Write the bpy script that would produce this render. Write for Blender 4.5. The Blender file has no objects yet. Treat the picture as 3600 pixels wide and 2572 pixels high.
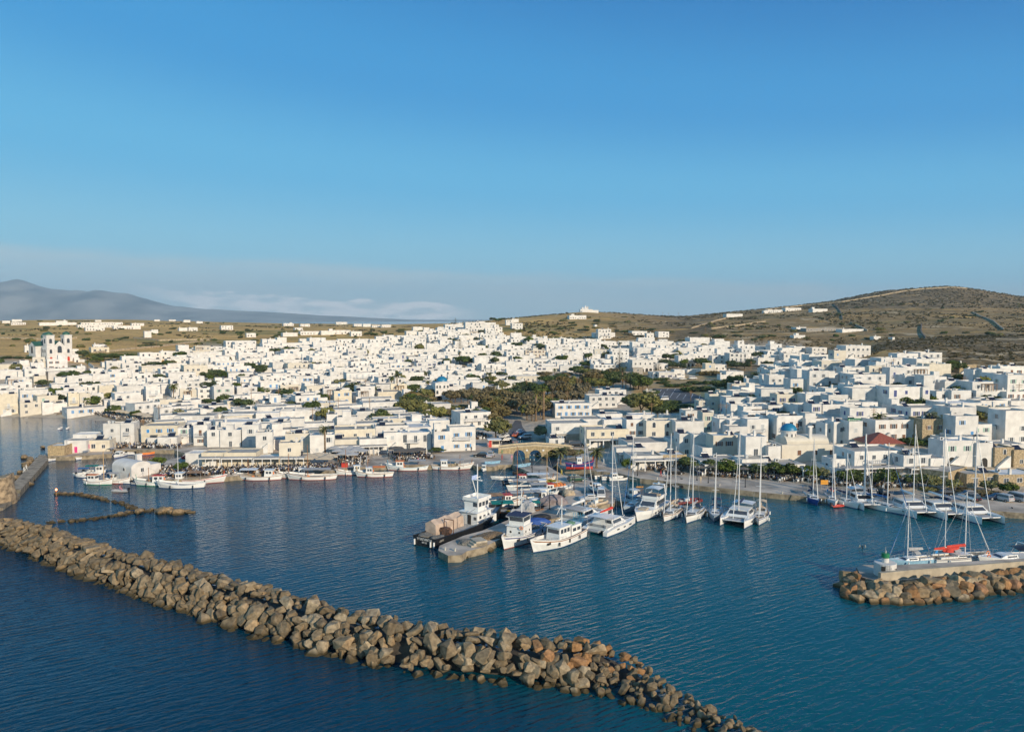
import bpy, bmesh, math, random
import numpy as np
from mathutils import Vector, Matrix, noise as mnoise
R = math.radians
rnd = random.Random(7)
SC = bpy.context.scene
COL = SC.collection
# ---------------------------------------------------------------- camera
CAM_H = 42.0
FPX = 2772.0                    # focal length in photo pixels (photo is 3600 x 2572)
PITCH = math.atan((1286 - 1120) / FPX)
cd = bpy.data.cameras.new('camera'); cam = bpy.data.objects.new('camera', cd); COL.objects.link(cam)
cd.sensor_width = 36; cd.lens = FPX / 3600 * 36; cd.clip_end = 90000; cd.clip_start = 1
cam.location = (0, 0, CAM_H); cam.rotation_euler = (R(90) - PITCH, 0, 0)
SC.camera = cam
CP, SP = math.cos(PITCH), math.sin(PITCH)
# ---------------------------------------------------------------- sky, sun, exposure
SUN_AZ, SUN_EL = 143.0, 19.0
W = bpy.data.worlds.new('World'); SC.world = W; W.use_nodes = True
nt = W.node_tree; nt.nodes.clear()
out = nt.nodes.new('ShaderNodeOutputWorld'); bg = nt.nodes.new('ShaderNodeBackground')
sky = nt.nodes.new('ShaderNodeTexSky'); sky.sky_type = 'NISHITA'; sky.sun_disc = False
sky.sun_elevation = R(SUN_EL); sky.sun_rotation = R(SUN_AZ); sky.altitude = 40
sky.air_density = 1.25; sky.dust_density = 0.7; sky.ozone_density = 3.0
bg.inputs['Strength'].default_value = 0.092
tc = nt.nodes.new('ShaderNodeTexCoord'); sep = nt.nodes.new('ShaderNodeSeparateXYZ')
nt.links.new(tc.outputs['Generated'], sep.inputs[0])
def wmath(op, a, b=None, c=None):
    n = nt.nodes.new('ShaderNodeMath'); n.operation = op
    for i, v in enumerate((a, b, c)):
        if v is None: continue
        if isinstance(v, (int, float)): n.inputs[i].default_value = v
        else: nt.links.new(v, n.inputs[i])
    return n.outputs[0]
def wramp(v, lo, hi, a=0.0, b=1.0):
    n = nt.nodes.new('ShaderNodeMapRange'); n.interpolation_type = 'SMOOTHSTEP'
    nt.links.new(v, n.inputs[0])
    for i, q in enumerate((lo, hi, a, b)): n.inputs[1 + i].default_value = q
    return n.outputs[0]
az = wmath('ARCTAN2', sep.outputs['X'], sep.outputs['Y'])      # 0 ahead, + to the east
el = sep.outputs['Z']
# a veil of thin cirrus low in the sky, its upper edge sloping down to the east, and a cumulus bank over the far island
mp = nt.nodes.new('ShaderNodeCombineXYZ')
nt.links.new(wmath('MULTIPLY', az, 3.0), mp.inputs[0]); nt.links.new(wmath('MULTIPLY', el, 22.0), mp.inputs[1])
n1 = nt.nodes.new('ShaderNodeTexNoise'); n1.inputs['Scale'].default_value = 2.2; n1.inputs['Detail'].default_value = 6
nt.links.new(mp.outputs[0], n1.inputs['Vector'])
edge = wmath('ADD', wmath('MULTIPLY', az, -0.042), wmath('MULTIPLY', n1.outputs[0], 0.022))
veil = wramp(wmath('SUBTRACT', el, edge), 0.052, 0.036)
veil = wmath('MULTIPLY', veil, wramp(n1.outputs[0], 0.22, 0.7, 0.35, 0.75))
mp2 = nt.nodes.new('ShaderNodeCombineXYZ')
nt.links.new(wmath('MULTIPLY', az, 14.0), mp2.inputs[0]); nt.links.new(wmath('MULTIPLY', el, 60.0), mp2.inputs[1])
n2 = nt.nodes.new('ShaderNodeTexNoise'); n2.inputs['Scale'].default_value = 1.6; n2.inputs['Detail'].default_value = 7
nt.links.new(mp2.outputs[0], n2.inputs['Vector'])
top = wmath('ADD', wmath('MULTIPLY', wmath('ADD', az, 0.30), -0.052), wmath('MULTIPLY', n2.outputs[0], 0.030))
bank = wramp(wmath('SUBTRACT', el, top), 0.0150, 0.0115)
bank = wmath('MULTIPLY', bank, wramp(az, -0.47, -0.36)); bank = wmath('MULTIPLY', bank, wramp(az, -0.03, -0.10))
bank = wmath('MULTIPLY', bank, wramp(n2.outputs[0], 0.36, 0.60, 0.12, 1.0))
def wmix(f, a, b):
    n = nt.nodes.new('ShaderNodeMix'); n.data_type = 'RGBA'
    nt.links.new(f, n.inputs[0])
    for i, v in ((6, a), (7, b)):
        if isinstance(v, tuple): n.inputs[i].default_value = (*v, 1)
        else: nt.links.new(v, n.inputs[i])
    return n.outputs[2]
hs = nt.nodes.new('ShaderNodeHueSaturation'); hs.inputs['Saturation'].default_value = 1.25
hs.inputs['Hue'].default_value = 0.497
nt.links.new(sky.outputs[0], hs.inputs['Color'])
# clear evening blue: the sky model away from the sun, deepened overhead
gr = nt.nodes.new('ShaderNodeValToRGB'); e = gr.color_ramp.elements; gr.color_ramp.interpolation = 'B_SPLINE'
K = 1 / 8.0
PTS = ((0.0, (3.4, 6.2, 7.6)), (0.06, (2.3, 5.8, 7.9)), (0.16, (1.05, 4.5, 7.6)), (0.27, (.42, 3.1, 6.7)), (0.42, (.18, 1.95, 5.2)), (1.0, (.12, .6, 2.6)))
while len(e) > 1: e.remove(e[0])
e[0].position = 0.0
for p, q in PTS[1:]: e.new(p)
for x, (p, q) in zip(e, PTS): x.color = (q[0] * K, q[1] * K, q[2] * K, 1)
gr.color_ramp.interpolation = 'EASE'
eaz = wmath('ADD', el, wmath('MULTIPLY', wmath('MULTIPLY', az, el), 0.35))
nt.links.new(eaz, gr.inputs[0])
vm = nt.nodes.new('ShaderNodeVectorMath'); vm.operation = 'SCALE'; vm.inputs['Scale'].default_value = 8.0; nt.links.new(gr.outputs[0], vm.inputs[0])
fm = nt.nodes.new('ShaderNodeValue'); fm.outputs[0].default_value = 0.94
base = wmix(fm.outputs[0], hs.outputs[0], vm.outputs[0])
c = wmix(veil, base, (5.2, 6.3, 6.8))
c = wmix(bank, c, (9.6, 9.5, 9.6))
nt.links.new(c, bg.inputs['Color']); nt.links.new(bg.outputs[0], out.inputs[0])
sl = bpy.data.lights.new('sun', 'SUN'); sl.energy = 4.75; sl.angle = R(0.55); sl.color = (1.0, 0.85, 0.64)
so = bpy.data.objects.new('sun', sl); COL.objects.link(so)
sdir = Vector((math.sin(R(SUN_AZ)) * math.cos(R(SUN_EL)), math.cos(R(SUN_AZ)) * math.cos(R(SUN_EL)), math.sin(R(SUN_EL))))
so.rotation_euler = sdir.to_track_quat('Z', 'Y').to_euler()
VS = SC.view_settings
VS.view_transform = 'Standard'; VS.look = 'None'; VS.exposure = 0.22; VS.gamma = 1.0; VS.use_curve_mapping = False
SC.cycles.max_bounces = 5; SC.cycles.diffuse_bounces = 3; SC.cycles.glossy_bounces = 3; SC.cycles.transmission_bounces = 2
SC.cycles.volume_bounces = 0; SC.cycles.sample_clamp_indirect = 4
# ---------------------------------------------------------------- picture <-> world
def ray(px, py):
    x = (px - 1800) / FPX; y = -(py - 1286) / FPX
    return x, CP + y * SP, -SP + y * CP
def at(px, py, z=0.0):
    dx, dy, dz = ray(px, py); k = (z - CAM_H) / dz
    return Vector((dx * k, dy * k, z))
def atY(px, py, Y):
    dx, dy, dz = ray(px, py); k = Y / dy
    return Vector((dx * k, Y, CAM_H + dz * k))
def proj(X, Y, Z):
    d = Z - CAM_H
    f = Y * CP - d * SP; u = Y * SP + d * CP
    return 1800 + FPX * X / f, 1286 - FPX * u / f
def inpoly(x, y, P):
    c = False; j = len(P) - 1
    for i in range(len(P)):
        xi, yi = P[i]; xj, yj = P[j]
        if (yi > y) != (yj > y) and x < (xj - xi) * (y - yi) / (yj - yi) + xi: c = not c
        j = i
    return c
# ---------------------------------------------------------------- terrain heights
PROF = {
 -1400: [(325,-2),(345,1.5),(430,12),(560,20),(700,25),(1000,31),(1600,34),(2400,20),(4000,-6)],
 0:    [(330,-2),(341,1.4),(380,5),(430,15),(480,19),(560,21),(700,25),(1000,32),(1600,38),(2200,36),(3000,8),(4000,-6)],
 450:  [(300,-2),(318,0.4),(345,1.6),(420,7.5),(500,14),(600,19.5),(700,24),(1000,31),(1600,39),(2200,39),(3000,8),(4000,-6)],
 900:  [(216,-2),(226,0.9),(300,1.4),(400,3.2),(500,8),(600,14.5),(700,21),(1000,28),(1500,32),(2200,31),(3000,8),(4000,-6)],
 1350: [(214,-2),(224,0.9),(300,1.4),(400,3),(500,7.5),(600,14),(700,21),(850,26),(1100,29),(1700,29),(3000,5),(4000,-6)],
 1650: [(214,-2),(224,0.9),(300,1.4),(400,2.5),(500,6.5),(600,14),(700,23),(850,32.5),(1000,37.5),(1300,36),(2000,28),(3000,5),(4000,-6)],
 1800: [(268,-2),(280,0.9),(310,1.3),(400,2),(500,5),(600,13),(700,22),(850,33),(1000,40),(1150,44),(1500,40),(3000,5),(4000,-6)],
 1930: [(255,-2),(270,0.9),(300,1.3),(400,2),(500,5),(600,13),(700,21.5),(850,32),(1000,43),(1100,49),(1200,49),(1500,40),(3000,3),(4000,-6)],
 2050: [(240,-2),(262,0.9),(300,1.3),(400,2),(480,4),(550,8.5),(620,15),(690,21.5),(800,28),(950,40),(1080,53),(1150,54),(1400,46),(3000,2),(4000,-6)],
 2400: [(198,-2),(204,0.9),(300,1.6),(373,2.6),(450,4),(520,7),(600,14),(700,22),(850,29),(1000,36),(1200,45),(1500,45),(3000,2),(4000,-6)],
 2700: [(188,-2),(194,0.9),(230,3.2),(280,7.5),(330,10),(400,10),(450,8.5),(520,9.5),(600,15),(700,23),(900,37),(1100,50),(1300,58.5),(1500,60),(2200,30),(3500,-6)],
 2900: [(180,-2),(186,0.9),(220,3.2),(280,9),(330,14),(400,17),(450,17),(520,13),(600,14),(700,23),(900,38),(1100,56),(1300,69),(1500,72),(2300,30),(3500,-6)],
 3100: [(176,-2),(182,0.9),(215,4),(260,9),(320,16),(380,22),(450,26.5),(520,26),(600,22),(700,26),(900,41),(1100,62),(1350,91),(1500,92),(2300,40),(3500,-6)],
 3350: [(174,-2),(180,0.9),(215,4),(260,9),(320,16),(380,22.5),(450,27.5),(520,29),(600,27),(700,30),(900,44),(1100,67),(1400,102),(1550,100),(2300,40),(3500,-6)],
 3600: [(172,-2),(178,0.9),(215,4),(260,9),(320,16),(380,23),(450,28),(520,30),(600,29),(700,32),(900,44),(1100,61),(1400,80),(1600,78),(2300,30),(3500,-6)],
 5200: [(160,-2),(166,0.9),(215,4),(320,14),(450,24),(700,30),(1100,45),(1400,50),(2300,20),(3500,-6)],
}
TG = np.linspace(-1.0, 1.0, 201)
YG = np.exp(np.linspace(math.log(150), math.log(4000), 300))
def _profiles():
    ks = sorted(PROF); ts = np.array([(k - 1800) / FPX for k in ks])
    rows = np.array([np.interp(YG, [p[0] for p in PROF[k]], [p[1] for p in PROF[k]]) for k in ks])
    Z = np.array([np.interp(TG, ts, rows[:, j]) for j in range(len(YG))])       # [Y, T]
    def blur(Z, n, ax):
        for _ in range(n):
            P = np.pad(Z, [(1, 1) if a == ax else (0, 0) for a in (0, 1)], mode='edge')
            Z = (np.take(P, range(0, Z.shape[ax]), ax) + 2 * Z + np.take(P, range(2, Z.shape[ax] + 2), ax)) / 4
        return Z
    near = YG[:, None] < 235
    Z2 = blur(blur(Z, 5, 0), 3, 1)
    return np.where(near, Z, Z2)
ZG = _profiles()
def rough(X, Y):
    if Y < 480: return 0.0
    a = min(1.0, (Y - 480) / 500)
    v = mnoise.fractal(Vector((X / 260, Y / 260, 0.3)), 1.0, 2.0, 4)
    w = mnoise.noise(Vector((X / 45, Y / 45, 5.1)))
    return a * (2.2 * v + 0.5 * w)
def terr(X, Y):
    if Y < YG[0] or Y > YG[-1]: return -3.0
    t = min(0.999, max(-0.999, X / Y))
    i = (t + 1) / 0.01; i0 = int(i); fi = i - i0
    j = math.log(Y / 150) / math.log(4000 / 150) * 299; j0 = min(298, int(j)); fj = j - j0
    z = (ZG[j0, i0] * (1 - fi) + ZG[j0, i0 + 1] * fi) * (1 - fj) + (ZG[j0 + 1, i0] * (1 - fi) + ZG[j0 + 1, i0 + 1] * fi) * fj
    return float(z) + (rough(X, Y) if z > 2 else 0.0)
QUAYS = []           # ground polygons of the paved quays, top at QZ
QZ = 1.25
def ground(X, Y):
    z = terr(X, Y)
    if z < QZ:
        for P in QUAYS:
            if inpoly(X, Y, P): return QZ
    return z
def hit(px, py, y0=175.0, y1=2600.0):
    """where the line of sight through a photo pixel meets the ground"""
    dx, dy, dz = ray(px, py); Y = y0; step = 2.0
    while Y < y1:
        k = Y / dy; z = CAM_H + dz * k; g = ground(dx * k, Y)
        if z <= g: return Vector((dx * k, Y, g))
        step = 1.0 if Y < 450 else 4.0
        Y += step
    return None
# ---------------------------------------------------------------- materials
MATS = {}
def mat(name, col, rough=0.8, var=0.12, scale=3.0, obj=0.0, bump=0.0, metal=0.0, spec=None, col2=None, scale2=None, emit=None, coord='Object', detail=5):
    if name in MATS: return MATS[name]
    m = bpy.data.materials.new(name); m.use_nodes = True; t = m.node_tree; b = t.nodes['Principled BSDF']
    b.inputs['Roughness'].default_value = rough; b.inputs['Metallic'].default_value = metal
    if spec is not None: b.inputs['Specular IOR Level'].default_value = spec
    tcn = t.nodes.new('ShaderNodeTexCoord')
    nz = t.nodes.new('ShaderNodeTexNoise'); nz.inputs['Scale'].default_value = scale; nz.inputs['Detail'].default_value = detail
    t.links.new(tcn.outputs[coord], nz.inputs['Vector'])
    mx = t.nodes.new('ShaderNodeMix'); mx.data_type = 'RGBA'
    c2 = col2 or tuple(c * (1 - 2 * var) for c in col); c1 = col if col2 else tuple(min(1, c * (1 + var * .6)) for c in col)
    mx.inputs[6].default_value = (*c2, 1); mx.inputs[7].default_value = (*c1, 1)
    mr = t.nodes.new('ShaderNodeMapRange'); mr.inputs[1].default_value = 0.32; mr.inputs[2].default_value = 0.62
    t.links.new(nz.outputs[0], mr.inputs[0]); t.links.new(mr.outputs[0], mx.inputs[0])
    o = mx.outputs[2]
    if obj:
        oi = t.nodes.new('ShaderNodeObjectInfo'); hsv = t.nodes.new('ShaderNodeHueSaturation')
        r2 = t.nodes.new('ShaderNodeMapRange'); r2.inputs[3].default_value = 1 - obj; r2.inputs[4].default_value = 1 + obj
        t.links.new(oi.outputs['Random'], r2.inputs[0]); t.links.new(r2.outputs[0], hsv.inputs['Value'])
        r3 = t.nodes.new('ShaderNodeMath'); r3.operation = 'MULTIPLY_ADD'; r3.inputs[1].default_value = 37.3; r3.inputs[2].default_value = 0.0
        fr = t.nodes.new('ShaderNodeMath'); fr.operation = 'FRACT'
        t.links.new(oi.outputs['Random'], r3.inputs[0]); t.links.new(r3.outputs[0], fr.inputs[0])
        r4 = t.nodes.new('ShaderNodeMapRange'); r4.inputs[3].default_value = 1 - 1.3 * obj; r4.inputs[4].default_value = 1 + 1.3 * obj
        t.links.new(fr.outputs[0], r4.inputs[0]); t.links.new(r4.outputs[0], hsv.inputs['Saturation'])
        t.links.new(o, hsv.inputs['Color']); o = hsv.outputs[0]
    t.links.new(o, b.inputs['Base Color'])
    if bump:
        bp = t.nodes.new('ShaderNodeBump'); bp.inputs['Strength'].default_value = bump; bp.inputs['Distance'].default_value = 0.15
        nb = t.nodes.new('ShaderNodeTexNoise'); nb.inputs['Scale'].default_value = scale2 or scale * 3; nb.inputs['Detail'].default_value = 6
        t.links.new(tcn.outputs[coord], nb.inputs['Vector'])
        t.links.new(nb.outputs[0], bp.inputs['Height']); t.links.new(bp.outputs[0], b.inputs['Normal'])
    if emit:
        b.inputs['Emission Color'].default_value = (*emit[0], 1); b.inputs['Emission Strength'].default_value = emit[1]
    MATS[name] = m; return m
# ---------------------------------------------------------------- mesh helper
class MB:
    def __init__(s): s.v = []; s.f = []; s.m = []
    def add(s, vs, fs, m=0, M=None):
        o = len(s.v)
        s.v.extend([tuple(M @ Vector(p)) for p in vs] if M is not None else [tuple(p) for p in vs])
        for f in fs: s.f.append(tuple(i + o for i in f)); s.m.append(m)
    def box(s, x0, y0, z0, x1, y1, z1, m=0, M=None):
        v = [(x0,y0,z0),(x1,y0,z0),(x1,y1,z0),(x0,y1,z0),(x0,y0,z1),(x1,y0,z1),(x1,y1,z1),(x0,y1,z1)]
        s.add(v, [(0,3,2,1),(4,5,6,7),(0,1,5,4),(1,2,6,5),(2,3,7,6),(3,0,4,7)], m, M)
    def tube(s, a, b, r0, r1=None, n=8, m=0, cap=True):
        a = Vector(a); b = Vector(b); r1 = r0 if r1 is None else r1
        d = (b - a).normalized(); u = d.orthogonal().normalized(); w = d.cross(u)
        vs = []
        for p, r in ((a, r0), (b, r1)):
            for i in range(n):
                q = 2 * math.pi * i / n; vs.append(p + u * (r * math.cos(q)) + w * (r * math.sin(q)))
        fs = [(i, (i + 1) % n, n + (i + 1) % n, n + i) for i in range(n)]
        if cap: fs += [tuple(range(n - 1, -1, -1)), tuple(range(n, 2 * n))]
        s.add(vs, fs, m)
    def path(s, pts, r, n=5, m=0):
        for a, b in zip(pts[:-1], pts[1:]): s.tube(a, b, r, r, n, m, False)
    def lathe(s, prof, n=20, m=0, c=(0, 0, 0), a0=0.0, a1=2 * math.pi):
        full = abs(a1 - a0 - 2 * math.pi) < 1e-6; k = n if full else n + 1; vs = []
        for r, z in prof:
            for i in range(k):
                q = a0 + (a1 - a0) * i / n; vs.append((c[0] + r * math.cos(q), c[1] + r * math.sin(q), c[2] + z))
        fs = []
        for j in range(len(prof) - 1):
            for i in range(n):
                i2 = (i + 1) % k
                fs.append((j * k + i, j * k + i2, (j + 1) * k + i2, (j + 1) * k + i))
        s.add(vs, fs, m)
    def prism(s, poly, z0, z1, m=0, mtop=None, M=None):
        n = len(poly); A = sum(poly[i][0] * poly[(i+1) % n][1] - poly[(i+1) % n][0] * poly[i][1] for i in range(n))
        if A < 0: poly = poly[::-1]
        vs = [(x, y, z0) for x, y in poly] + [(x, y, z1) for x, y in poly]
        s.add(vs, [(i, (i + 1) % n, n + (i + 1) % n, n + i) for i in range(n)] + [tuple(range(n - 1, -1, -1))], m, M)
        s.add([(x, y, z1) for x, y in poly], [tuple(range(n))], m if mtop is None else mtop, M)
    def mesh(s, name, mats, smooth=False):
        me = bpy.data.meshes.new(name); me.from_pydata(s.v, [], s.f)
        for q in mats: me.materials.append(q)
        if len(mats) > 1: me.polygons.foreach_set('material_index', s.m)
        if smooth: me.polygons.foreach_set('use_smooth', [True] * len(s.f))
        me.update(); return me
    def build(s, name, mats, parent=None, loc=None, rz=0.0, smooth=False):
        if not isinstance(mats, (list, tuple)): mats = [mats]
        return link(name, s.mesh(name, mats, smooth), parent, loc, rz)
def link(name, me, parent=None, loc=None, rz=0.0, sc=None):
    o = bpy.data.objects.new(name, me); COL.objects.link(o)
    if parent is not None: o.parent = parent
    if loc is not None: o.location = loc
    if rz: o.rotation_euler = (0, 0, rz)
    if sc is not None: o.scale = sc
    return o
def empty(name, loc, rz=0.0): return link(name, None, None, loc, rz)
AUTO = []            # things whose label still needs a place: (object, base phrase, px, py)
def tag(o, label, cat, group=None, auto=False, pos=None):
    o['category'] = cat
    if group: o['group'] = group
    if auto:
        p = pos or o.location; AUTO.append((o, label, *proj(p[0], p[1], p[2] + 1)))
    else: o['label'] = label
    return o
def struct(o, kind='structure'): o['kind'] = kind; return o
def copy_tree(o, parent=None):
    c = o.copy(); COL.objects.link(c)
    if parent is not None: c.parent = parent
    for ch in KIDS.get(o.name, []): copy_tree(ch, c)
    return c
KIDS = {}
ORD = 'first second third fourth fifth sixth seventh eighth ninth tenth eleventh twelfth thirteenth fourteenth fifteenth sixteenth seventeenth eighteenth nineteenth'.split()
TENS = {2: 'twent', 3: 'thirt', 4: 'fort', 5: 'fift', 6: 'sixt', 7: 'sevent', 8: 'eight', 9: 'ninet'}
def ordinal(n):
    if n < 20: return ORD[n - 1]
    t, u = divmod(n, 10)
    if n >= 100: return 'hundred-and-' + ordinal(n - 100) if n > 100 else 'hundredth'
    return TENS[t] + 'ieth' if u == 0 else TENS[t] + 'y-' + ORD[u - 1]
# ================================================================ SETTING
WHITE = mat('white_plaster', (0.65, 0.63, 0.60), 0.85, 0.09, 0.45, obj=0.08)
WARM = mat('warm_white_plaster', (0.61, 0.56, 0.47), 0.85, 0.06, 0.5, obj=0.05)
CREAM = mat('cream_plaster', (0.64, 0.575, 0.455), 0.88, 0.08, 0.6, obj=0.06)
STONEW = mat('tan_stone_wall', (0.40, 0.31, 0.19), 0.9, 0.25, 2.2, obj=0.06, bump=0.5)
CONC = mat('raw_concrete', (0.34, 0.31, 0.27), 0.9, 0.15, 1.0, obj=0.08)
ROOF = mat('cement_roof', (0.42, 0.385, 0.33), 0.9, 0.16, 0.35, obj=0.14)
ROOFW = mat('whitewashed_roof', (0.70, 0.68, 0.64), 0.88, 0.10, 0.35, obj=0.08)
GLASS = mat('dark_window_glass', (0.055, 0.068, 0.085), 0.12, 0.1, 2.0, spec=0.7)
DARK = mat('dark_opening', (0.03, 0.028, 0.026), 0.9, 0.1, 2.0)
FRAME = mat('white_window_frame', (0.74, 0.74, 0.73), 0.6, 0.03)
BLUE = mat('blue_paint', (0.07, 0.24, 0.50), 0.55, 0.08, obj=0.1)
NAVY = mat('navy_paint', (0.025, 0.045, 0.19), 0.5, 0.08)
GREEN = mat('pale_green_paint', (0.25, 0.40, 0.33), 0.6, 0.08)
GREYP = mat('pale_grey_paint', (0.45, 0.47, 0.48), 0.6, 0.06)
BROWN = mat('brown_paint', (0.16, 0.07, 0.035), 0.6, 0.12)
PINK = mat('magenta_paint', (0.62, 0.03, 0.22), 0.5, 0.05)
RED = mat('red_paint', (0.50, 0.045, 0.025), 0.5, 0.08)
ORANGE = mat('orange_paint', (0.75, 0.22, 0.05), 0.55, 0.08)
WOOD = mat('weathered_wood', (0.26, 0.15, 0.07), 0.8, 0.2, 4)
STEEL = mat('galvanised_steel', (0.42, 0.43, 0.44), 0.45, 0.08, metal=0.5)
BLACKM = mat('black_paint', (0.014, 0.015, 0.018), 0.4, 0.1)
def ground_material():
    m = bpy.data.materials.new('hillside'); m.use_nodes = True; t = m.node_tree; b = t.nodes['Principled BSDF']
    b.inputs['Roughness'].default_value = 0.95; b.inputs['Specular IOR Level'].default_value = 0.1
    tcn = t.nodes.new('ShaderNodeTexCoord')
    def nz(scale, detail=6, stretch=None, rough=.55):
        n = t.nodes.new('ShaderNodeTexNoise'); n.inputs['Scale'].default_value = scale; n.inputs['Detail'].default_value = detail; n.inputs['Roughness'].default_value = rough
        if stretch:
            mpn = t.nodes.new('ShaderNodeMapping'); mpn.inputs['Scale'].default_value = stretch
            t.links.new(tcn.outputs['Object'], mpn.inputs[0]); t.links.new(mpn.outputs[0], n.inputs['Vector'])
        else: t.links.new(tcn.outputs['Object'], n.inputs['Vector'])
        return n.outputs[0]
    def rng(v, a, b2):
        n = t.nodes.new('ShaderNodeMapRange'); n.interpolation_type = 'SMOOTHSTEP'; n.inputs[1].default_value = a; n.inputs[2].default_value = b2
        t.links.new(v, n.inputs[0]); return n.outputs[0]
    def mix(f, a, b2):
        n = t.nodes.new('ShaderNodeMix'); n.data_type = 'RGBA'
        t.links.new(f, n.inputs[0])
        for i, v in ((6, a), (7, b2)):
            if isinstance(v, tuple): n.inputs[i].default_value = (*v, 1)
            else: t.links.new(v, n.inputs[i])
        return n.outputs[2]
    def mul(a, b2):
        n = t.nodes.new('ShaderNodeMath'); n.operation = 'MULTIPLY'
        for i, v in enumerate((a, b2)):
            if isinstance(v, (int, float)): n.inputs[i].default_value = v
            else: t.links.new(v, n.inputs[i])
        return n.outputs[0]
    dry = mix(rng(nz(0.02, 5), .35, .65), (0.68, 0.43, 0.15), (0.50, 0.31, 0.115))
    olive = mix(rng(nz(0.05, 6), .3, .7), (0.15, 0.145, 0.045), (0.34, 0.265, 0.09))
    c = mix(rng(nz(0.011, 5, (0.5, 1.3, 1)), .50, .66), dry, olive)
    at_ = t.nodes.new('ShaderNodeAttribute'); at_.attribute_name = 'ground'
    sp = t.nodes.new('ShaderNodeSeparateColor'); t.links.new(at_.outputs['Color'], sp.inputs[0])
    scrub = mix(rng(nz(0.12, 6), .35, .6), (0.075, 0.060, 0.034), (0.21, 0.145, 0.068))
    scrub = mix(rng(nz(0.35, 4), .56, .66), scrub, (0.34, 0.29, 0.20))
    c = mix(mul(sp.outputs[0], rng(nz(0.03, 4), .2, .5)), c, scrub)         # dark scrub on the rocky hills
    # terrace lines: thin bands of tan earth along the contour
    pos = t.nodes.new('ShaderNodeSeparateXYZ'); t.links.new(tcn.outputs['Object'], pos.inputs[0])
    cb = t.nodes.new('ShaderNodeMath'); cb.operation = 'MULTIPLY_ADD'; cb.inputs[1].default_value = 0.42
    t.links.new(pos.outputs['Z'], cb.inputs[0]); t.links.new(mul(nz(0.012, 3), 5.0), cb.inputs[2])
    fr = t.nodes.new('ShaderNodeMath'); fr.operation = 'FRACT'; t.links.new(cb.outputs[0], fr.inputs[0])
    band = mul(rng(fr.outputs[0], .80, .90), rng(nz(0.02, 4), .42, .52))
    c = mix(mul(band, sp.outputs[2]), c, (0.50, 0.38, 0.23))
    c = mix(rng(nz(0.25, 5), .60, .68), c, (0.035, 0.045, 0.02))              # low bushes
    town = mix(rng(nz(0.3, 4), .35, .65), (0.50, 0.43, 0.34), (0.38, 0.325, 0.255))
    c = mix(sp.outputs[1], c, town)
    t.links.new(c, b.inputs['Base Color'])
    bp = t.nodes.new('ShaderNodeBump'); bp.inputs['Strength'].default_value = 0.7; bp.inputs['Distance'].default_value = 1.6
    t.links.new(nz(0.22, 7), bp.inputs['Height']); t.links.new(bp.outputs[0], b.inputs['Normal'])
    return m
def build_terrain():
    ys = np.exp(np.linspace(math.log(160), math.log(4000), 330)); ts = np.linspace(-0.99, 0.99, 331)
    vs = []; cols = []
    for Y in ys:
        for tt in ts:
            X = tt * Y; z = terr(X, Y); vs.append((X, Y, z))
            px = 1800 + tt * FPX
            scr = min(1, max(0, (px - 1900) / 500)) * min(1, max(0, (Y - 420) / 120))
            if z > 56 and px > 2600: scr = 1.25
            elif px > 2500 and Y > 560: scr *= 0.75
            if 2850 < px and 335 < Y < 640: scr = 1.2
            tz = 1.0 - min(1, max(0, (Y - 640) / 60))
            if px > 2820: tz *= 1 - min(1, max(0, (Y - (350 if px < 3200 else 318)) / 40))
            elif px < 700: tz *= 1 - min(1, max(0, (Y - 455) / 40))
            if 2230 < px < 2720 and 330 < Y < 560: tz *= 0.25
            if px > 3750 or px < -150: tz = 0.0
            cols.append((scr, tz, min(1, max(0, (px - 1700) / 400)), 1))
    n = len(ts); fs = [(j * n + i, j * n + i + 1, (j + 1) * n + i + 1, (j + 1) * n + i) for j in range(len(ys) - 1) for i in range(n - 1)
                       if max(vs[j * n + i][2], vs[(j + 1) * n + i + 1][2]) > -2.6]
    me = bpy.data.meshes.new('terrain'); me.from_pydata(vs, [], fs)
    ca = me.color_attributes.new('ground', 'FLOAT_COLOR', 'POINT'); ca.data.foreach_set('color', np.array(cols, dtype=np.float32).ravel())
    me.polygons.foreach_set('use_smooth', [True] * len(fs)); me.materials.append(ground_material())
    return struct(link('terrain', me))
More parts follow.
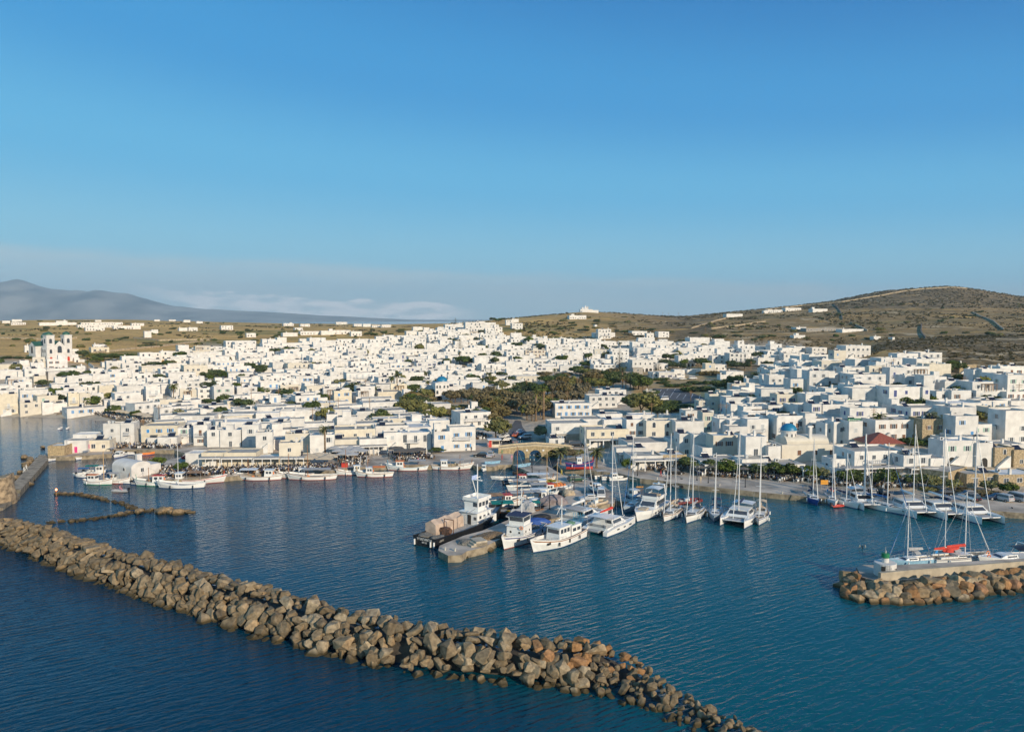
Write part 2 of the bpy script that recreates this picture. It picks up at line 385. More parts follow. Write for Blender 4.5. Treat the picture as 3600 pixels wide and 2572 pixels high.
def water_material():
    m = bpy.data.materials.new('sea_water'); m.use_nodes = True; t = m.node_tree; b = t.nodes['Principled BSDF']
    b.inputs['Roughness'].default_value = 0.06; b.inputs['IOR'].default_value = 1.333; b.inputs['Specular IOR Level'].default_value = 0.42
    tcn = t.nodes.new('ShaderNodeTexCoord')
    def nz(scale, detail, mp=None, rot=0.0, dist=0.0):
        n = t.nodes.new('ShaderNodeTexNoise'); n.inputs['Scale'].default_value = scale; n.inputs['Detail'].default_value = detail; n.inputs['Distortion'].default_value = dist
        q = t.nodes.new('ShaderNodeMapping'); q.vector_type = 'TEXTURE'; q.inputs['Scale'].default_value = tuple(1 / v for v in (mp or (1, 1, 1))); q.inputs['Rotation'].default_value = (0, 0, rot)
        t.links.new(tcn.outputs['Object'], q.inputs[0]); t.links.new(q.outputs[0], n.inputs['Vector'])
        return n.outputs[0]
    def op(o, a, b2=0.0):
        n = t.nodes.new('ShaderNodeMath'); n.operation = o
        for i, v in enumerate((a, b2)):
            if isinstance(v, (int, float)): n.inputs[i].default_value = v
            else: t.links.new(v, n.inputs[i])
        return n.outputs[0]
    big = nz(0.012, 3)
    mr = t.nodes.new('ShaderNodeMapRange'); mr.inputs[1].default_value = .35; mr.inputs[2].default_value = .65; t.links.new(big, mr.inputs[0])
    # the water is greener in the shallow basin to the east, deep blue outside the breakwater
    at_ = t.nodes.new('ShaderNodeAttribute'); at_.attribute_name = 'depth'
    sp = t.nodes.new('ShaderNodeSeparateColor'); t.links.new(at_.outputs['Color'], sp.inputs[0])
    mx = t.nodes.new('ShaderNodeMix'); mx.data_type = 'RGBA'
    mx.inputs[6].default_value = (0.001, 0.030, 0.066, 1); mx.inputs[7].default_value = (0.001, 0.088, 0.115, 1)
    t.links.new(op('ADD', op('MULTIPLY', sp.outputs[0], 0.8), op('MULTIPLY', mr.outputs[0], 0.2)), mx.inputs[0])
    t.links.new(mx.outputs[2], b.inputs['Base Color'])
    # wind ripples: long crests, two scales, plus chop
    wv = t.nodes.new('ShaderNodeTexWave'); wv.wave_type = 'BANDS'; wv.bands_direction = 'Y'; wv.inputs['Scale'].default_value = 0.30
    wv.inputs['Distortion'].default_value = 7.5; wv.inputs['Detail'].default_value = 3; wv.inputs['Detail Scale'].default_value = 0.55
    q = t.nodes.new('ShaderNodeMapping'); q.vector_type = 'TEXTURE'; q.inputs['Rotation'].default_value = (0, 0, R(32)); q.inputs['Scale'].default_value = (1.5, 1.0, 1)
    t.links.new(tcn.outputs['Object'], q.inputs[0]); t.links.new(q.outputs[0], wv.inputs['Vector'])
    a = nz(0.80, 4, (0.40, 1.3, 1), R(34), 0.5)
    c = nz(1.7, 3, (0.6, 1.2, 1), R(18), 0.4)
    patch = nz(0.018, 3, (0.6, 1, 1))
    pm = t.nodes.new('ShaderNodeMapRange'); pm.inputs[1].default_value = .35; pm.inputs[2].default_value = .65; pm.inputs[3].default_value = 0.45; pm.inputs[4].default_value = 1.25
    t.links.new(patch, pm.inputs[0])
    h = op('ADD', op('MULTIPLY', wv.outputs['Fac'], 0.06), op('ADD', op('MULTIPLY', a, 0.55), op('MULTIPLY', c, 0.20)))
    bp = t.nodes.new('ShaderNodeBump'); bp.inputs['Distance'].default_value = 0.62
    t.links.new(op('MULTIPLY', op('MULTIPLY', pm.outputs[0], sp.outputs[1]), 0.82), bp.inputs['Strength'])
    t.links.new(h, bp.inputs['Height']); t.links.new(bp.outputs[0], b.inputs['Normal'])
    return m
def build_water():
    xs = [-60000, -20000, -6000, -2000] + list(range(-800, 801, 20)) + [2000, 6000, 20000, 60000]
    ys = [-3000, -400, -100] + list(range(0, 521, 10)) + [700, 1200, 3000, 9000, 30000, 80000]
    vs = []; cols = []
    for y in ys:
        for x in xs:
            vs.append((x, y, 0.0))
            px, py = proj(x, y, 0) if y > 5 else (1800, 4000)
            # inside / outside of the long breakwater
            line = at(0, 1905); l2 = at(2400, 2560)
            side = (l2.x - line.x) * (y - line.y) - (l2.y - line.y) * (x - line.x)
            ins = 1 if side > 0 else 0
            e = min(1, max(0, (px - 500) / 1900)) * (0.25 + 0.75 * ins) if y < 520 else 0.2
            calm = 1.0
            if px < 900 and 200 < y < 340: calm = 0.45 + 0.55 * min(1, max(0, (px - 560) / 340))
            cols.append((e, calm, 0, 1))
    n = len(xs); fs = [(j * n + i, j * n + i + 1, (j + 1) * n + i + 1, (j + 1) * n + i) for j in range(len(ys) - 1) for i in range(n - 1)]
    me = bpy.data.meshes.new('sea'); me.from_pydata(vs, [], fs)
    ca = me.color_attributes.new('depth', 'FLOAT_COLOR', 'POINT'); ca.data.foreach_set('color', np.array(cols, dtype=np.float32).ravel())
    me.materials.append(water_material()); return struct(link('sea', me))
build_water()
# ---- quays and piers (photo pixels at quay height, unprojected to the plan)
PAVE = mat('quay_paving', (0.50, 0.42, 0.335), 0.9, 0.24, 0.16, bump=0.15, scale2=2.0)
PIERC = mat('pier_concrete', (0.47, 0.40, 0.325), 0.9, 0.28, 0.22, bump=0.2, scale2=2.0)
EDGE = mat('quay_stone_edge', (0.28, 0.23, 0.16), 0.9, 0.28, 0.8, bump=0.5)
def plan(pts, z=QZ): return [tuple(at(x, y, z)[:2]) for x, y in pts]
def slab(name, poly, top=QZ, bottom=-2.0, m=PAVE, side=EDGE, label=None):
    mb = MB(); mb.prism(poly, bottom, top, 1, 0)
    return struct(mb.build(name, [m, side]))
def land_poly(pts, back):            # a waterfront line closed far enough inland to run in under the terrain
    P = plan(pts); return P + [(x, y) for x, y in back]
west = [(168,1603),(228,1604),(392,1594),(396,1580),(520,1580),(612,1581),(650,1592),(640,1605),(566,1622),(548,1640),(410,1650),(398,1664),(432,1674),(500,1684),(560,1686),(640,1684),(830,1672),(991,1660),(1175,1653),(1217,1645),(1370,1634),(1500,1634),(1652,1627),(1676,1639),(1739,1639),(1752,1634),(1800,1632)]
a = plan(west)
QUAYS.append(a + [(a[-1][0] + 1, 262), (-10, 330), (-110, 335)] + plan([(512,1499),(440,1512),(400,1520),(350,1532),(260,1545),(168,1570)]))
pier = [(1800,1632),(1872,1664),(1961,1709),(1992,1743),(1970,1757),(1881,1795),(1798,1822),(1696,1864),(1629,1882),(1545,1917),(1541,1934),(1575,1952),(1622,1950),(1640,1937),(1702,1922),(1748,1898),(1785,1880),(1866,1838),(1990,1814),(2042,1785),(2158,1769),(2166,1749),(2146,1725),(2115,1703),(2078,1688),(2046,1680),(1980,1669),(1948,1651),(1925,1636)]
QUAYS.append(plan(pier))
east = [(1960,1636),(1985,1646),(2060,1651),(2146,1660),(2167,1661),(2212,1672),(2250,1681),(2334,1690),(2418,1702),(2700,1732),(2854,1746),(3100,1765),(3350,1783),(3600,1803),(3900,1826)]
a = plan(east)
QUAYS.append([(a[0][0], a[0][1])] + a[1:] + [(185, 240), (60, 262), (30, 300), (15, 285), (14, 240)])
jet = [at(2158, 1752, 1.0), at(2620, 1806, 1.0)]
d = (jet[1] - jet[0]).normalized(); nn = Vector((-d.y, d.x, 0)) * 1.5
JETTY = [tuple((p + s)[:2]) for p, s in ((jet[0] - d * 3, -nn), (jet[1], -nn), (jet[1], nn), (jet[0] - d * 3, nn))]
slab('west_quay', QUAYS[0]); slab('central_pier', QUAYS[1], top=QZ + 0.004, m=PIERC); slab('east_quay', QUAYS[2], top=QZ + 0.002); slab('jetty', JETTY, 1.0, m=PIERC)
QUAYS.append(JETTY)
MOLE = plan([(3011,1991),(3029,2027),(3085,2044),(3620,2003),(3900,1982),(3900,1940),(3600,1962),(3150,1985),(3036,1984)], 1.4)
slab('east_mole', MOLE, 1.4, m=PIERC); QUAYS.append(MOLE)
WALK = plan([(139,1598),(158,1600),(170,1612),(72,1722),(30,1716)], 1.5)
slab('harbour_walkway', WALK, 1.5, m=mat('old_mole_stone', (.34,.27,.19), .95, .28, .6, bump=.5)); QUAYS.append(WALK)
slab('walkway_ledge', plan([(150,1601),(172,1605),(228,1606),(228,1596),(160,1594)], 0.9), 0.9, m=PIERC)
slab('rock_ledge', plan([(0,1768),(30,1722),(72,1726),(70,1742),(10,1782),(-60,1800),(-60,1760)], 0.7), 0.7, m=EDGE)
build_terrain()
# beach of dark sand below the west town
SAND = mat('wet_sand', (0.23, 0.165, 0.10), 0.9, 0.2, 0.3)
def sheet(name, pts, dz, m, kind='structure', sub=6):
    """a sheet laid on the ground over a photo-pixel polygon"""
    P = [hit(x, y) for x, y in pts]; bm = bmesh.new()
    bm.faces.new([bm.verts.new(p) for p in P]); bmesh.ops.triangulate(bm, faces=bm.faces)
    for _ in range(sub // 2): bmesh.ops.subdivide_edges(bm, edges=bm.edges, cuts=1, use_grid_fill=True)
    for v in bm.verts: v.co.z = ground(v.co.x, v.co.y) + dz
    me = bpy.data.meshes.new(name); bm.to_mesh(me); bm.free(); me.materials.append(m)
    return struct(link(name, me), kind)
def beach():
    top = [(200,1452),(260,1448),(330,1450),(380,1458),(430,1468),(480,1478),(530,1488)]
    bot = [(195,1466),(250,1463),(310,1466),(360,1474),(400,1482),(440,1492),(500,1502)]
    mb = MB(); n = len(top)
    A = [at(*p, 1.3) for p in top]; B = [at(*p, -0.12) for p in bot]
    mb.add([tuple(a) for a in A] + [tuple(b) for b in B] + [(b.x, b.y - 3, -1) for b in B], [(i, i + 1, n + i + 1, n + i) for i in range(n - 1)] + [(n + i, n + i + 1, 2 * n + i + 1, 2 * n + i) for i in range(n - 1)])
    return struct(mb.build('beach', SAND, smooth=True))
beach()
# ---- far island across the strait, and haze
def far_island():
    sk = [(-2200,1060),(-1500,1010),(-800,980),(-300,1005),(0,995),(60,989),(130,998),(200,1018),(260,1024),(330,1022),(390,1036),(460,1036),(530,1054),(600,1074),(700,1084),(900,1096),(1200,1112),(1500,1126),(1750,1134),(1900,1140)]
    D0, D1 = 12500., 17500.
    m = mat('far_mountain', (0.24, 0.21, 0.175), 0.95, 0.42, 0.0015, detail=8, bump=0.0)
    xs = np.linspace(-2200, 1900, 200); top = np.interp(xs, [p[0] for p in sk], [p[1] for p in sk]); vs = []; K = 26
    for j in range(K):
        f = j / (K - 1); Y = D0 + (D1 - D0) * f
        for x, y in zip(xs, top):
            zt = max(20, CAM_H + (1120 - y) / FPX * (D0 + D1) / 2 * .95)
            X = (x - 1800) / FPX * 15000; s = math.sin(math.pi * min(1, f * 1.15)) ** 1.25
            r = mnoise.fractal(Vector((X / 1500, Y / 1500, 2)), 1.0, 2.1, 6)
            vs.append((X * Y / 15000, Y, max(-5, zt * s * (1 + 0.42 * abs(r) * (1 - s * .5) - .12 * (1 - s)) - 2)))
    n = len(xs); fs = [(j * n + i, j * n + i + 1, (j + 1) * n + i + 1, (j + 1) * n + i) for j in range(K - 1) for i in range(n - 1)]
    me = bpy.data.meshes.new('far_mountains'); me.from_pydata(vs, [], fs); me.polygons.foreach_set('use_smooth', [True] * len(fs)); me.materials.append(m)
    struct(link('far_mountains', me))
far_island()
def haze():
    mb = MB(); mb.box(-26000, -2000, -4, 26000, 22000, 900)
    m = bpy.data.materials.new('haze_air'); m.use_nodes = True; t = m.node_tree
    for n in list(t.nodes):
        if n.type == 'BSDF_PRINCIPLED': t.nodes.remove(n)
    pv = t.nodes.new('ShaderNodeVolumePrincipled'); pv.inputs['Color'].default_value = (0.58, 0.82, 1.0, 1); pv.inputs['Density'].default_value = 6.5e-5
    pv.inputs['Anisotropy'].default_value = 0.0
    t.links.new(pv.outputs[0], t.nodes['Material Output'].inputs['Volume'])
    o = mb.build('haze', m); struct(o, 'stuff'); return o
haze()
# ================================================================ BOULDERS
def rock_mesh(seed, kind):
    r = random.Random(seed); bm = bmesh.new()
    sx, sy, sz = {'block': (1.05, .85, .78), 'slab': (1.3, .8, .45), 'round': (1.05, .95, .85)}[kind]; e = {'block': .55, 'slab': .5, 'round': .85}[kind]
    for _ in range({'block': 17, 'slab': 16, 'round': 26}[kind]):
        d = Vector((r.gauss(0, 1), r.gauss(0, 1), r.gauss(0, 1))).normalized(); q = r.uniform(.86, 1.06)
        bm.verts.new([math.copysign(abs(c) ** e, c) * k * q for c, k in zip(d, (sx, sy, sz))])
    g = bmesh.ops.convex_hull(bm, input=bm.verts)
    bmesh.ops.delete(bm, geom=[v for v in bm.verts if not v.link_faces], context='VERTS')
    bmesh.ops.dissolve_limit(bm, angle_limit=R(14), verts=bm.verts, edges=bm.edges)
    bmesh.ops.bevel(bm, geom=list(bm.edges), offset=.035, segments=1, affect='EDGES')
    bmesh.ops.triangulate(bm, faces=bm.faces)
    for v in bm.verts: v.co *= 1 + .035 * mnoise.noise(v.co * 3 + Vector((seed, 0, 0)))
    me = bpy.data.meshes.new('boulder'); bm.to_mesh(me); bm.free(); return me
def rock_material(name, c1, c2, c3):
    m = bpy.data.materials.new(name); m.use_nodes = True; t = m.node_tree; b = t.nodes['Principled BSDF']; b.inputs['Roughness'].default_value = .88
    b.inputs['Specular IOR Level'].default_value = 0.25
    tcn = t.nodes.new('ShaderNodeTexCoord'); oi = t.nodes.new('ShaderNodeObjectInfo'); geo = t.nodes.new('ShaderNodeNewGeometry')
    cr = t.nodes.new('ShaderNodeValToRGB'); e = cr.color_ramp.elements
    e[0].color = (*c1, 1); e[1].color = (*c3, 1); x = e.new(.55); x.color = (*c2, 1)
    t.links.new(oi.outputs['Random'], cr.inputs[0])
    nz = t.nodes.new('ShaderNodeTexNoise'); nz.inputs['Scale'].default_value = 2.2; nz.inputs['Detail'].default_value = 8; nz.noise_dimensions = '4D'
    t.links.new(tcn.outputs['Object'], nz.inputs['Vector']); t.links.new(oi.outputs['Random'], nz.inputs['W'])
    mr = t.nodes.new('ShaderNodeMapRange'); mr.inputs[1].default_value = .3; mr.inputs[2].default_value = .7; mr.inputs[3].default_value = .45; mr.inputs[4].default_value = 1.3
    t.links.new(nz.outputs[0], mr.inputs[0])
    hv = t.nodes.new('ShaderNodeHueSaturation'); t.links.new(cr.outputs[0], hv.inputs['Color']); t.links.new(mr.outputs[0], hv.inputs['Value'])
    # wet, weed-stained band by the water line
    sp = t.nodes.new('ShaderNodeSeparateXYZ'); t.links.new(geo.outputs['Position'], sp.inputs[0])
    wl = t.nodes.new('ShaderNodeMapRange'); wl.inputs[1].default_value = 0.25; wl.inputs[2].default_value = 0.75; t.links.new(sp.outputs['Z'], wl.inputs[0])
    mx = t.nodes.new('ShaderNodeMix'); mx.data_type = 'RGBA'; mx.inputs[6].default_value = (.055, .042, .02, 1); t.links.new(wl.outputs[0], mx.inputs[0]); t.links.new(hv.outputs[0], mx.inputs[7])
    t.links.new(mx.outputs[2], b.inputs['Base Color'])
    bp = t.nodes.new('ShaderNodeBump'); bp.inputs['Strength'].default_value = .55; bp.inputs['Distance'].default_value = .12
    n2 = t.nodes.new('ShaderNodeTexNoise'); n2.inputs['Scale'].default_value = 5; n2.inputs['Detail'].default_value = 8
    mp = t.nodes.new('ShaderNodeMapping'); mp.inputs['Scale'].default_value = (1, 1, 3); t.links.new(tcn.outputs['Object'], mp.inputs[0]); t.links.new(mp.outputs[0], n2.inputs['Vector'])
    t.links.new(n2.outputs[0], bp.inputs['Height']); t.links.new(bp.outputs[0], b.inputs['Normal'])
    return m
ROCKG = rock_material('grey_brown_boulder', (0.15, 0.115, 0.072), (0.255, 0.195, 0.122), (0.37, 0.30, 0.205))
ROCKT = rock_material('tan_boulder', (0.26, 0.185, 0.105), (0.35, 0.25, 0.145), (0.42, 0.30, 0.175))
ROCKO = rock_material('orange_boulder', (0.25, 0.14, 0.065), (0.33, 0.18, 0.08), (0.30, 0.17, 0.10))  # orange rock; also carries the painted sunlight at the breakwater bend
RM = {}
for k in ('block', 'slab', 'round'):
    for i in range(9):
        for mk, m in (('g', ROCKG), ('t', ROCKT), ('o', ROCKO)):
            if mk == 'g': base = rock_mesh(11 * i + len(k), k); me = base
            else: me = base.copy()
            me.materials.clear(); me.materials.append(m); RM[(k, mk, i)] = me
ROCKS = []          # dicts: mesh key, matrix, projected size, row words, along
def put_rock(p, size, kind, mk, rot, row, along, place):
    M = Matrix.Translation(p) @ rot.to_4x4() @ Matrix.Diagonal((size[0], size[1], size[2], 1))
    px, py = proj(*p); s = max(size) / p.y * FPX
    ROCKS.append(dict(k=(kind, mk, rnd.randrange(9)), M=M, px=px, py=py, s=s, row=row, a=along, place=place))
def interp_line(pts, n):
    L = [0]
    for a, b in zip(pts[:-1], pts[1:]): L.append(L[-1] + (b - a).length)
    o = []
    for i in range(n):
        q = L[-1] * i / (n - 1); k = max(j for j in range(len(L)) if L[j] <= q + 1e-6); k = min(k, len(pts) - 2)
        f = (q - L[k]) / max(1e-6, L[k + 1] - L[k]); o.append(pts[k].lerp(pts[k + 1], f))
    return o, L[-1]
def breakwater():
    toe = [(-330,1800),(-150,1862),(0,1910),(150,1975),(400,2068),(600,2138),(800,2204),(1000,2264),(1200,2312),(1400,2362),(1600,2378),(1800,2402),(1950,2416),(2100,2446),(2200,2474),(2320,2515),(2440,2570),(2580,2635),(2740,2710)]
    crest = [(-330,1745),(-150,1786),(0,1818),(140,1836),(400,1926),(600,1975),(760,2015),(950,2066),(1150,2120),(1400,2172),(1650,2210),(1850,2232),(2050,2240),(2150,2262),(2240,2320),(2320,2395),(2420,2450),(2520,2505),(2660,2558),(2800,2620)]
    N = 182
    T, L = interp_line([at(*p, 0) for p in toe], N)
    hgt = lambda i: 4.3 if True else 0
    Cr = []
    for i in range(N):
        # crest point: found along the picture column range by matching pixel x along the crest line
        pass
    C0, _ = interp_line([at(*p, 4.0 if p[0] < 2120 else (3.2 if p[0] < 2240 else (1.9 if p[0] < 2330 else 1.1))) for p in crest], N)
    core = MB(); vs = []
    for i in range(N):
        c = C0[i].copy(); t0 = T[i]
        # nearest toe point
        t0 = min(T, key=lambda q: (q - Vector((c.x, c.y, 0))).length)
        d = Vector((c.x - t0.x, c.y - t0.y, 0)); w = d.length; d.normalize(); kk = c.z / 4; c -= d * 3.0 * kk; w -= 3.0 * kk; c.z *= .92; far1 = c + d * 3.0 * kk; far1.z = c.z - .2; far0 = far1 + d * 5.0 * kk; far0.z = -1.2
        vs += [(t0.x + d.x * 1.6, t0.y + d.y * 1.6, -1.2), (c.x + d.x * .6, c.y + d.y * .6, c.z - 1.5), (far1.x, far1.y, c.z - 1.6), tuple(far0)]
        tip = c.z < 3
        rows = max(3, int(round(math.hypot(w, c.z) / (.98 if not tip else .85))))
        for r in range(rows + 3):
            if r < rows:
                f = (r + .15 + rnd.uniform(-.22, .22)) / rows; p = t0.lerp(c, min(1, max(-.04, f))); p.z = c.z * min(1, max(0, f)) ** .8 - .30
                row = 'at the waterline' if f < .2 else ('low on the slope' if f < .5 else ('high on the slope' if f < .85 else 'along the crest'))
            elif r == rows: p = c + d * kk * rnd.uniform(.8, 1.7); row = 'along the crest'; p.z -= .1
            elif r == rows + 1: p = c + d * kk * rnd.uniform(2.4, 3.4); row = 'along the crest'; p.z -= .35
            else: p = c + d * kk * rnd.uniform(4.3, 5.6); row = 'on the harbour side'; p.z *= .45
            p = p + Vector((rnd.uniform(-.6, .6), rnd.uniform(-.6, .6), rnd.uniform(-.15, .22)))
            left = i < N * .42
            kind = rnd.choice(('slab', 'slab', 'block')) if left else rnd.choice(('block', 'block', 'block', 'slab', 'round'))
            s = rnd.choice((rnd.uniform(.4, .65), rnd.uniform(.6, .88), rnd.uniform(.75, 1.12))) * (1.0 if kk > .85 else .60)
            if rnd.random() < .18: s *= 1.22
            up = (Vector((0, 0, 1)) - d * (.55 if r < rows else 0)).normalized()
            base = up.to_track_quat('Z', 'Y').to_matrix()
            if left: rot = base @ Matrix.Rotation(rnd.uniform(.4, 1.6), 3, 'Z') @ Matrix.Rotation(rnd.uniform(-.5, .5), 3, 'X')
            else: rot = base @ Matrix.Rotation(rnd.uniform(0, 6.3), 3, 'Z') @ Matrix.Rotation(rnd.gauss(0, .45), 3, 'X') @ Matrix.Rotation(rnd.gauss(0, .4), 3, 'Y')
            mk = 'g'
            if N * .80 < i < N * .89 and rnd.random() < .3 and r > rows * .5: mk = 'o'  # warm low sun put into the rock colour on the bend's upper rows
            elif rnd.random() < .13: mk = 't'
            put_rock(p, (s * rnd.uniform(.9, 1.2), s * rnd.uniform(.85, 1.1), s * rnd.uniform(.85, 1.2)), kind, mk, rot, row, N - i, 'long breakwater')
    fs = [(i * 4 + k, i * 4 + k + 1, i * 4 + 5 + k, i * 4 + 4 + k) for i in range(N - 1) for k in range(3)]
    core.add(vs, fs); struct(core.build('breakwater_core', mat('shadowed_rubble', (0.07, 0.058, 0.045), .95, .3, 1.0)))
def mole_rocks():
    toe = [(2958,2052),(2966,2085),(2985,2106),(3060,2118),(3190,2124),(3280,2115),(3380,2106),(3490,2086),(3600,2082),(3760,2070)]
    crest = [(3000,2026),(3020,2040),(3060,2058),(3120,2064),(3220,2057),(3320,2047),(3420,2038),(3500,2030),(3600,2021),(3760,2007)]
    N = 27; T, _ = interp_line([at(*p, 0) for p in toe], N); C0, _ = interp_line([at(*p, 1.3) for p in crest], N); vs = []
    for i in range(N):
        t0, c = T[i], C0[i]; rows = max(3, int((c - t0).length / 1.7)); d = (c - t0).normalized()
        vs += [(t0.x, t0.y, -1.2), (c.x, c.y, c.z - .8), (c.x + d.x * 3, c.y + d.y * 3, -.8)]
        for r in range(rows + 1):
            f = r / rows; p = t0.lerp(c, f) + Vector((rnd.uniform(-.5, .5), rnd.uniform(-.5, .5), 0)); p.z = 1.5 * f ** .6 - .15 + rnd.uniform(0, .3)
            s = rnd.uniform(.85, 1.5); rot = Matrix.Rotation(rnd.uniform(0, 6.3), 3, 'Z') @ Matrix.Rotation(rnd.gauss(0, .4), 3, 'X')
            row = 'at the waterline' if f < .3 else ('halfway up' if f < .75 else 'under the mole wall')
            put_rock(p, (s, s * .9, s), rnd.choice(('round', 'block', 'block')), rnd.choice('ttog'), rot, row, i + 1, 'lighthouse mole')
    fs = [(i * 3 + k, i * 3 + k + 1, i * 3 + 4 + k, i * 3 + 3 + k) for i in range(N - 1) for k in range(2)]
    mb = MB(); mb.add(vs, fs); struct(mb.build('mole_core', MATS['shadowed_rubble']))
def reefs():
    k = 0
    def chain(pts, n, s0, s1, tone, place, zz=0.05, wide=.6):
        P, L = interp_line([at(*p, 0) for p in pts], n)
        for i, p in enumerate(P):
            s = rnd.uniform(s0, s1); q = p + Vector((rnd.uniform(-wide, wide), rnd.uniform(-wide, wide), zz * s + .05))
            rot = Matrix.Rotation(rnd.uniform(0, 6.3), 3, 'Z') @ Matrix.Rotation(rnd.gauss(0, .2), 3, 'X')
            put_rock(q, (s, s * .9, s * .75), rnd.choice(('round', 'slab', 'block')), rnd.choice(tone), rot, 'half awash', i + 1, place)
    chain([(200,1737),(260,1739),(320,1744),(350,1752)], 26, .55, .95, 'tto', 'beacon reef', .15)
    chain([(350,1753),(390,1762),(430,1770),(460,1782),(490,1794)], 24, .5, .95, 'tg', 'beacon reef', .08)
    chain([(178,1836),(230,1834),(280,1831),(330,1825)], 13, .5, .95, 'tg', 'low reef', .05)
    chain([(335,1824),(400,1815),(450,1806),(491,1796)], 16, .5, 1.0, 'tto', 'low reef', .15)
    chain([(540,1798),(575,1797),(620,1801),(655,1806)], 20, .7, 1.3, 't', 'rock heap', .25, 1.2)
    for px, py, s in ((491,1797,1.25),(578,1796,1.45),(626,1801,1.3),(560,1800,.9),(600,1799,.9)):
        put_rock(at(px, py, .45), (s, s * .8, s * .8), 'round', 't', Matrix.Rotation(rnd.uniform(0, 6), 3, 'Z'), 'standing tallest', 1, 'rock heap')
    chain([(130,1616),(105,1650),(80,1690),(60,1715)], 26, .7, 1.6, 'gt', 'walkway', .15, 2.0)
    for px, py, s in ((85,1606,1.6),(104,1612,1.4),(150,1571,1.0),(95,1630,1.1)):
        put_rock(at(px, py, .4), (s * 1.2, s * .8, s * .6), 'round', 't', Matrix.Rotation(rnd.uniform(0, 6), 3, 'Z'), 'beside it', 1, 'walkway')
    chain([(1958,1642),(1990,1650),(2040,1655),(2090,1658),(2140,1663)], 34, .7, 1.25, 't', 'garden shore', .35, .9)
    chain([(1560,1952),(1600,1962),(1640,1952),(1700,1938),(1745,1915)], 16, .6, 1.2, 't', 'pier head', .05, .5)
breakwater(); mole_rocks(); reefs()
ROCKS.sort(key=lambda q: -q['s'])
TONE = {'g': 'grey-brown', 't': 'tan', 'o': 'orange-brown'}; SHAPE = {'block': 'angular', 'slab': 'slab-like', 'round': 'rounded'}
def place_rocks():
    cnt = {}; rest = []
    for i, q in enumerate(ROCKS):
        if not (-60 < q['px'] < 3660 and q['py'] < 2640): 
            rest.append(q); continue
        if len(cnt.setdefault('n', [])) >= 300: rest.append(q); continue
        cnt['n'].append(1)
        o = link('boulder', RM[q['k']]); o.matrix_world = q['M']
        o['category'] = 'boulder'; o['group'] = 'boulders of the ' + q['place']; q['o'] = o
    keys = {}
    for q in ROCKS:
        if 'o' in q: keys.setdefault((q['k'][0], q['k'][1], q['row'], q['place']), []).append(q)
    for (sh, tn, row, pl), v in keys.items():
        v.sort(key=lambda q: (-q['px'] if pl == 'long breakwater' else q['px']))
        for n, q in enumerate(v):
            e = {'long breakwater': "its tapered end", 'lighthouse mole': 'its lighthouse end'}.get(pl, 'its western end')
            lb = row.replace('the ', 'the breakwater ') if pl == 'long breakwater' else row + ' of the ' + pl
            q['o']['label'] = f"{TONE[tn]} {SHAPE[sh]} boulder {lb}, {ordinal(n + 1)} from {e}"
    V = []; F = []; I = []; n = 0; mats = [ROCKG, ROCKT, ROCKO]
    for q in rest:
        me = RM[q['k']]; a = np.empty(len(me.vertices) * 3); me.vertices.foreach_get('co', a); a = a.reshape(-1, 3)
        M = np.array(q['M']); b = a @ M[:3, :3].T + M[:3, 3]; V.append(b)
        f = np.empty(len(me.polygons) * 3, dtype=np.int64); me.polygons.foreach_get('vertices', f); F.append(f.reshape(-1, 3) + n); n += len(b)
        I += ['gto'.index(q['k'][1])] * len(me.polygons)
    me = bpy.data.meshes.new('breakwater_rubble'); me.from_pydata(np.concatenate(V).tolist(), [], np.concatenate(F).tolist())
    for m in mats: me.materials.append(m)
    me.polygons.foreach_set('material_index', I); me.update()
    struct(link('breakwater_rubble', me), 'stuff')
place_rocks()
# ================================================================ BUILDINGS
def pane_mesh(name, w, h, shut=None, closed=False, sill=True, mull=True):
    mb = MB()
    mb.box(-w/2-.07, -.05, -.07, -w/2, .02, h+.07, 0); mb.box(w/2, -.05, -.07, w/2+.07, .02, h+.07, 0)
    mb.box(-w/2, -.05, h, w/2, .02, h+.07, 0); mb.box(-w/2, -.09, -.07, w/2, .02, 0, 0)
    if closed:
        mb.box(-w/2, -.04, 0, -.02, .02, h, 2); mb.box(.02, -.04, 0, w/2, .02, h, 2)
    else:
        mb.box(-w/2, -.015, 0, w/2, .02, h, 1)
        if mull: mb.box(-.03, -.035, 0, .03, -.014, h, 0)
        if shut:
            mb.box(-w-.02, -.06, 0, -w/2-.075, .02, h, 2); mb.box(w/2+.075, -.06, 0, w+.02, .02, h, 2)
    return mb.mesh(name, [FRAME, GLASS, shut or FRAME])
SHUT = {'b': BLUE, 'n': NAVY, 'g': GREEN, 'w': GREYP, 'r': BROWN, 'p': PINK, 'k': None, 'o': ORANGE}
WIN = {}; DOOR = {}
for k, m in SHUT.items():
    WIN[k] = [pane_mesh('window', 1.0, 1.25, m), pane_mesh('window', 1.0, 1.25, m, closed=bool(m))] if m else [pane_mesh('window', 1.05, 1.2), pane_mesh('window', 1.5, 1.2)]
    DOOR[k] = pane_mesh('door', 1.0, 2.1, m, closed=bool(m))
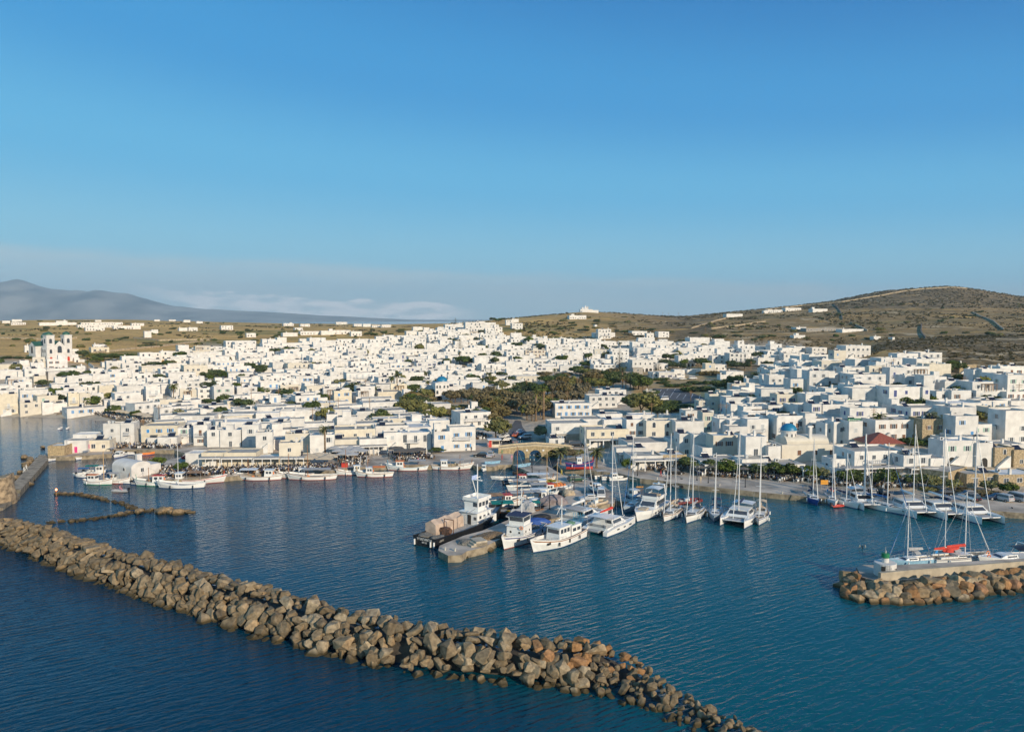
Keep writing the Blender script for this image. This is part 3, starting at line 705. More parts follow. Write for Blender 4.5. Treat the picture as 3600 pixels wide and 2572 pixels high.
def arch_mesh(name, w, h, fill, ring):
    mb = MB(); n = 12; r = w / 2; pts = [(-r, 0)] + [(-r * math.cos(math.pi * i / n), h - r + r * math.sin(math.pi * i / n)) for i in range(n + 1)] + [(r, 0)]
    mb.add([(x, -.03, z) for x, z in pts], [tuple(range(len(pts)))], 1)
    out = [(x * (1 + .16 / r), z if z <= 0 else (z if abs(abs(x) - r) < 1e-6 and z < h - r else h - r + (z - h + r) * (1 + .16 / r))) for x, z in pts]
    k = len(pts)
    mb.add([(x, -.06, z) for x, z in pts] + [(x, -.06, z) for x, z in out] + [(x, .02, z) for x, z in out], [(i, i + 1, k + i + 1, k + i) for i in range(k - 1)] + [(k + i, k + i + 1, 2 * k + i + 1, 2 * k + i) for i in range(k - 1)], 0)
    return mb.mesh(name, [ring, fill])
ARCH = arch_mesh('arched_opening', 1.9, 2.4, DARK, WHITE); ARCHW = arch_mesh('arched_window', .9, 1.5, GLASS, WHITE); ARCHR = arch_mesh('arched_door', 1.3, 2.5, RED, CREAM)
ARCHS = arch_mesh('arched_opening', 2.6, 2.5, DARK, STONEW)
def heater_mesh():
    mb = MB(); mb.add([(-1,-.9,.15),(1,-.9,.15),(1,.5,1.05),(-1,.5,1.05),(-1,-.9,.08),(1,-.9,.08),(1,.5,.98),(-1,.5,.98)], [(0,1,2,3),(7,6,5,4),(0,4,5,1),(1,5,6,2),(2,6,7,3),(3,7,4,0)], 0)
    mb.tube((-.9,.75,1.15),(.9,.75,1.15),.27,n=10,m=1)
    for x in (-.8,.8): mb.tube((x,.6,0),(x,.7,1.0),.04,n=4,m=1)
    return mb.mesh('solar_water_heater', [mat('solar_panel', (.02,.025,.04), .15), STEEL])
HEAT = heater_mesh()
def chim_mesh():
    mb = MB(); mb.box(-.3,-.3,0,.3,.3,1.3); mb.box(-.38,-.38,1.3,.38,.38,1.42); mb.box(-.2,-.2,1.42,.2,.2,1.62); return mb.mesh('chimney', [WHITE])
CHIM = chim_mesh()
def tank_mesh():
    mb = MB(); mb.box(-.5,-.35,0,.5,.35,.8); mb.tube((0,-.36,.4),(0,-.30,.4),.28,n=12,m=1); return mb.mesh('air_conditioner', [GREYP, BLACKM])
ACM = tank_mesh()
def balc_mesh():
    mb = MB(); mb.box(-.5,-1.1,-.14,.5,.02,0,0); mb.box(-.5,-1.1,.82,.5,-1.04,.9,1)
    for i in range(13): x = -.5 + i / 12; mb.box(x-.006,-1.09,0,x+.006,-1.05,.82,1)
    for s in (-.5,.46): mb.box(s,-1.04,.84,s+.04,0,.9,1)
    return mb.mesh('balcony', [WHITE, mat('balcony_rail', (.30,.33,.38), .6)])
BALC = balc_mesh()
def awn_mesh():
    mb = MB(); mb.box(-.5,-3.2,2.72,.5,.0,2.86,0); mb.box(-.502,-3.22,2.55,.502,-3.2,2.90,2)
    for x in (-.48,-.16,.16,.48): mb.box(x-.012,-3.1,0,x+.012,-2.95,2.72,1)
    return mb.mesh('canopy', [mat('canopy_roof', (.42,.40,.37), .85, .1, .4, obj=.15), FRAME, WHITE])
AWN = awn_mesh()
def perg_mesh():
    mb = MB()
    for x in (-.5,-.17,.17,.5):
        for y in (-2.4,-.2): mb.box(x-.02,y-.07,0,x+.02,y+.07,2.5)
    for y in (-2.4,-.2): mb.box(-.54,y-.06,2.5,.54,y+.06,2.62)
    for i in range(9): x = -.52 + i * .13; mb.box(x-.012,-2.7,2.62,x+.012,0,2.7)
    return mb.mesh('pergola', [WOOD])
PERG = perg_mesh()
STAIR = MB()
for i in range(12): STAIR.box(i*.28, -.95, -1, (i+1)*.28, 0, (i+1)*.25)
STAIR = STAIR.mesh('outside_stair', [WHITE])
OCC = []
def occupied(x, y, r):
    return any((x - a) ** 2 + (y - b) ** 2 < (r + c) ** 2 for a, b, c in OCC)
HOUSES = []
def block(spec, x0, y0, x1, y1, z0, z1, par=None, roof=None):
    par = par if par is not None else (.42 if z1 > 4.6 else .2)
    spec['walls'].append((x0, y0, x1, y1, z0, z1, par)); spec['roofs'].append((x0, y0, x1, y1, z1, roof))
def openings(spec, r, code, x0, x1, y, z0, h, rot, dens=1.0, first=False):
    """rows of windows on one wall; rot 0 = front (-y), 1 = west (-x), 2 = east (+x)"""
    key = next((k for k in code if k in SHUT), 'k'); L = x1 - x0; nf = max(1, int(round(h / 3.15))); fh = h / nf
    for f in range(nf):
        n = max(1, int(L / r.uniform(2.5, 3.4)))
        for i in range(n):
            if r.random() > dens: continue
            u = x0 + L * (i + .5) / n + r.uniform(-.15, .15); zz = z0 + f * fh
            a = r.random()
            if 'a' in code and first and f == 0 and L / n > 2.6: me, zz = ARCH, zz + .05
            elif (f == 0 and a < .22) or ('B' in code and first and f > 0 and a < .6): me, zz = DOOR[key], zz + .08
            elif 'v' in code and a < .5: me, zz = ARCHW, zz + .95
            else: me, zz = WIN[key][0 if a < .82 else 1], zz + .95
            s = r.uniform(.85, 1.12)
            spec['wins'].append((me, (u, y, zz) if rot == 0 else ((y, -u, zz) if rot == 1 else (y, u, zz)), (0, R(-90), R(90))[rot], s))
    if 'B' in code and first and nf > 1:
        w = L * r.uniform(.45, .85); u = x0 + L / 2 + r.uniform(-.15, .15) * (L - w)
        spec['ext'].append((BALC, (u, y, z0 + fh), 0, (w, 1, 1)))
def mkhouse(C, u_rz, w, H, code='k', seed=0, d=None, hand=False):
    r = random.Random(seed); nf = max(1, int(round(H / 3.15)))
    d = d or max(5.5, min(11, w * r.uniform(.6, .95)))
    sp = dict(walls=[], roofs=[], wins=[], ext=[], C=C, rz=u_rz, w=w, d=d, H=H, nf=nf, code=code, seed=seed)
    H0 = H - .42
    dens = 0.0 if 'x' in code else (.84 if hand else .68)
    if 'u' in code and nf > 1:           # upper floor set back behind a terrace
        h1 = H0 * (nf - 1) / nf; sb = r.uniform(1.8, 3.0); e0, e1 = (0, r.uniform(0, .4) * w) if r.random() < .5 else (r.uniform(0, .4) * w, 0)
        block(sp, -w/2, 0, w/2, d, -4, h1); block(sp, -w/2 + e0 + .01, sb, w/2 - e1 - .01, d - .01, h1 - .2, H0)
        openings(sp, r, code, -w/2+.4, w/2-.4, 0, 0, h1, 0, dens, True); openings(sp, r, code, -w/2+e0+.4, w/2-e1-.4, sb, h1, H0-h1, 0, dens)
        openings(sp, r, code, -d+.5, -.5, -w/2, 0, h1, 1, dens * .55); openings(sp, r, code, .5, d-.5, w/2, 0, h1, 2, dens * .55)
        if r.random() < .4: sp['ext'].append((PERG, (r.uniform(-.1,.1) * w, sb, h1 + .02), 0, (min(w * .4, 4), 1, .95)))
    else:
        block(sp, -w/2, 0, w/2, d, -4, H0)
        openings(sp, r, code, -w/2+.4, w/2-.4, 0, 0, H0, 0, dens, True)
        openings(sp, r, code, -d+.5, -.5, -w/2, 0, H0, 1, dens * .55); openings(sp, r, code, .5, d-.5, w/2, 0, H0, 2, dens * .55)
        if not hand or r.random() < .35:
            q = r.random()
            if q < .16:                  # small stair hut or room on the roof
                a = r.uniform(2.2, min(4, w * .5)); x = r.uniform(-w/2 + .3, w/2 - a - .3); y = r.uniform(1.5, max(1.6, d - a - .3)); block(sp, x, y, x + a, min(d - .3, y + a), H0 - .1, H0 + r.uniform(1.6, 2.5), .15)
            elif q < .55 and not hand:   # lower wing beside it
                a = r.uniform(3, 6); h2 = H0 * r.uniform(.5, .7) if nf > 1 else H0 * r.uniform(.72, .88); s = r.choice((-1, 1)); y = r.uniform(-1.5, 2)
                x0, x1 = (w/2 - .01, w/2 + a) if s > 0 else (-w/2 - a, -w/2 + .01)
                block(sp, x0, y, x1, y + r.uniform(4, d), -4, h2); openings(sp, r, code, x0 + .3, x1 - .3, y, 0, h2, 0, dens)
            elif q < .66: sp['ext'].append((STAIR, (-w/2 + .2, 0, 0), 0, (min(1.2, w / 5), 1, min(1, H0 / 3.2))))
    if 'P' in code: sp['ext'].append((AWN, (0, 0, 0), 0, (w * .98, 1, 1)))
    for _ in range(r.choice((0, 0, 1, 1)) if not 'x' in code else r.choice((0, 1))):
        sp['ext'].append((HEAT, (r.uniform(-w/2+1.3, w/2-1.3) if w > 3 else 0, r.uniform(d*.35, d-1.3), H0), r.uniform(-.3, .3), (1, 1, 1)))
    if r.random() < .45: sp['ext'].append((CHIM, (r.uniform(-w/2+.6, w/2-.6), r.uniform(1, d-.8), H0), 0, (1, 1, r.uniform(.7, 1.1))))
    if r.random() < .35: sp['ext'].append((ACM, (r.uniform(-w/2+.8, w/2-.8), r.uniform(1, d-.8), H0), r.choice((0, R(90))), (1, 1, 1)))
    c, s = math.cos(u_rz), math.sin(u_rz); n = max(1, int(round(w / d)))
    for i in range(n):
        a = -w/2 + w * (i + .5) / n; OCC.append((C.x + c * a - s * d / 2, C.y + s * a + c * d / 2, .46 * math.sqrt(w / n * d)))
    px, py = proj(C.x, C.y, C.z + H / 2); sp['px'] = px; sp['py'] = py; sp['score'] = w * H / (C.y ** 2) * (3 if hand else 1)
    HOUSES.append(sp); return sp
def rz_for(px):
    return R(float(np.interp(px, [0, 500, 1000, 1500, 2000, 2500, 3600], [36, 34, 28, 16, 8, 6, 8])))
def facade(px0, px1, ytop, hb, code='k', rz=None, d=None, seed=None, make=True):
    """a house given by the picture columns of its front, its roof line, and its height in metres (or, above 30, the picture row of its foot)"""
    pc = (px0 + px1) / 2; rz = rz_for(pc) if rz is None else R(rz)
    if hb > 30:
        C = hit(pc, hb)
        if C is None: return
        H = atY(pc, ytop, C.y).z - C.z
    else:
        H = hb; Y = 190.0; C = None; t = (pc - 1800) / FPX
        while Y < 2200:
            X = t * Y * .995; g = ground(X, Y)
            if g > .5 and proj(X, Y, g + H)[1] <= ytop: C = Vector((X, Y, g)); break
            Y += 1.5
        if C is None: return
    k = (C.y * CP - (C.z - CAM_H) * SP) / C.y; u = (math.cos(rz), math.sin(rz))
    def s(px):
        t = (px - 1800) / FPX * k; return (t * C.y - C.x) / (u[0] - t * u[1])
    s0, s1 = s(px0), s(px1); m = (s0 + s1) / 2
    P = Vector((C.x + u[0] * m, C.y + u[1] * m, C.z))
    if not make: return P, rz, s1 - s0, H
    return mkhouse(P, rz, s1 - s0, H, code, seed if seed is not None else int(px0 * 7 + ytop), d, True)
def area(ox, oy, sc, rows, rz=None):
    for q in rows:
        x0, x1, yt, hb = q[:4]; code = q[4] if len(q) > 4 else 'k'
        facade(ox + x0 / sc, ox + x1 / sc, oy + yt / sc, oy + hb / sc if hb > 30 else hb, code, q[5] if len(q) > 5 else rz)
S4, S3, S2 = 3.788, 3.247, 2.5256
# ---- west town
area(0, 1180, S4, [(0,243,775,1052,'wBc'),(0,205,670,6,'w'),(270,565,888,1057,'k'),(270,650,720,8,'b'),(565,715,888,1052,'w'),(715,900,888,1012,'sk'),(915,1065,765,1008,'wBc'),
 (1065,1210,765,1000,'w'),(1210,1385,770,970,'b'),(690,1060,640,6,'w'),(735,1050,545,5,'x'),(85,375,560,5,'k'),(0,290,458,4.5,'x'),(0,290,378,5,'k'),(265,390,332,6,'x'),(415,590,362,6,'x'),
 (470,650,442,4,'k'),(450,620,532,4.5,'w'),(1215,1555,618,5,'k'),(1325,1545,662,6.5,'cx'),(1560,1925,665,7.5,'x'),(1200,1390,430,4,'n'),(1395,1650,455,5,'n'),(1630,1885,372,6,'k'),
 (1360,1640,350,3.4,'k'),(1890,2205,408,6.5,'wB'),(1712,1893,492,4,'k'),(1840,1958,566,5,'k'),(1962,2200,560,5.5,'wB'),(1962,2155,228,5.5,'av'),(1882,2150,310,4,'k'),(1947,2140,677,8,'wB'),
 (1470,1660,860,1012,'w'),(2140,2273,205,6,'b'),(2175,2400,580,5,'w'),(640,830,375,3,'k'),(990,1060,290,3,'r'),(330,412,125,5,'k'),(965,1050,175,4,'k'),(1215,1455,150,4,'kc'),(1030,1140,400,5,'k'),
 (1800,2135,893,6,'w',50),(2135,2300,960,6,'w',50),(2290,2560,890,4,'x'),(2130,2420,838,5,'k')])
area(600, 1180, S4, [(0,182,470,4,'k'),(180,495,392,8,'kv'),(175,505,330,4,'w'),(495,610,400,7,'k'),(600,935,345,5.5,'b'),(770,1100,485,5,'nv'),(932,1275,550,6,'b'),(1200,1470,615,7,'bB'),
 (1470,1670,560,5.5,'b'),(1552,1930,452,6,'w'),(1672,1908,537,7,'b'),(1162,1545,497,4.5,'k'),(0,160,575,6,'k'),(160,448,552,7,'av'),(362,560,697,5.5,'k'),(578,832,672,866,'g'),(887,1155,682,832,'w'),
 (500,940,595,3.6,'x'),(640,985,262,3.8,'b'),(990,1340,292,4.5,'b'),(1122,1530,362,4,'w'),(1540,1850,365,5,'k'),(1352,1710,252,4,'k'),(1192,1340,222,4.5,'k'),(737,1140,68,6.4,'w'),(700,900,150,4,'k'),
 (340,690,142,4,'k'),(0,290,205,4.5,'w'),(1702,2000,202,4.5,'k'),(1892,2140,292,7,'nB'),(2142,2300,312,6,'n'),(2162,2350,222,4,'k'),(1752,2250,152,4.5,'k'),(1572,1725,172,4.5,'x'),(1232,1480,122,4.2,'k'),
 (1482,1860,92,4.2,'k'),(1932,2250,95,3.6,'k'),(1410,1545,20,4.4,'x'),(1720,1810,38,4,'k'),(1265,1470,800,3.4,'c'),(1550,2000,790,3.6,'x'),(2010,2273,640,4,'k'),(1700,2100,660,4,'w'),
 (1225,1640,850,3.6,'k'),(1390,1560,985,4.2,'k',14),(1460,1930,990,4.6,'k',14),(790,1120,975,3.8,'x'),(720,1310,1045,3.8,'k'),(140,600,1065,4,'w'),(0,410,850,3.8,'x'),(420,770,920,3.6,'w'),(980,1130,850,3.4,'c')])
# ---- middle of the town
area(1200, 1180, S4, [(80,630,107,4.2,'k'),(282,580,167,4.4,'x'),(582,720,157,5.5,'k'),(712,970,177,5,'wB'),(802,1000,6,6.4,'kB'),(1165,1340,15,6,'k'),(560,830,452,6,'k'),(112,450,632,5.2,'k'),
 (462,740,642,5,'x'),(70,500,492,6.4,'wB'),(72,385,417,4.4,'k'),(372,640,367,5,'k'),(302,590,312,4.2,'n'),(492,800,737,4.2,'cx'),(925,1195,772,4,'x'),(832,925,722,5.5,'x'),(712,850,562,6,'kc'),
 (842,1050,642,4.5,'n'),(1022,1250,632,4.5,'k'),(952,1180,482,5,'k'),(1002,1280,357,5.5,'n'),(1052,1220,242,4.5,'k'),(1192,1470,462,6,'w'),(1252,1505,392,4,'x'),(1547,1840,472,6.4,'gB'),(1742,1900,372,5.5,'w'),
 (1802,2065,272,5.5,'k'),(2062,2300,362,4.5,'cx'),(2092,2300,462,4.4,'k'),(1942,2130,702,868,'ba'),(1105,1460,900,1035,'x'),(1585,1990,1020,1225,'kB',22),(1692,1875,962,5,'x'),(292,790,877,4,'k'),
 (212,855,995,5,'k'),(1100,1260,1090,4,'k'),(1190,1330,1100,4,'x'),(650,930,355,4.2,'b'),(900,1215,275,4,'k'),(0,300,340,5,'k'),(0,290,620,4.5,'k'),(1500,1700,300,4,'k'),(1830,2020,470,3.6,'cx'),
 (2150,2310,590,4.6,'x'),(2120,2270,715,3.4,'k'),(1370,1550,165,4,'w'),(1100,1240,110,4.4,'c'),(1640,1830,165,3.4,'k'),(500,760,245,3.6,'k'),(1700,1900,60,4,'k'),(1930,2130,45,5,'b')])
area(1800, 1180, S4, [(355,585,367,458,'k'),(282,585,307,4.6,'a'),(712,922,387,447,'x'),(797,920,327,4.4,'r'),(62,325,472,4.6,'x'),(0,110,592,668,'k'),(110,205,600,668,'cx'),(60,375,530,4,'k'),
 (1240,1385,467,517,'x'),(1602,1880,322,8,'av'),(1612,1742,427,552,'zk'),(1877,2170,480,573,'n'),(2162,2300,447,3.4,'x'),(1030,1402,800,962,'k'),(1162,1520,722,5.5,'k'),(575,1060,897,1092,'b'),
 (52,400,802,872,'sk'),(0,170,265,5,'k'),(180,450,195,5.2,'r'),(285,395,137,4.4,'cx'),(235,430,52,4.6,'k'),(20,240,22,5.2,'b'),(460,610,125,7,'w'),(615,860,145,5,'r'),(880,1010,115,4.5,'k'),
 (985,1150,165,5,'k'),(1180,1330,180,5,'n'),(1285,1510,165,4.5,'k'),(1620,1740,150,5,'k'),(1780,1960,160,6,'k'),(1680,1860,55,7,'k'),(2050,2240,135,6,'b'),(2010,2220,220,5,'n'),(1000,1330,310,4.5,'k'),
 (1350,1560,275,6,'k'),(1090,1380,385,5.2,'w'),(1660,1890,265,4.5,'k'),(1880,2080,365,4.6,'k'),(1005,1180,240,4.5,'c'),(600,740,350,4.6,'k'),(1130,1470,1035,4,'k'),(1400,1720,795,4,'x'),(1790,1925,730,4,'x')])
# ---- shaded valley and east hill
area(2300, 1200, S4, [(322,545,187,340,'avB'),(332,520,102,4.5,'k'),(412,590,25,5.5,'k'),(562,770,142,7.5,'kB'),(450,610,95,4,'c'),(640,975,55,6,'x'),(1002,1245,157,8.5,'kB'),(1112,1340,42,7,'k'),(977,1115,102,5.5,'k'),
 (787,965,302,400,'k'),(1382,1600,212,310,'k'),(1512,1810,128,5.5,'b'),(267,430,372,433,'x'),(442,658,367,428,'x'),(62,270,402,498,'n'),(300,410,442,492,'k'),(957,1190,392,487,'x'),(880,960,437,518,'x'),
 (770,880,190,6,'k'),(860,1000,185,6,'n'),(1620,1850,180,5,'k'),(1860,2010,65,5.5,'k'),(2100,2300,80,5,'k'),(1390,1560,60,4,'k'),(2060,2350,175,6,'x'),(1940,2080,195,6,'k'),(1660,1800,255,5,'b'),
 (1500,1780,312,5.5,'nv'),(1425,1520,350,5,'b'),(1902,2155,277,7.5,'k'),(1527,1730,447,7.5,'w'),(1732,1925,392,6.4,'b'),(1812,2060,502,7.5,'b'),(2062,2320,392,10,'w'),(1417,1710,592,5,'n'),
 (1337,1630,682,5,'sk'),(1042,1275,662,7.5,'k'),(732,980,702,6.4,'x'),(592,850,787,5.2,'w'),(1632,1905,702,7,'n'),(1907,2025,722,5.2,'n'),(2157,2300,612,6.4,'w'),(1322,1610,845,5.5,'k'),
 (1017,1275,835,6.5,'x'),(412,660,922,5.4,'rv'),(642,790,950,7,'g'),(117,390,975,4.4,'x'),(1242,1440,1012,6.4,'wB'),(1442,1635,985,7,'n'),(1642,2010,1000,8,'r'),(2092,2220,832,9,'n'),(1907,2095,842,7.5,'n'),
 (2010,2300,1040,7,'x'),(865,1110,1000,7,'x'),(1000,1240,1055,7,'k'),(1205,1320,900,5,'x'),(1160,1420,605,4,'x'),(1380,1520,470,6,'k')])
area(2900, 1200, S3, [(822,1060,137,6.4,'k'),(1087,1335,127,6,'w'),(1042,1330,197,6.2,'wB'),(737,925,302,7.5,'nB'),(930,1310,292,7,'wBu'),(907,1120,387,8,'k'),(1122,1245,392,9.5,'x'),(1250,1385,407,5.5,'k'),
 (577,745,237,7,'k'),(282,510,217,4.6,'b'),(202,530,297,5.6,'k'),(322,690,377,8.5,'w'),(372,682,457,6.4,'r'),(727,1110,522,9.5,'nB'),(1110,1190,527,9.5,'n'),(1267,1440,570,6.5,'k'),(1440,1665,567,7,'r'),
 (1785,2055,312,7.5,'bB'),(1690,1790,318,7,'k'),(1722,2065,467,9,'wBu'),(2075,2330,385,11,'g'),(0,110,342,9,'k'),(307,635,532,8.5,'wB'),(37,260,617,7.5,'g'),(0,140,537,7,'k'),(267,500,692,5.6,'x'),
 (277,505,767,9.5,'n'),(757,972,732,5,'n'),(977,1405,767,6.5,'n'),(600,760,722,4,'k'),(572,1105,902,6.6,'r'),(1107,1390,887,7.6,'sr'),(1392,1800,702,7,'k'),(1420,1720,757,8,'kv'),(1482,1740,852,9.5,'b'),
 (1647,1900,952,6,'g'),(1862,2100,752,7,'n'),(1832,2115,662,5.5,'x'),(2052,2330,802,10,'w'),(1905,2080,960,5,'kP'),(97,280,920,7.5,'k'),(270,425,920,8,'w'),(0,105,935,7,'w'),(620,900,830,4.5,'x'),(780,1000,855,4,'k'),
 (510,600,700,6,'k'),(150,330,505,5,'n'),(2070,2330,580,6,'r'),(2120,2400,680,5,'n'),(1350,1660,500,4,'x'),(1340,1510,1095,4,'k'),(1500,1690,1075,4.5,'x'),(1700,1860,1090,5,'g'),(0,270,855,6,'n')])
area(2700, 1350, S2, [(75,330,302,7.5,'rB'),(332,580,322,6.6,'wB'),(583,710,340,490,'k'),(710,838,345,490,'w'),(210,440,185,6,'b'),(0,130,190,6,'n'),(570,765,655,795,'kP'),(765,1200,592,795,'kB'),(1200,1440,630,832,'wP'),(1600,1762,748,880,'sx',40),(1762,2045,785,908,'s'),(2045,2420,792,905,'s'),(0,280,690,790,'xP'),(620,1200,745,830,'xP'),(1440,1585,655,5,'x'),(1330,1452,745,832,'g'),
 (1550,1850,500,742,'ga'),(1850,1990,520,742,'ba'),(2010,2180,560,742,'sv'),(2180,2320,575,742,'sk'),(1700,1960,460,5,'w'),(0,110,560,6,'x'),(1990,2273,530,4,'x'),(960,1300,600,4,'x')])
# ---- fronts behind the central bridge and promenade
area(1800, 1350, S2, [(350,682,345,512,'w'),(662,1035,400,562,'kcP'),(1015,1195,317,8.5,'r'),(1190,1450,327,8.5,'av'),(1450,1700,332,8.5,'r'),(1485,1610,442,7,'k'),(1610,1742,447,7,'x'),(1690,2030,555,692,'b'),
 (1785,2060,462,7.5,'r'),(2072,2255,470,8.5,'kB'),(1927,2085,377,6.4,'k'),(2087,2273,312,7.5,'wB'),(1025,1480,510,4.2,'x'),(925,1190,560,4.2,'wP'),(1055,1340,632,3.8,'kP'),(1315,1550,620,3.8,'sxP'),(395,620,435,520,'z'),
 (330,465,475,545,'k'),(480,815,305,5,'w'),(815,1020,310,5,'k'),(780,975,262,4,'x'),(1060,1290,268,4,'x'),(1540,1790,235,6.5,'r'),(1840,2090,310,7,'k'),(2040,2273,660,4,'xP'),(1670,2040,675,3.6,'xP'),(1395,1580,480,5,'x')])
# ---- west quay fronts
area(900, 1350, S2, [(1582,1722,420,602,'b'),(1720,1950,378,592,'bB'),(1137,1290,428,602,'w'),(1272,1555,428,592,'kB'),(702,1060,402,6.4,'c'),(1062,1355,372,5.5,'k'),(262,480,442,6,'w'),(480,700,450,6,'w'),(0,150,430,6.4,'k'),
 (207,400,522,6.5,'k'),(702,920,490,4.6,'xP'),(920,1165,480,4.8,'kP'),(1540,1720,318,5,'x'),(720,905,285,4.4,'x'),(630,725,265,5,'x'),(430,695,340,4.2,'x'),(300,430,300,4.2,'x'),(0,160,345,5,'k'),(160,310,335,5,'v'),
 (170,540,225,4.6,'k'),(540,840,225,4.4,'k'),(890,1325,250,4.6,'k'),(940,1210,120,4,'k'),(950,1280,160,4,'k'),(0,210,250,4.6,'k'),(1040,1330,300,4.2,'x'),(1150,1560,380,4.5,'x'),(1800,2000,220,4,'x')], 14)
area(0, 1350, S2, [(920,1075,350,542,'k'),(1075,1195,345,542,'kB'),(1255,1580,368,532,'bc'),(1310,1400,470,548,'x'),(1400,1572,465,562,'k'),(1580,1700,388,530,'gB'),(1720,1845,362,545,'rB'),(1840,1955,405,562,'k'),(1955,2140,405,562,'k'),
 (577,770,492,612,'p'),(770,975,492,600,'kc'),(650,860,442,4,'x'),(1548,1905,275,4.4,'x'),(1962,2273,332,5,'k'),(2150,2300,362,7,'w'),(2000,2273,430,4.2,'k'),(1925,2273,260,4,'x'),(1440,1610,520,530,'x')], 8)
area(0, 1350, S2, [(425,575,540,640,'sx')], 4)
# the long low cafe row on the west quay
area(0, 1350, S2, [(1648,1790,605,720,'k'),(1790,1990,600,735,'cxP'),(1990,2275,600,735,'cxP')], 3)
area(900, 1350, S2, [(0,240,640,735,'cxP'),(240,450,632,730,'cxP')], 3)
# ---- villas out on the slopes
area(0, 950, S2, [(805,970,685,712,'x'),(830,935,655,4,'av'),(350,680,462,4.2,'x'),(500,600,447,4,'x'),(690,1050,480,4,'k'),(1010,1250,490,4.2,'k'),(760,930,505,4,'k'),(1283,1345,540,6,'x'),(1345,1405,525,4,'x'),(1590,1665,508,4,'x'),
 (1675,1755,505,4.4,'k'),(1965,2070,490,5.5,'k'),(2190,2273,555,4.4,'k'),(95,140,400,5,'x'),(105,195,435,4.5,'x'),(250,300,407,4,'x'),(310,360,405,4,'x'),(365,450,420,4,'k'),(455,495,410,5,'x'),(20,90,447,3.6,'x'),
 (845,900,440,3.6,'x'),(1370,1420,437,3.6,'x'),(1500,1560,437,4,'k'),(1630,1690,440,5,'x'),(1745,1800,452,4,'x'),(720,900,462,3.8,'z'),(900,1090,460,3.8,'z'),(1170,1280,468,3.8,'z'),(100,230,462,3.6,'z')])
area(900, 950, S2, [(15,95,450,4,'x'),(245,335,470,4.4,'k'),(395,480,475,4.4,'k'),(345,415,508,3.6,'c'),(710,810,458,5,'k'),(870,950,475,4.4,'k'),(950,1020,475,5,'x'),(1030,1110,485,4,'k'),(1115,1200,482,4.4,'k'),(240,370,552,4,'x'),
 (395,580,540,4,'k'),(580,690,535,4.5,'x'),(690,840,530,4.5,'k'),(845,940,540,5,'v'),(1255,1420,580,6.5,'k'),(1680,1800,480,8,'kv'),(1860,2040,460,12,'kB'),(1955,2030,450,5,'x'),(1615,1830,540,6,'wB'),(1840,1950,575,5,'k'),
 (1530,1650,570,7,'k'),(2040,2175,610,6.5,'k'),(1335,1440,537,5,'c'),(2220,2273,440,6,'k'),(1450,1530,545,6,'x'),(1395,1480,500,4,'x'),(1490,1540,505,4,'x'),(2155,2200,552,3.6,'x'),(190,270,595,5,'x'),(390,445,605,4,'x')])
area(1800, 950, S2, [(418,525,340,4.4,'k'),(510,660,398,5,'k'),(0,95,470,6.5,'k'),(0,60,430,5,'x'),(765,880,522,9,'kB'),(735,915,552,5,'x'),(1065,1200,538,4.5,'k'),(1195,1260,555,4.5,'k'),(1300,1395,545,5.5,'kB'),(1580,1755,598,5.5,'x'),
 (1905,2048,385,4.5,'x'),(2235,2273,355,4.5,'x'),(735,755,480,2.5,'x')], 10)
area(2700, 950, S2, [(0,128,348,4.5,'k'),(155,295,332,4.5,'k'),(398,528,340,4.5,'x'),(250,340,503,3,'zx'),(340,660,512,3.4,'zk'),(660,850,520,3,'zx'),(940,1000,585,3,'x'),(1105,1125,592,2.4,'x'),(230,330,575,3,'x'),
 (230,330,675,6,'k'),(390,510,685,6,'k'),(190,250,668,4,'r'),(690,910,668,7,'k'),(585,690,712,7,'b'),(280,480,760,6,'x'),(1700,1850,835,4,'sx')], 10)
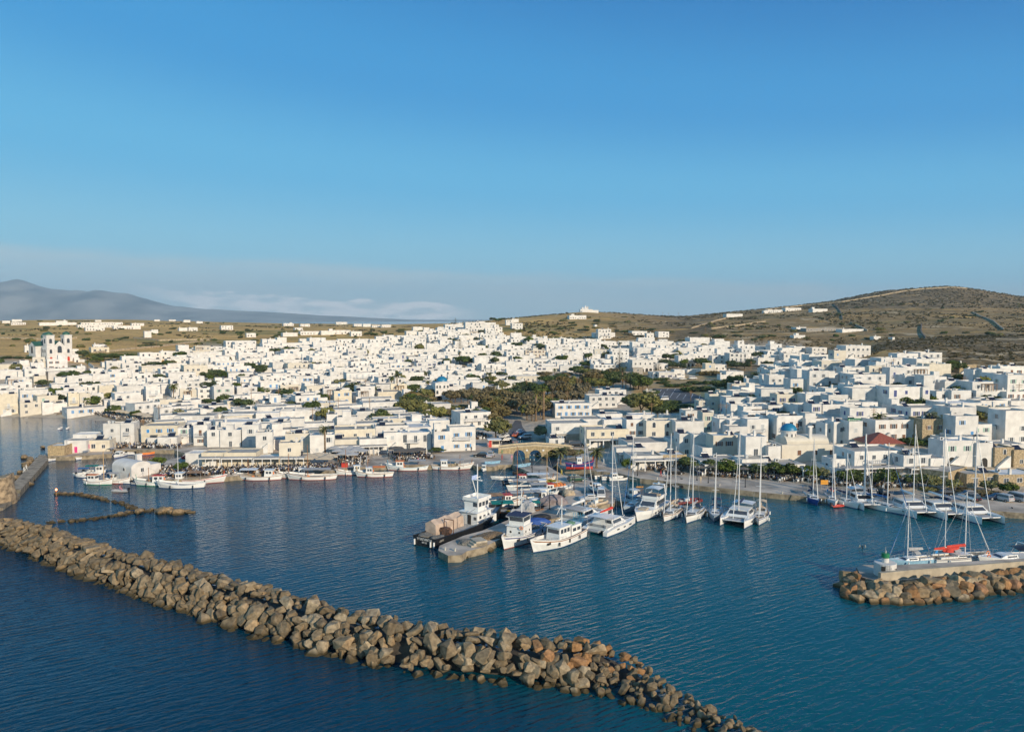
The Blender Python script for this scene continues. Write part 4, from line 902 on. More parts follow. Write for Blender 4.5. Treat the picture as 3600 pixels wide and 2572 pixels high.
TREES = [(1419,1462,9,'o',10),(1451,1420,6.5,'b',8),(1477,1442,7.5,'d',8),(1475,1460,7,'o'),(1517,1406,6,'b',8),(1505,1412,5,'d'),(1583,1418,7,'b',8),(1600,1416,7,'o',7),(1622,1418,7.5,'b',8),(1645,1416,6,'d'),(1665,1412,7.5,'b',8),(1684,1412,7,'o'),(1712,1408,8,'b',9),(1725,1412,6,'b'),
          (1583,1480,5.5,'b',7),(1546,1478,3.8,'b'),(1741,1472,7,'b',8),(1752,1492,8,'b',8),(1768,1470,6,'b'),(1765,1455,7,'o',9),(1743,1542,8,'o',9.5),(1735,1500,6,'b'),
          (1818,1446,9,'b',9),(1835,1462,9,'b',10),(1853,1478,8,'o',8),(1870,1480,8,'b',8),(1842,1432,8,'b',8),(1812,1415,7,'d',10),(1840,1380,6.5,'d',10),(1863,1378,6.5,'d',9),(1822,1388,6,'o',8),(1905,1400,8,'d',9),
          (1925,1395,8,'b',8),(1942,1398,10,'b',9),(1960,1395,10,'b',9),(1975,1372,9,'b',8),(2009,1370,9,'o',7),(1920,1352,6,'d',10),(1945,1350,6,'d',9),(2024,1318,6.5,'d',9),(2040,1322,6,'d',8),(2055,1322,6,'o',9),(2077,1368,11,'b',13),(2104,1378,9,'o',11),(2060,1370,8,'b',9),
          (2098,1340,8,'b',10),(2120,1345,7,'d',9),(2135,1368,9,'d',9),(2156,1366,9,'g',9),(2150,1335,8,'b',8),(2205,1350,8,'d',9),(2235,1362,8,'d',9),(2259,1378,9,'g',10),(2275,1372,8,'g',8),(2010,1420,7,'b',7),(2030,1418,7,'b'),(1990,1425,6,'b'),(1880,1418,7,'b',8),(1895,1430,6,'d'),
          (1244,1385,6,'g',10),(1232,1386,5,'d'),(1319,1387,4.5,'d',6),(1633,1284,7,'d',12),(1650,1286,6,'d',9),(1612,1275,5.5,'d',8),(1600,1305,4.5,'d',5),(1436,1284,4.5,'d',5),(1432,1310,4,'o'),(1732,1348,5,'o',7),(1775,1366,4,'g',6),(1792,1350,5,'d',6),(1715,1358,4,'d',7),(1690,1352,4,'d',7),
          (1696,1176,6,'d',9),(1518,1176,5,'d',7),(1296,1182,5,'d',8),(1315,1186,5,'d',7),(1350,1180,5,'d',7),(1372,1186,4.5,'d',6),(1733,1130,6,'d',9),(1752,1134,6,'d',9),(1765,1128,5,'d',8),(1640,1190,5,'d',7),(1585,1205,5,'d',7),(1680,1205,5,'d',7),(1570,1210,5,'b',7),(1610,1212,5,'o'),
          (2057,1170,5,'d',13),(2196,1174,4.5,'d',8),(2212,1174,4.5,'d',8),(2354,1176,5,'o',8),(2529,1196,6,'d',10),(2516,1196,5,'d',8),(2212,1186,5,'b',8),(2185,1240,4,'d',9),(1990,1245,4,'d',9),(2045,1236,4,'d',7),(2118,1228,5,'d',6),(2060,1296,5,'d',9),(2298,1180,3.5,'d',5),
          (290,1258,6,'d',8),(308,1264,5,'d'),(326,1266,5.5,'o',7),(345,1268,5.5,'d',8),(366,1268,5,'o',7),(390,1268,5.5,'d',9),(412,1268,5,'d',8),(432,1268,5,'o',8),(452,1268,5.5,'d',8),(470,1266,5,'d'),(343,1276,4,'g',8),(150,1364,5,'g',7),(88,1413,3.6,'g',4.5),(5,1284,4,'d'),
          (541,1290,4,'d',8),(560,1291,4,'d',8),(585,1290,5,'d',7),(610,1288,4.5,'o'),(655,1332,4,'d',7),(669,1324,3.5,'g',5.5),(727,1334,5,'d',6),(738,1342,4.5,'g',6),(779,1332,6,'d',7),(790,1336,5,'d',6),(880,1304,6,'d',8),(915,1312,6,'g',9),(900,1310,5,'d'),(970,1246,6,'d',10),(955,1246,4,'d',7),(780,1248,4,'d',8),
          (795,1270,3.6,'o',7),(832,1374,5,'g',6),(843,1340,4.5,'d',6),(922,1391,5,'g',6.5),(793,1418,4.5,'g',6),(1094,1204,4.5,'g',6),(1067,1379,3.5,'d',4),(985,1396,3.6,'d',4),(1155,1384,3.8,'o',6),(1165,1345,4,'d',6),(1210,1350,3.6,'o',6),(750,1236,3.6,'o',6),(815,1236,3,'d',6),(1560,1200,4,'d'),
          (2353,1274,7,'d',9),(2366,1300,6.5,'d',9),(2340,1290,6,'d',8),(2403,1290,6,'g',7),(2380,1262,5,'d',9),(2464,1290,7,'d',9),(2485,1298,7,'d',9),(2450,1282,6,'o',8),(2590,1302,6.5,'d',10),(2617,1300,6,'d',9),(2570,1292,6,'d',8),(2640,1290,6,'d',8),(2656,1268,7,'d',8),(2668,1258,5,'d',7),(2720,1292,4.5,'d',6),(2692,1290,4,'g',6),
          (2425,1661,4.5,'g',5.9),(2508,1669,4.3,'g',5.5),(2552,1673,4.3,'g',5.9),(2667,1681,4.3,'g',5.5),(2735,1681,4.3,'g',5.5),(2783,1685,4.1,'g',5.1),(2858,1690,4.0,'g',4.7),(2894,1690,3.8,'o',3.9),(2995,1704,4.3,'g',5.9),(3017,1706,4.0,'g',4.3),(3120,1712,4.6,'g',5.9),(3227,1716,4.1,'g',5.1),(3262,1722,4,'o',4.5),(3353,1730,3.6,'o',4),(3484,1732,3.4,'o',4.5),(3555,1744,3.2,'g',3.6),
          (1919,1546,6,'o',7),(1935,1626,4.8,'o',7.5),(1955,1622,3.6,'o',4),(1990,1618,4,'b',4.5),(2030,1612,3.4,'o',4),(2205,1650,3,'g',3),(3350,1308,6,'g',8),(3330,1318,5,'g',6),(3374,1312,5,'d',6),(3301,1370,4.5,'o',5),(3279,1414,3.6,'g',4),(3275,1378,3.4,'o'),(2985,1340,3.6,'d',4),(2890,1412,4,'d',5),(2805,1372,3.4,'d',4),(2900,1470,3.6,'d',4),
          (556,1646,3.4,'g',4.5),(467,1545,3,'g',3),(1535,1590,1.8,'g',5),(640,1660,3.2,'d',3.5)] + [(1700,1445,9,'b',9),(1715,1470,9,'b',9),(1700,1490,7,'d',8),(1725,1440,8,'o',9),(1745,1425,8,'b',9),(1770,1430,9,'b',9),(1790,1420,9,'d',10),(1800,1440,9,'b',9),(1785,1455,8,'b',8),(1860,1440,9,'b',9),(1885,1450,8,'o',8),(1900,1465,8,'b',8),(1910,1440,8,'b',8),(1930,1440,7,'d',8),(1955,1430,8,'b',8),(1985,1400,9,'b',9),(2020,1395,9,'o',9),(2040,1400,9,'b',9),(1880,1392,8,'d',10),(1850,1395,7,'d',9),(1965,1345,6,'d',9),(1985,1350,6,'d',9),(2075,1330,7,'o',9),(2140,1350,9,'d',9),(2175,1345,8,'d',9),(2215,1368,9,'d',10),(2245,1368,9,'g',9),(1655,1470,6,'b',7),(1690,1460,7,'o',8),(1560,1440,5,'b',7),(1530,1440,5,'b',7),(1500,1430,6,'b',8),(1490,1455,6,'d',8),(2290,1400,5,'d',8),(2330,1452,5,'d',9),(2360,1455,5,'d',9),(2310,1462,5,'d',8),(2395,1455,4,'d',8)]
PALMS = [(1377,1372,6.5,2.3),(1396,1372,8,2.3),(1506,1383,6,2.0,True),(1488,1345,5,2.4),(1500,1345,5,2.4),(1616,1281,8,2.0),(1720,1352,6,2.5),(2064,1390,8,2.6,True),(2188,1352,9,2.6,True),(2188,1372,7.5,2.6,True),(2200,1372,7,2.4,True),(2228,1368,8,2.5,True),(1884,1480,11.5,1.9,True),(1911,1474,12.5,2.1,True),
          (1970,1632,3.6,2.6,False,2.2),(2097,1645,4.2,2.8,False,2.0),(1143,1599,7.6,2.3),(610,1400,5.5,3.0),(309,1306,5.5,1.8),(699,1214,4.5,1.8),(721,1214,4.5,1.8),(742,1213,4.5,1.8),(3090,1538,6.2,2.5),(3149,1546,5,2.7),(3207,1546,5,2.6),(3266,1546,7,2.8),(3330,1540,6,2.6),(2654,1360,6,2.6),(2345,1325,4.5,2.2),(2180,1225,4.5,2),(1950,1330,5,2)]
def keep_clear():
    for q in TREES + PALMS:
        p = hit(q[0], q[1])
        if p is not None and p.y > 240:
            OCC.append((p.x, p.y, min(3.2, q[2] * .45))); OCC.append((p.x * .982, p.y * .982, 1.2))
keep_clear()
# ---- fill the rest of the town with flat-roofed houses on the slope
TOWN = [[(0,1283),(150,1290),(330,1300),(520,1262),(700,1232),(1000,1212),(1300,1208),(1450,1192),(1560,1160),(1650,1150),(1720,1150),(1780,1192),(2000,1202),(2250,1212),(2500,1216),(2700,1232),(2800,1240),(2760,1290),(2650,1300),(2480,1315),(2400,1305),(2300,1292),(2100,1305),(1850,1305),(1800,1365),(1750,1400),(1600,1440),(1640,1500),(1500,1560),(900,1575),(640,1555),(560,1490),(350,1455),(0,1455)],
        [(2600,1480),(2560,1420),(2750,1305),(2900,1300),(3050,1312),(3330,1300),(3600,1350),(3640,1640),(3300,1590),(3000,1590),(2700,1620),(2480,1600),(2430,1560)]]
HOLES = [[(1480,1450),(1560,1400),(1700,1405),(1780,1372),(1870,1308),(2100,1318),(2270,1335),(2300,1390),(2260,1480),(2140,1480),(1990,1430),(1900,1500),(1800,1580),(1700,1580),(1680,1500),(1500,1500)],
         [(2240,1330),(2560,1330),(2640,1290),(2680,1330),(2540,1420),(2560,1470),(2250,1480),(2230,1400)],
         [(80,1250),(290,1250),(290,1300),(200,1290),(80,1290)], [(3030,1540),(3330,1540),(3330,1600),(3030,1600)],[(3320,1330),(3480,1330),(3480,1380),(3320,1380)],
         [(270,1250),(470,1245),(480,1272),(270,1280)]]
def fill():
    r = random.Random(21); Y = 248.0
    while Y < 960:
        dx = 11.5 if Y < 420 else 16.0
        X = -0.72 * Y
        while X < .72 * Y:
            x = X + r.uniform(-3, 3); y = Y + r.uniform(-3, 3); X += dx
            g = ground(x, y)
            if g < .8: continue
            px, py = proj(x, y, g)
            if not (-60 < px < 3660) or not any(inpoly(px, py, P) for P in TOWN) or any(inpoly(px, py, P) for P in HOLES): continue
            low = y < 345 and px < 1700; east = px > 2350 and y < 420
            w = r.uniform(9, 15) if low else (r.uniform(8, 15) if y > 420 else r.uniform(7.5, 12)); d = r.uniform(7, 10) if low else r.uniform(6, 9)
            if occupied(x, y, .46 * math.sqrt(w * d)): continue
            H = r.choice((3.4, 3.6, 4.0, 4.4)) if low else (r.choice((6.2, 6.8, 7.4)) if east else r.choice((3.6, 4.2, 6.2, 6.6, 6.9)))
            if y > 560: H = r.choice((3.6, 4.0, 6.2, 6.6))
            if px < 2200: H = min(H, 6.4)
            q = r.random(); code = 'x' if q < .22 else ('k' if q < .40 else ('b' if q < .58 else ('w' if q < .82 else r.choice('ngr'))))
            if r.random() < .03: code += 'c'
            if r.random() < .3: code += 'u'
            if r.random() < .25: code += 'B'
            if r.random() < .15: code += 'v'
            rz = rz_for(px) + r.uniform(-.14, .14); c, s = math.cos(rz), math.sin(rz)
            mkhouse(Vector((x + s * d / 2, y - c * d / 2, g)), rz, w, H, code, int(x * 31 + y * 7), d)
        Y += 10.0 if Y < 420 else 14.0
fill()
def wall_mb(sp):
    mb = MB()
    for x0, y0, x1, y1, z0, z1, p in sp['walls']:
        t = .22; zt = z1 + p
        V = [(x0,y0),(x1,y0),(x1,y1),(x0,y1)]; I = [(x0+t,y0+t),(x1-t,y0+t),(x1-t,y1-t),(x0+t,y1-t)]
        vs = [(x,y,z0) for x,y in V] + [(x,y,zt) for x,y in V] + [(x,y,zt) for x,y in I] + [(x,y,z1-.02) for x,y in I]; fs = []
        for i in range(4):
            j = (i + 1) % 4; fs += [(i,j,4+j,4+i),(4+i,4+j,8+j,8+i),(8+i,8+j,12+j,12+i)]
        mb.add(vs, fs)
    return mb
def roof_mb(q):
    x0, y0, x1, y1, z, m = q; mb = MB(); t = .2; mb.add([(x0+t,y0+t,z),(x1-t,y0+t,z),(x1-t,y1-t,z),(x0+t,y1-t,z)], [(0,1,2,3)]); return mb
TRIM = {'b':'blue shutters','n':'navy shutters','g':'green shutters','w':'grey shutters','r':'brown shutters','p':'magenta shutters','o':'orange shutters','k':'plain dark windows','x':'blank walls'}
NUMW = {1:'one',2:'two',3:'three',4:'four'}
def place_houses():
    sky_line = [2572.0] * 920                       # how much of each house shows past the nearer ones
    for s in sorted(HOUSES, key=lambda s: s['C'].y):
        c, q = math.cos(s['rz']), math.sin(s['rz']); xs = [proj(s['C'].x + c * a - q * b, s['C'].y + q * a + c * b, s['C'].z)[0] for a in (-s['w']/2, s['w']/2) for b in (0, s['d'])]
        yt = proj(s['C'].x, s['C'].y + s['d'] * .5, s['C'].z + s['H'])[1]; yb = proj(*s['C'])[1]; v = 0
        for k in range(max(0, int(min(xs) / 4)), min(900, int(max(xs) / 4) + 1)):
            v += 4 * max(0, min(yb, sky_line[k]) - yt); sky_line[k] = min(sky_line[k], yt)
        s['score'] = v
    HOUSES.sort(key=lambda s: -s['score'])
    vis = [s for s in HOUSES if -40 < s['px'] < 3640]
    ind = vis[:300]; st = vis[300:]
    for s in ind:
        code = s['code']; r = random.Random(s['seed'] + 3)
        wm, wn = (CREAM, 'cream') if 'c' in code else ((STONEW, 'tan stone') if 's' in code else ((CONC, 'concrete') if 'z' in code else ((WARM if r.random() < .14 else WHITE), 'white')))
        o = wall_mb(s).build('house', wm, None, s['C'], s['rz'])
        for q in s['roofs']: roof_mb(q).build('roof', ROOF if r.random() < .75 else ROOFW, o)
        for me, p, rot, sc in s['wins']: link(me.name.split('.')[0], me, o, p, rot, (sc, 1, sc))
        for me, p, rot, sc in s['ext']: link(me.name.split('.')[0], me, o, p, rot, sc)
        key = next((k for k in code if k in TRIM), 'k')
        tr = 'ground-floor arches' if 'a' in code else TRIM[key]
        st_ = '-and-a-balcony' if False else ''
        bal = 'balconied ' if any(e[0] is BALC for e in s['ext']) else ''
        awn = 'canopied ' if 'P' in code else ''
        if key == 'x' and 'P' in code: tr = 'an open front'
        tag(o, f"{wn} {NUMW[min(4, s['nf'])]}-storey {bal}{awn}house with {tr}", 'house', 'flat-roofed houses of the harbour town', auto=True, pos=s['C'])
    print('houses', len(ind), 'far', len(st), 'of', len(HOUSES))
    mb = MB()
    for s in st:
        M = Matrix.Translation(s['C']) @ Matrix.Rotation(s['rz'], 4, 'Z')
        w = wall_mb(s); mb.add(w.v, w.f, 0, M)
        for q in s['roofs']: a = roof_mb(q); mb.add(a.v, a.f, 1, M)
        for me, p, rot, sc in s['wins']:
            if me in (ARCH,): mb.box(-.9, -.03, 0, .9, .02, 2.3, 2, M @ Matrix.Translation(p) @ Matrix.Rotation(rot, 4, 'Z'))
            else: mb.box(-.5 * sc, -.03, 0, .5 * sc, .02, 1.3 * sc, 2, M @ Matrix.Translation(p) @ Matrix.Rotation(rot, 4, 'Z'))
        for me, p, rot, sc in s['ext']:
            if me is CHIM: mb.box(-.3, -.3, 0, .3, .3, 1.4, 0, M @ Matrix.Translation(p))
            if me is HEAT: mb.box(-.9, -.7, .1, .9, .5, .8, 2, M @ Matrix.Translation(p) @ Matrix.Rotation(rot, 4, 'Z'))
    if st: struct(mb.build('distant_housing', [WHITE, ROOF, GLASS]), 'stuff')
place_houses()
# ================================================================ LANDMARK BUILDINGS
GREEND = mat('green_dome', (0.035, 0.115, 0.075), 0.5, 0.15, 1.5)
BLUED = mat('blue_dome', (0.015, 0.18, 0.33), 0.45, 0.1, 1.5)
TILE = mat('red_tiles', (0.27, 0.075, 0.05), 0.75, 0.2, 3.0, bump=.3)
def rot_to(P, rz): return Matrix.Translation(P) @ Matrix.Rotation(rz, 4, 'Z')
def wins(parent, lst, me):
    for (x, y, z, r, s) in lst: link(me.name.split('.')[0], me, parent, (x, y, z), r, (s, 1, s))
def dome_prof(r, h=1.0, n=7): return [(r * math.cos(math.pi / 2 * i / n), r * h * math.sin(math.pi / 2 * i / n)) for i in range(n)] + [(0.01, r * h)]
def gable(mb, x0, y0, x1, y1, z0, z1, along='y', over=.25, m=0):
    if along == 'y':
        xm = (x0 + x1) / 2; v = [(x0-over,y0-over,z0),(xm,y0-over,z1),(x1+over,y0-over,z0),(x0-over,y1+over,z0),(xm,y1+over,z1),(x1+over,y1+over,z0)]
    else:
        ym = (y0 + y1) / 2; v = [(x0-over,y0-over,z0),(x0-over,ym,z1),(x0-over,y1+over,z0),(x1+over,y0-over,z0),(x1+over,ym,z1),(x1+over,y1+over,z0)]
    mb.add(v, [(0,1,4,3),(1,2,5,4),(0,3,5,2)], m)
def green_church():
    P, rz, w, H = facade(166, 255, 1214, 1271, rz=55, make=False); k = w / 13.6
    mb = MB(); mb.box(-6.8,0,-3,6.8,6,8.8); mb.box(-5.2,6,-3,5.2,24,8.2); mb.box(-8.5,9.5,-3,8.5,17.5,8.5)
    for a in (0, 1): mb.add([(-6.8 if not a else 6.8,0,8.8)] * 0, [])
    mb.add([(-2.7,-.02,8.8),(2.7,-.02,8.8),(0,-.02,11.4),(-2.7,3,8.8),(2.7,3,8.8),(0,3,11.4)], [(0,1,2),(0,2,5,3),(1,4,5,2)])
    mb.add([(-8.52,9.5,8.5),(-8.52,17.5,8.5),(-8.52,13.5,11)], [(0,1,2)])
    o = mb.build('green_domed_church', WHITE, None, P, rz); o.scale = (k, k, k)
    tag(o, 'large white church with green domes, twin bell towers and red arched doors', 'church')
    for s in (-1, 1):
        t = MB(); t.box(s*4.75-2.1,-.15,8.8,s*4.75+2.1,4.0,14.4); t.box(s*4.75-2.3,-.35,14.4,s*4.75+2.3,4.2,14.75); b = t.build('bell_tower', WHITE, o)
        d = MB(); d.lathe(dome_prof(2.0, .95), 18, 0, (s*4.75, 1.95, 14.75)); d.tube((s*4.75,1.95,16.6),(s*4.75,1.95,17.5),.06,n=4); d.build('dome', GREEND, b, smooth=True)
        wins(b, [(s*4.75,-.16,10.2,0,1.7),(s*4.75-2.11,1.9,10.2,R(-90),1.7)], ARCHW)
    d = MB(); d.lathe([(3.3,8.2),(3.3,13)], 20, 0, (0,13.5,0)); dr = d.build('drum', WHITE, o, smooth=True)
    for i in range(6): a = R(200 + i * 28); link('arched_window', ARCHW, dr, (3.3*math.cos(a), 13.5+3.3*math.sin(a), 10.4), a + R(90), (1.1,1,1.2))
    d = MB(); d.lathe(dome_prof(3.5, .92), 24, 0, (0,13.5,13)); d.build('dome', GREEND, o, smooth=True)
    r = MB(); gable(r,-5.2,6,5.2,24,8.25,11); gable(r,-8.5,9.5,8.5,17.5,8.55,11.05,'x'); gable(r,-2.7,.2,2.7,6,8.9,11.5); r.build('roof', GREEND, o)
    wins(o, [(-4.7,-.02,.1,0,1.0),(4.7,-.02,.1,0,1.0)], ARCHR); wins(o, [(0,-.02,.1,0,1.25)], ARCHR)
    wins(o, [(-4.7,-.02,4.6,0,1.5),(4.7,-.02,4.6,0,1.5),(0,-.02,4.8,0,2.6)], ARCHW)
    wins(o, [(-5.21,y,z,R(-90),1.4) for y in (7.6,19,22) for z in (1.4,5)] + [(-6.81,y,z,R(-90),1.3) for y in (2,4.4) for z in (1.4,5)] + [(-8.51,13.5,4.5,R(-90),2.6)], ARCHW)
    a = MB(); a.box(6.8,1,-3,10.6,5,3.6); a.build('annex', WHITE, o)
def blue_church():
    P, rz, w, H = facade(1531, 1580, 1344, 1409, rz=14, make=False); k = w / 7.2
    mb = MB(); mb.box(-3.6,0,-2,3.6,11,9.3); o = mb.build('blue_domed_church', WHITE, None, P, rz); o.scale = (k,k,k)
    tag(o, 'white church with bright turquoise-blue dome and arched portal amid the town', 'church')
    d = MB(); d.lathe([(2.75,9.3),(2.75,9.9)], 24, 0, (.3,3.6,0)); d.build('drum', WHITE, o, smooth=True)
    d = MB(); d.lathe(dome_prof(2.9,.88), 28, 0, (.3,3.6,9.9)); d.tube((.3,3.6,12.4),(.3,3.6,13.3),.05,n=4); d.build('dome', BLUED, o, smooth=True)
    wins(o, [(x,-.02,6.6,0,.9) for x in (-2.7,-1.2,1.0,2.8)] + [(x,-.02,3.6,0,1.0) for x in (.5,1.3,2.1)] + [(-2.6,-.02,3.6,0,1.2)], ARCHW)
    link('arched_opening', ARCH, o, (-1.6,-.02,0), 0, (1.5,1,1.1))
    r = MB(); n = 10; q = [(1.3+1.9*math.cos(math.pi*i/n), 5.2+1.1*math.sin(math.pi*i/n)) for i in range(n+1)]; q2 = [(1.3+2.25*math.cos(math.pi*i/n), 5.2+1.45*math.sin(math.pi*i/n)) for i in range(n+1)]
    r.add([(x,-.3,z) for x,z in q] + [(x,-.3,z) for x,z in q2] + [(x,.01,z) for x,z in q2] + [(x,.01,z) for x,z in q], [(i,i+1,n+2+i,n+1+i) for i in range(n)] + [(n+1+i,n+2+i,2*n+3+i,2*n+2+i) for i in range(n)] + [(i,3*n+3+i,3*n+4+i,i+1) for i in range(n)]); r.build('arched_hood', WHITE, o)
def dome_chapel():
    P, rz, w, H = facade(2748, 2977, 1562, 1620, rz=5, make=False)
    mb = MB(); mb.box(-w/2,0,-2,w/2,.6,H); mb.box(-w/2,.6,-2,-w/2+.6,9,H); mb.box(w/2-.6,.6,-2,w/2,9,H-1); mb.box(-w/2+3,3.5,-2,w/2-3.5,11,H+.3)
    n = 12; xs0, xs1 = -w/2+3, w/2-3.5; ring = [(3.7+3.5-3.5*math.cos(math.pi*i/n), H+.3+1.5*math.sin(math.pi*i/n)) for i in range(n+1)]
    mb.add([(xs0,y,z) for y,z in ring] + [(xs1,y,z) for y,z in ring], [(i,i+1,n+2+i,n+1+i) for i in range(n)] + [tuple(range(n+1)), tuple(range(2*n+1,n,-1))])
    o = mb.build('blue_domed_chapel', WARM, None, P, rz); tag(o, 'long whitewashed chapel yard with a small blue dome behind the promenade cafes', 'chapel')
    x = -w/2 + 5.0
    d = MB(); d.lathe([(2.15,0),(2.15,1.9),(2.3,1.9),(2.3,2.1)], 22, 0, (x,7,H+1.0)); dr = d.build('drum', WHITE, o, smooth=False)
    for a in (235,270,305): link('arched_window', ARCHW, dr, (x+2.16*math.cos(R(a)),7+2.16*math.sin(R(a)),H+1.2), R(a+90), (.45,1,.75))
    d = MB(); d.lathe(dome_prof(2.25,.85), 26, 0, (x,7,H+3.1)); d.build('dome', BLUED, o, smooth=True)
    t = MB(); t.box(w/2-9,4,H,w/2-8.2,4.8,H+4.2); t.box(w/2-9.4,4.1,H+4.2,w/2-7.8,4.7,H+4.6); t.build('belfry', WHITE, o)
    wins(o, [(-w/2+5,-.0,1.6,0,1.1),(-w/2+9.6,0,1.6,0,1.1),(w/2-4.5,0,1.6,0,1.1)], WIN['r'][1])
def red_roof():
    P, rz, w, H = facade(3054, 3178, 1559, 1600, rz=4, make=False); d = w * .8
    mb = MB(); mb.box(-w/2,0,-3,w/2,d,H); o = mb.build('red_roofed_building', mat('peach_plaster', (.66,.50,.36), .85, .06, .5), None, P, rz)
    tag(o, 'peach building with a red hipped tile roof below the palm row', 'building')
    r = MB(); e = .45; r.add([(-w/2-e,-e,H),(w/2+e,-e,H),(w/2+e,d+e,H),(-w/2-e,d+e,H),(0,d*.42,H+2.6),(0,d*.58,H+2.6)], [(0,1,4),(1,2,5,4),(2,3,5),(3,0,4,5),(3,2,1,0)]); r.build('roof', TILE, o)
def islet_chapel():
    P = at(497, 1674, QZ); rz = R(58); mb = MB(); w, L, h = 5.4, 8.5, 2.5; n = 14
    ring = [(-w/2,-1)] + [(-w/2*math.cos(math.pi*i/n), h + 1.45*math.sin(math.pi*i/n)) for i in range(n+1)] + [(w/2,-1)]; k = len(ring)
    mb.add([(x,0,z) for x,z in ring] + [(x,L,z) for x,z in ring], [(i,i+1,k+i+1,k+i) for i in range(k-1)] + [tuple(range(k-1,-1,-1)), tuple(range(k,2*k))])
    o = mb.build('harbour_chapel', WHITE, None, P, rz); tag(o, 'small barrel-roofed white chapel on the harbour islet among fishing boats', 'chapel')
    a = MB(); a.box(w/2,1,-1,w/2+3.6,6.5,2.5); a.build('annex', WHITE, o)
    b = MB(); b.box(w/2-.2,5.6,2.4,w/2+1.2,6.4,4.6); b.box(w/2-.35,5.5,4.6,w/2+1.35,6.5,4.85); b.build('belfry', WHITE, o)
    wins(o, [(.3,-.01,1.2,0,.8)], WIN['k'][0]); link('arched_window', ARCHW, o, (-w/2-.01,3.2,1.6), R(-90), (.8,1,.5))
def hill_chapel():
    Y = 1095.; P = Vector(((2072 - 1800) / FPX * Y, Y, 0)); P.z = ground(P.x, P.y); rz = R(4); w = 25.5
    mb = MB(); mb.box(-w/2,0,-3,w*.18,10,4.2); mb.box(w*.18,1,-3,w/2,9,3.0); mb.box(-w*.42,-1.5,-3,-w*.1,0,2.6); o = mb.build('hilltop_chapel', WHITE, None, P, rz)
    tag(o, 'white chapel complex with pointed domes crowning the middle hill', 'chapel')
    for x, r, h in ((-w*.2,3.2,5.6),(-w*.36,2.0,3.8)):
        d = MB(); d.lathe([(r,4.2),(r,5.2),(r*.8,6.3),(r*.3,4.2+h*.75),(.02,4.2+h)], 14, 0, (x,5,0)); d.build('dome', WHITE, o)
    b = MB(); b.box(-w*.12,2,4.2,-w*.06,2.8,8.2); b.build('belfry', WHITE, o)
def fort():
    c = at(-14, 1764, .3); mb = MB(); r0 = random.Random(4); prof = []
    n = 26; vs = []; fs = []
    for j in range(7):
        for i in range(n):
            a = 2*math.pi*i/n; q = 4.3 - .12*j + r0.uniform(-.14,.14); z = -1 + j*1.15
            if j == 6: z = 5.6 + .7*math.sin(a*2+1) + r0.uniform(-.4,.4)
            vs.append((q*math.cos(a), q*math.sin(a), z))
    fs = [(j*n+i, j*n+(i+1)%n, (j+1)*n+(i+1)%n, (j+1)*n+i) for j in range(6) for i in range(n)] + [tuple(range(6*n,7*n))]
    mb.add(vs, fs); o = mb.build('ruined_tower', mat('ruin_stone', (.33,.25,.16), .95, .3, 1.2, bump=.8, scale2=3), None, c)
    tag(o, 'ruined round stone tower standing in the water beside the walkway', 'tower')
def lighthouse():
    c = at(3111, 2018, 1.4); o = empty('harbour_lighthouse', c); tag(o, 'squat white harbour light with a green lantern drum on the mole', 'lighthouse')
    b = MB(); b.lathe([(1.66,0),(1.66,1.95),(1.6,2.0),(.6,2.02)], 28); base = b.build('base', WHITE, o)
    d = MB(); d.box(-.32,-.03,0,.32,.03,.75); d.build('hatch', DARK, base, (1.66*math.cos(R(236)),1.66*math.sin(R(236)),.95), R(236+90))
    l = MB()
    for s in (-.28,.28): l.tube((s,-.12,0),(s,-.12,2.1),.03,n=5)
    for i in range(8): l.tube((-.28,-.12,.2+i*.25),(.28,-.12,.2+i*.25),.025,n=4)
    l.build('ladder', STEEL, base, (1.68*math.cos(R(262)),1.68*math.sin(R(262)),0), R(262+90))
    g = MB(); rg = random.Random(5)
    for i in range(9):
        x = rg.uniform(-.75,.75); z = rg.uniform(.35,1.3); g.box(x-.05,-.02,z,x+.05,.02,z+rg.uniform(.15,.45)); g.box(x-.05,-.02,z,x+rg.uniform(.1,.3),.02,z+.06)
    g.build('graffiti', BLACKM, base, (1.60*math.cos(R(288)),1.60*math.sin(R(288)),0), R(288+90))
    m = MB(); m.lathe([(.55,2.0),(.55,2.75)], 20); m.build('neck', WHITE, o, smooth=True)
    m = MB(); m.lathe([(.60,2.75),(.60,3.45),(.0,3.5)], 20); m.build('green_drum', mat('signal_green', (.01,.17,.07), .5), o)
    m = MB(); m.tube((0,0,3.5),(0,0,3.9),.16,n=10); m.tube((0,0,3.9),(0,0,4.5),.05,n=6); m.build('lantern', STEEL, o)
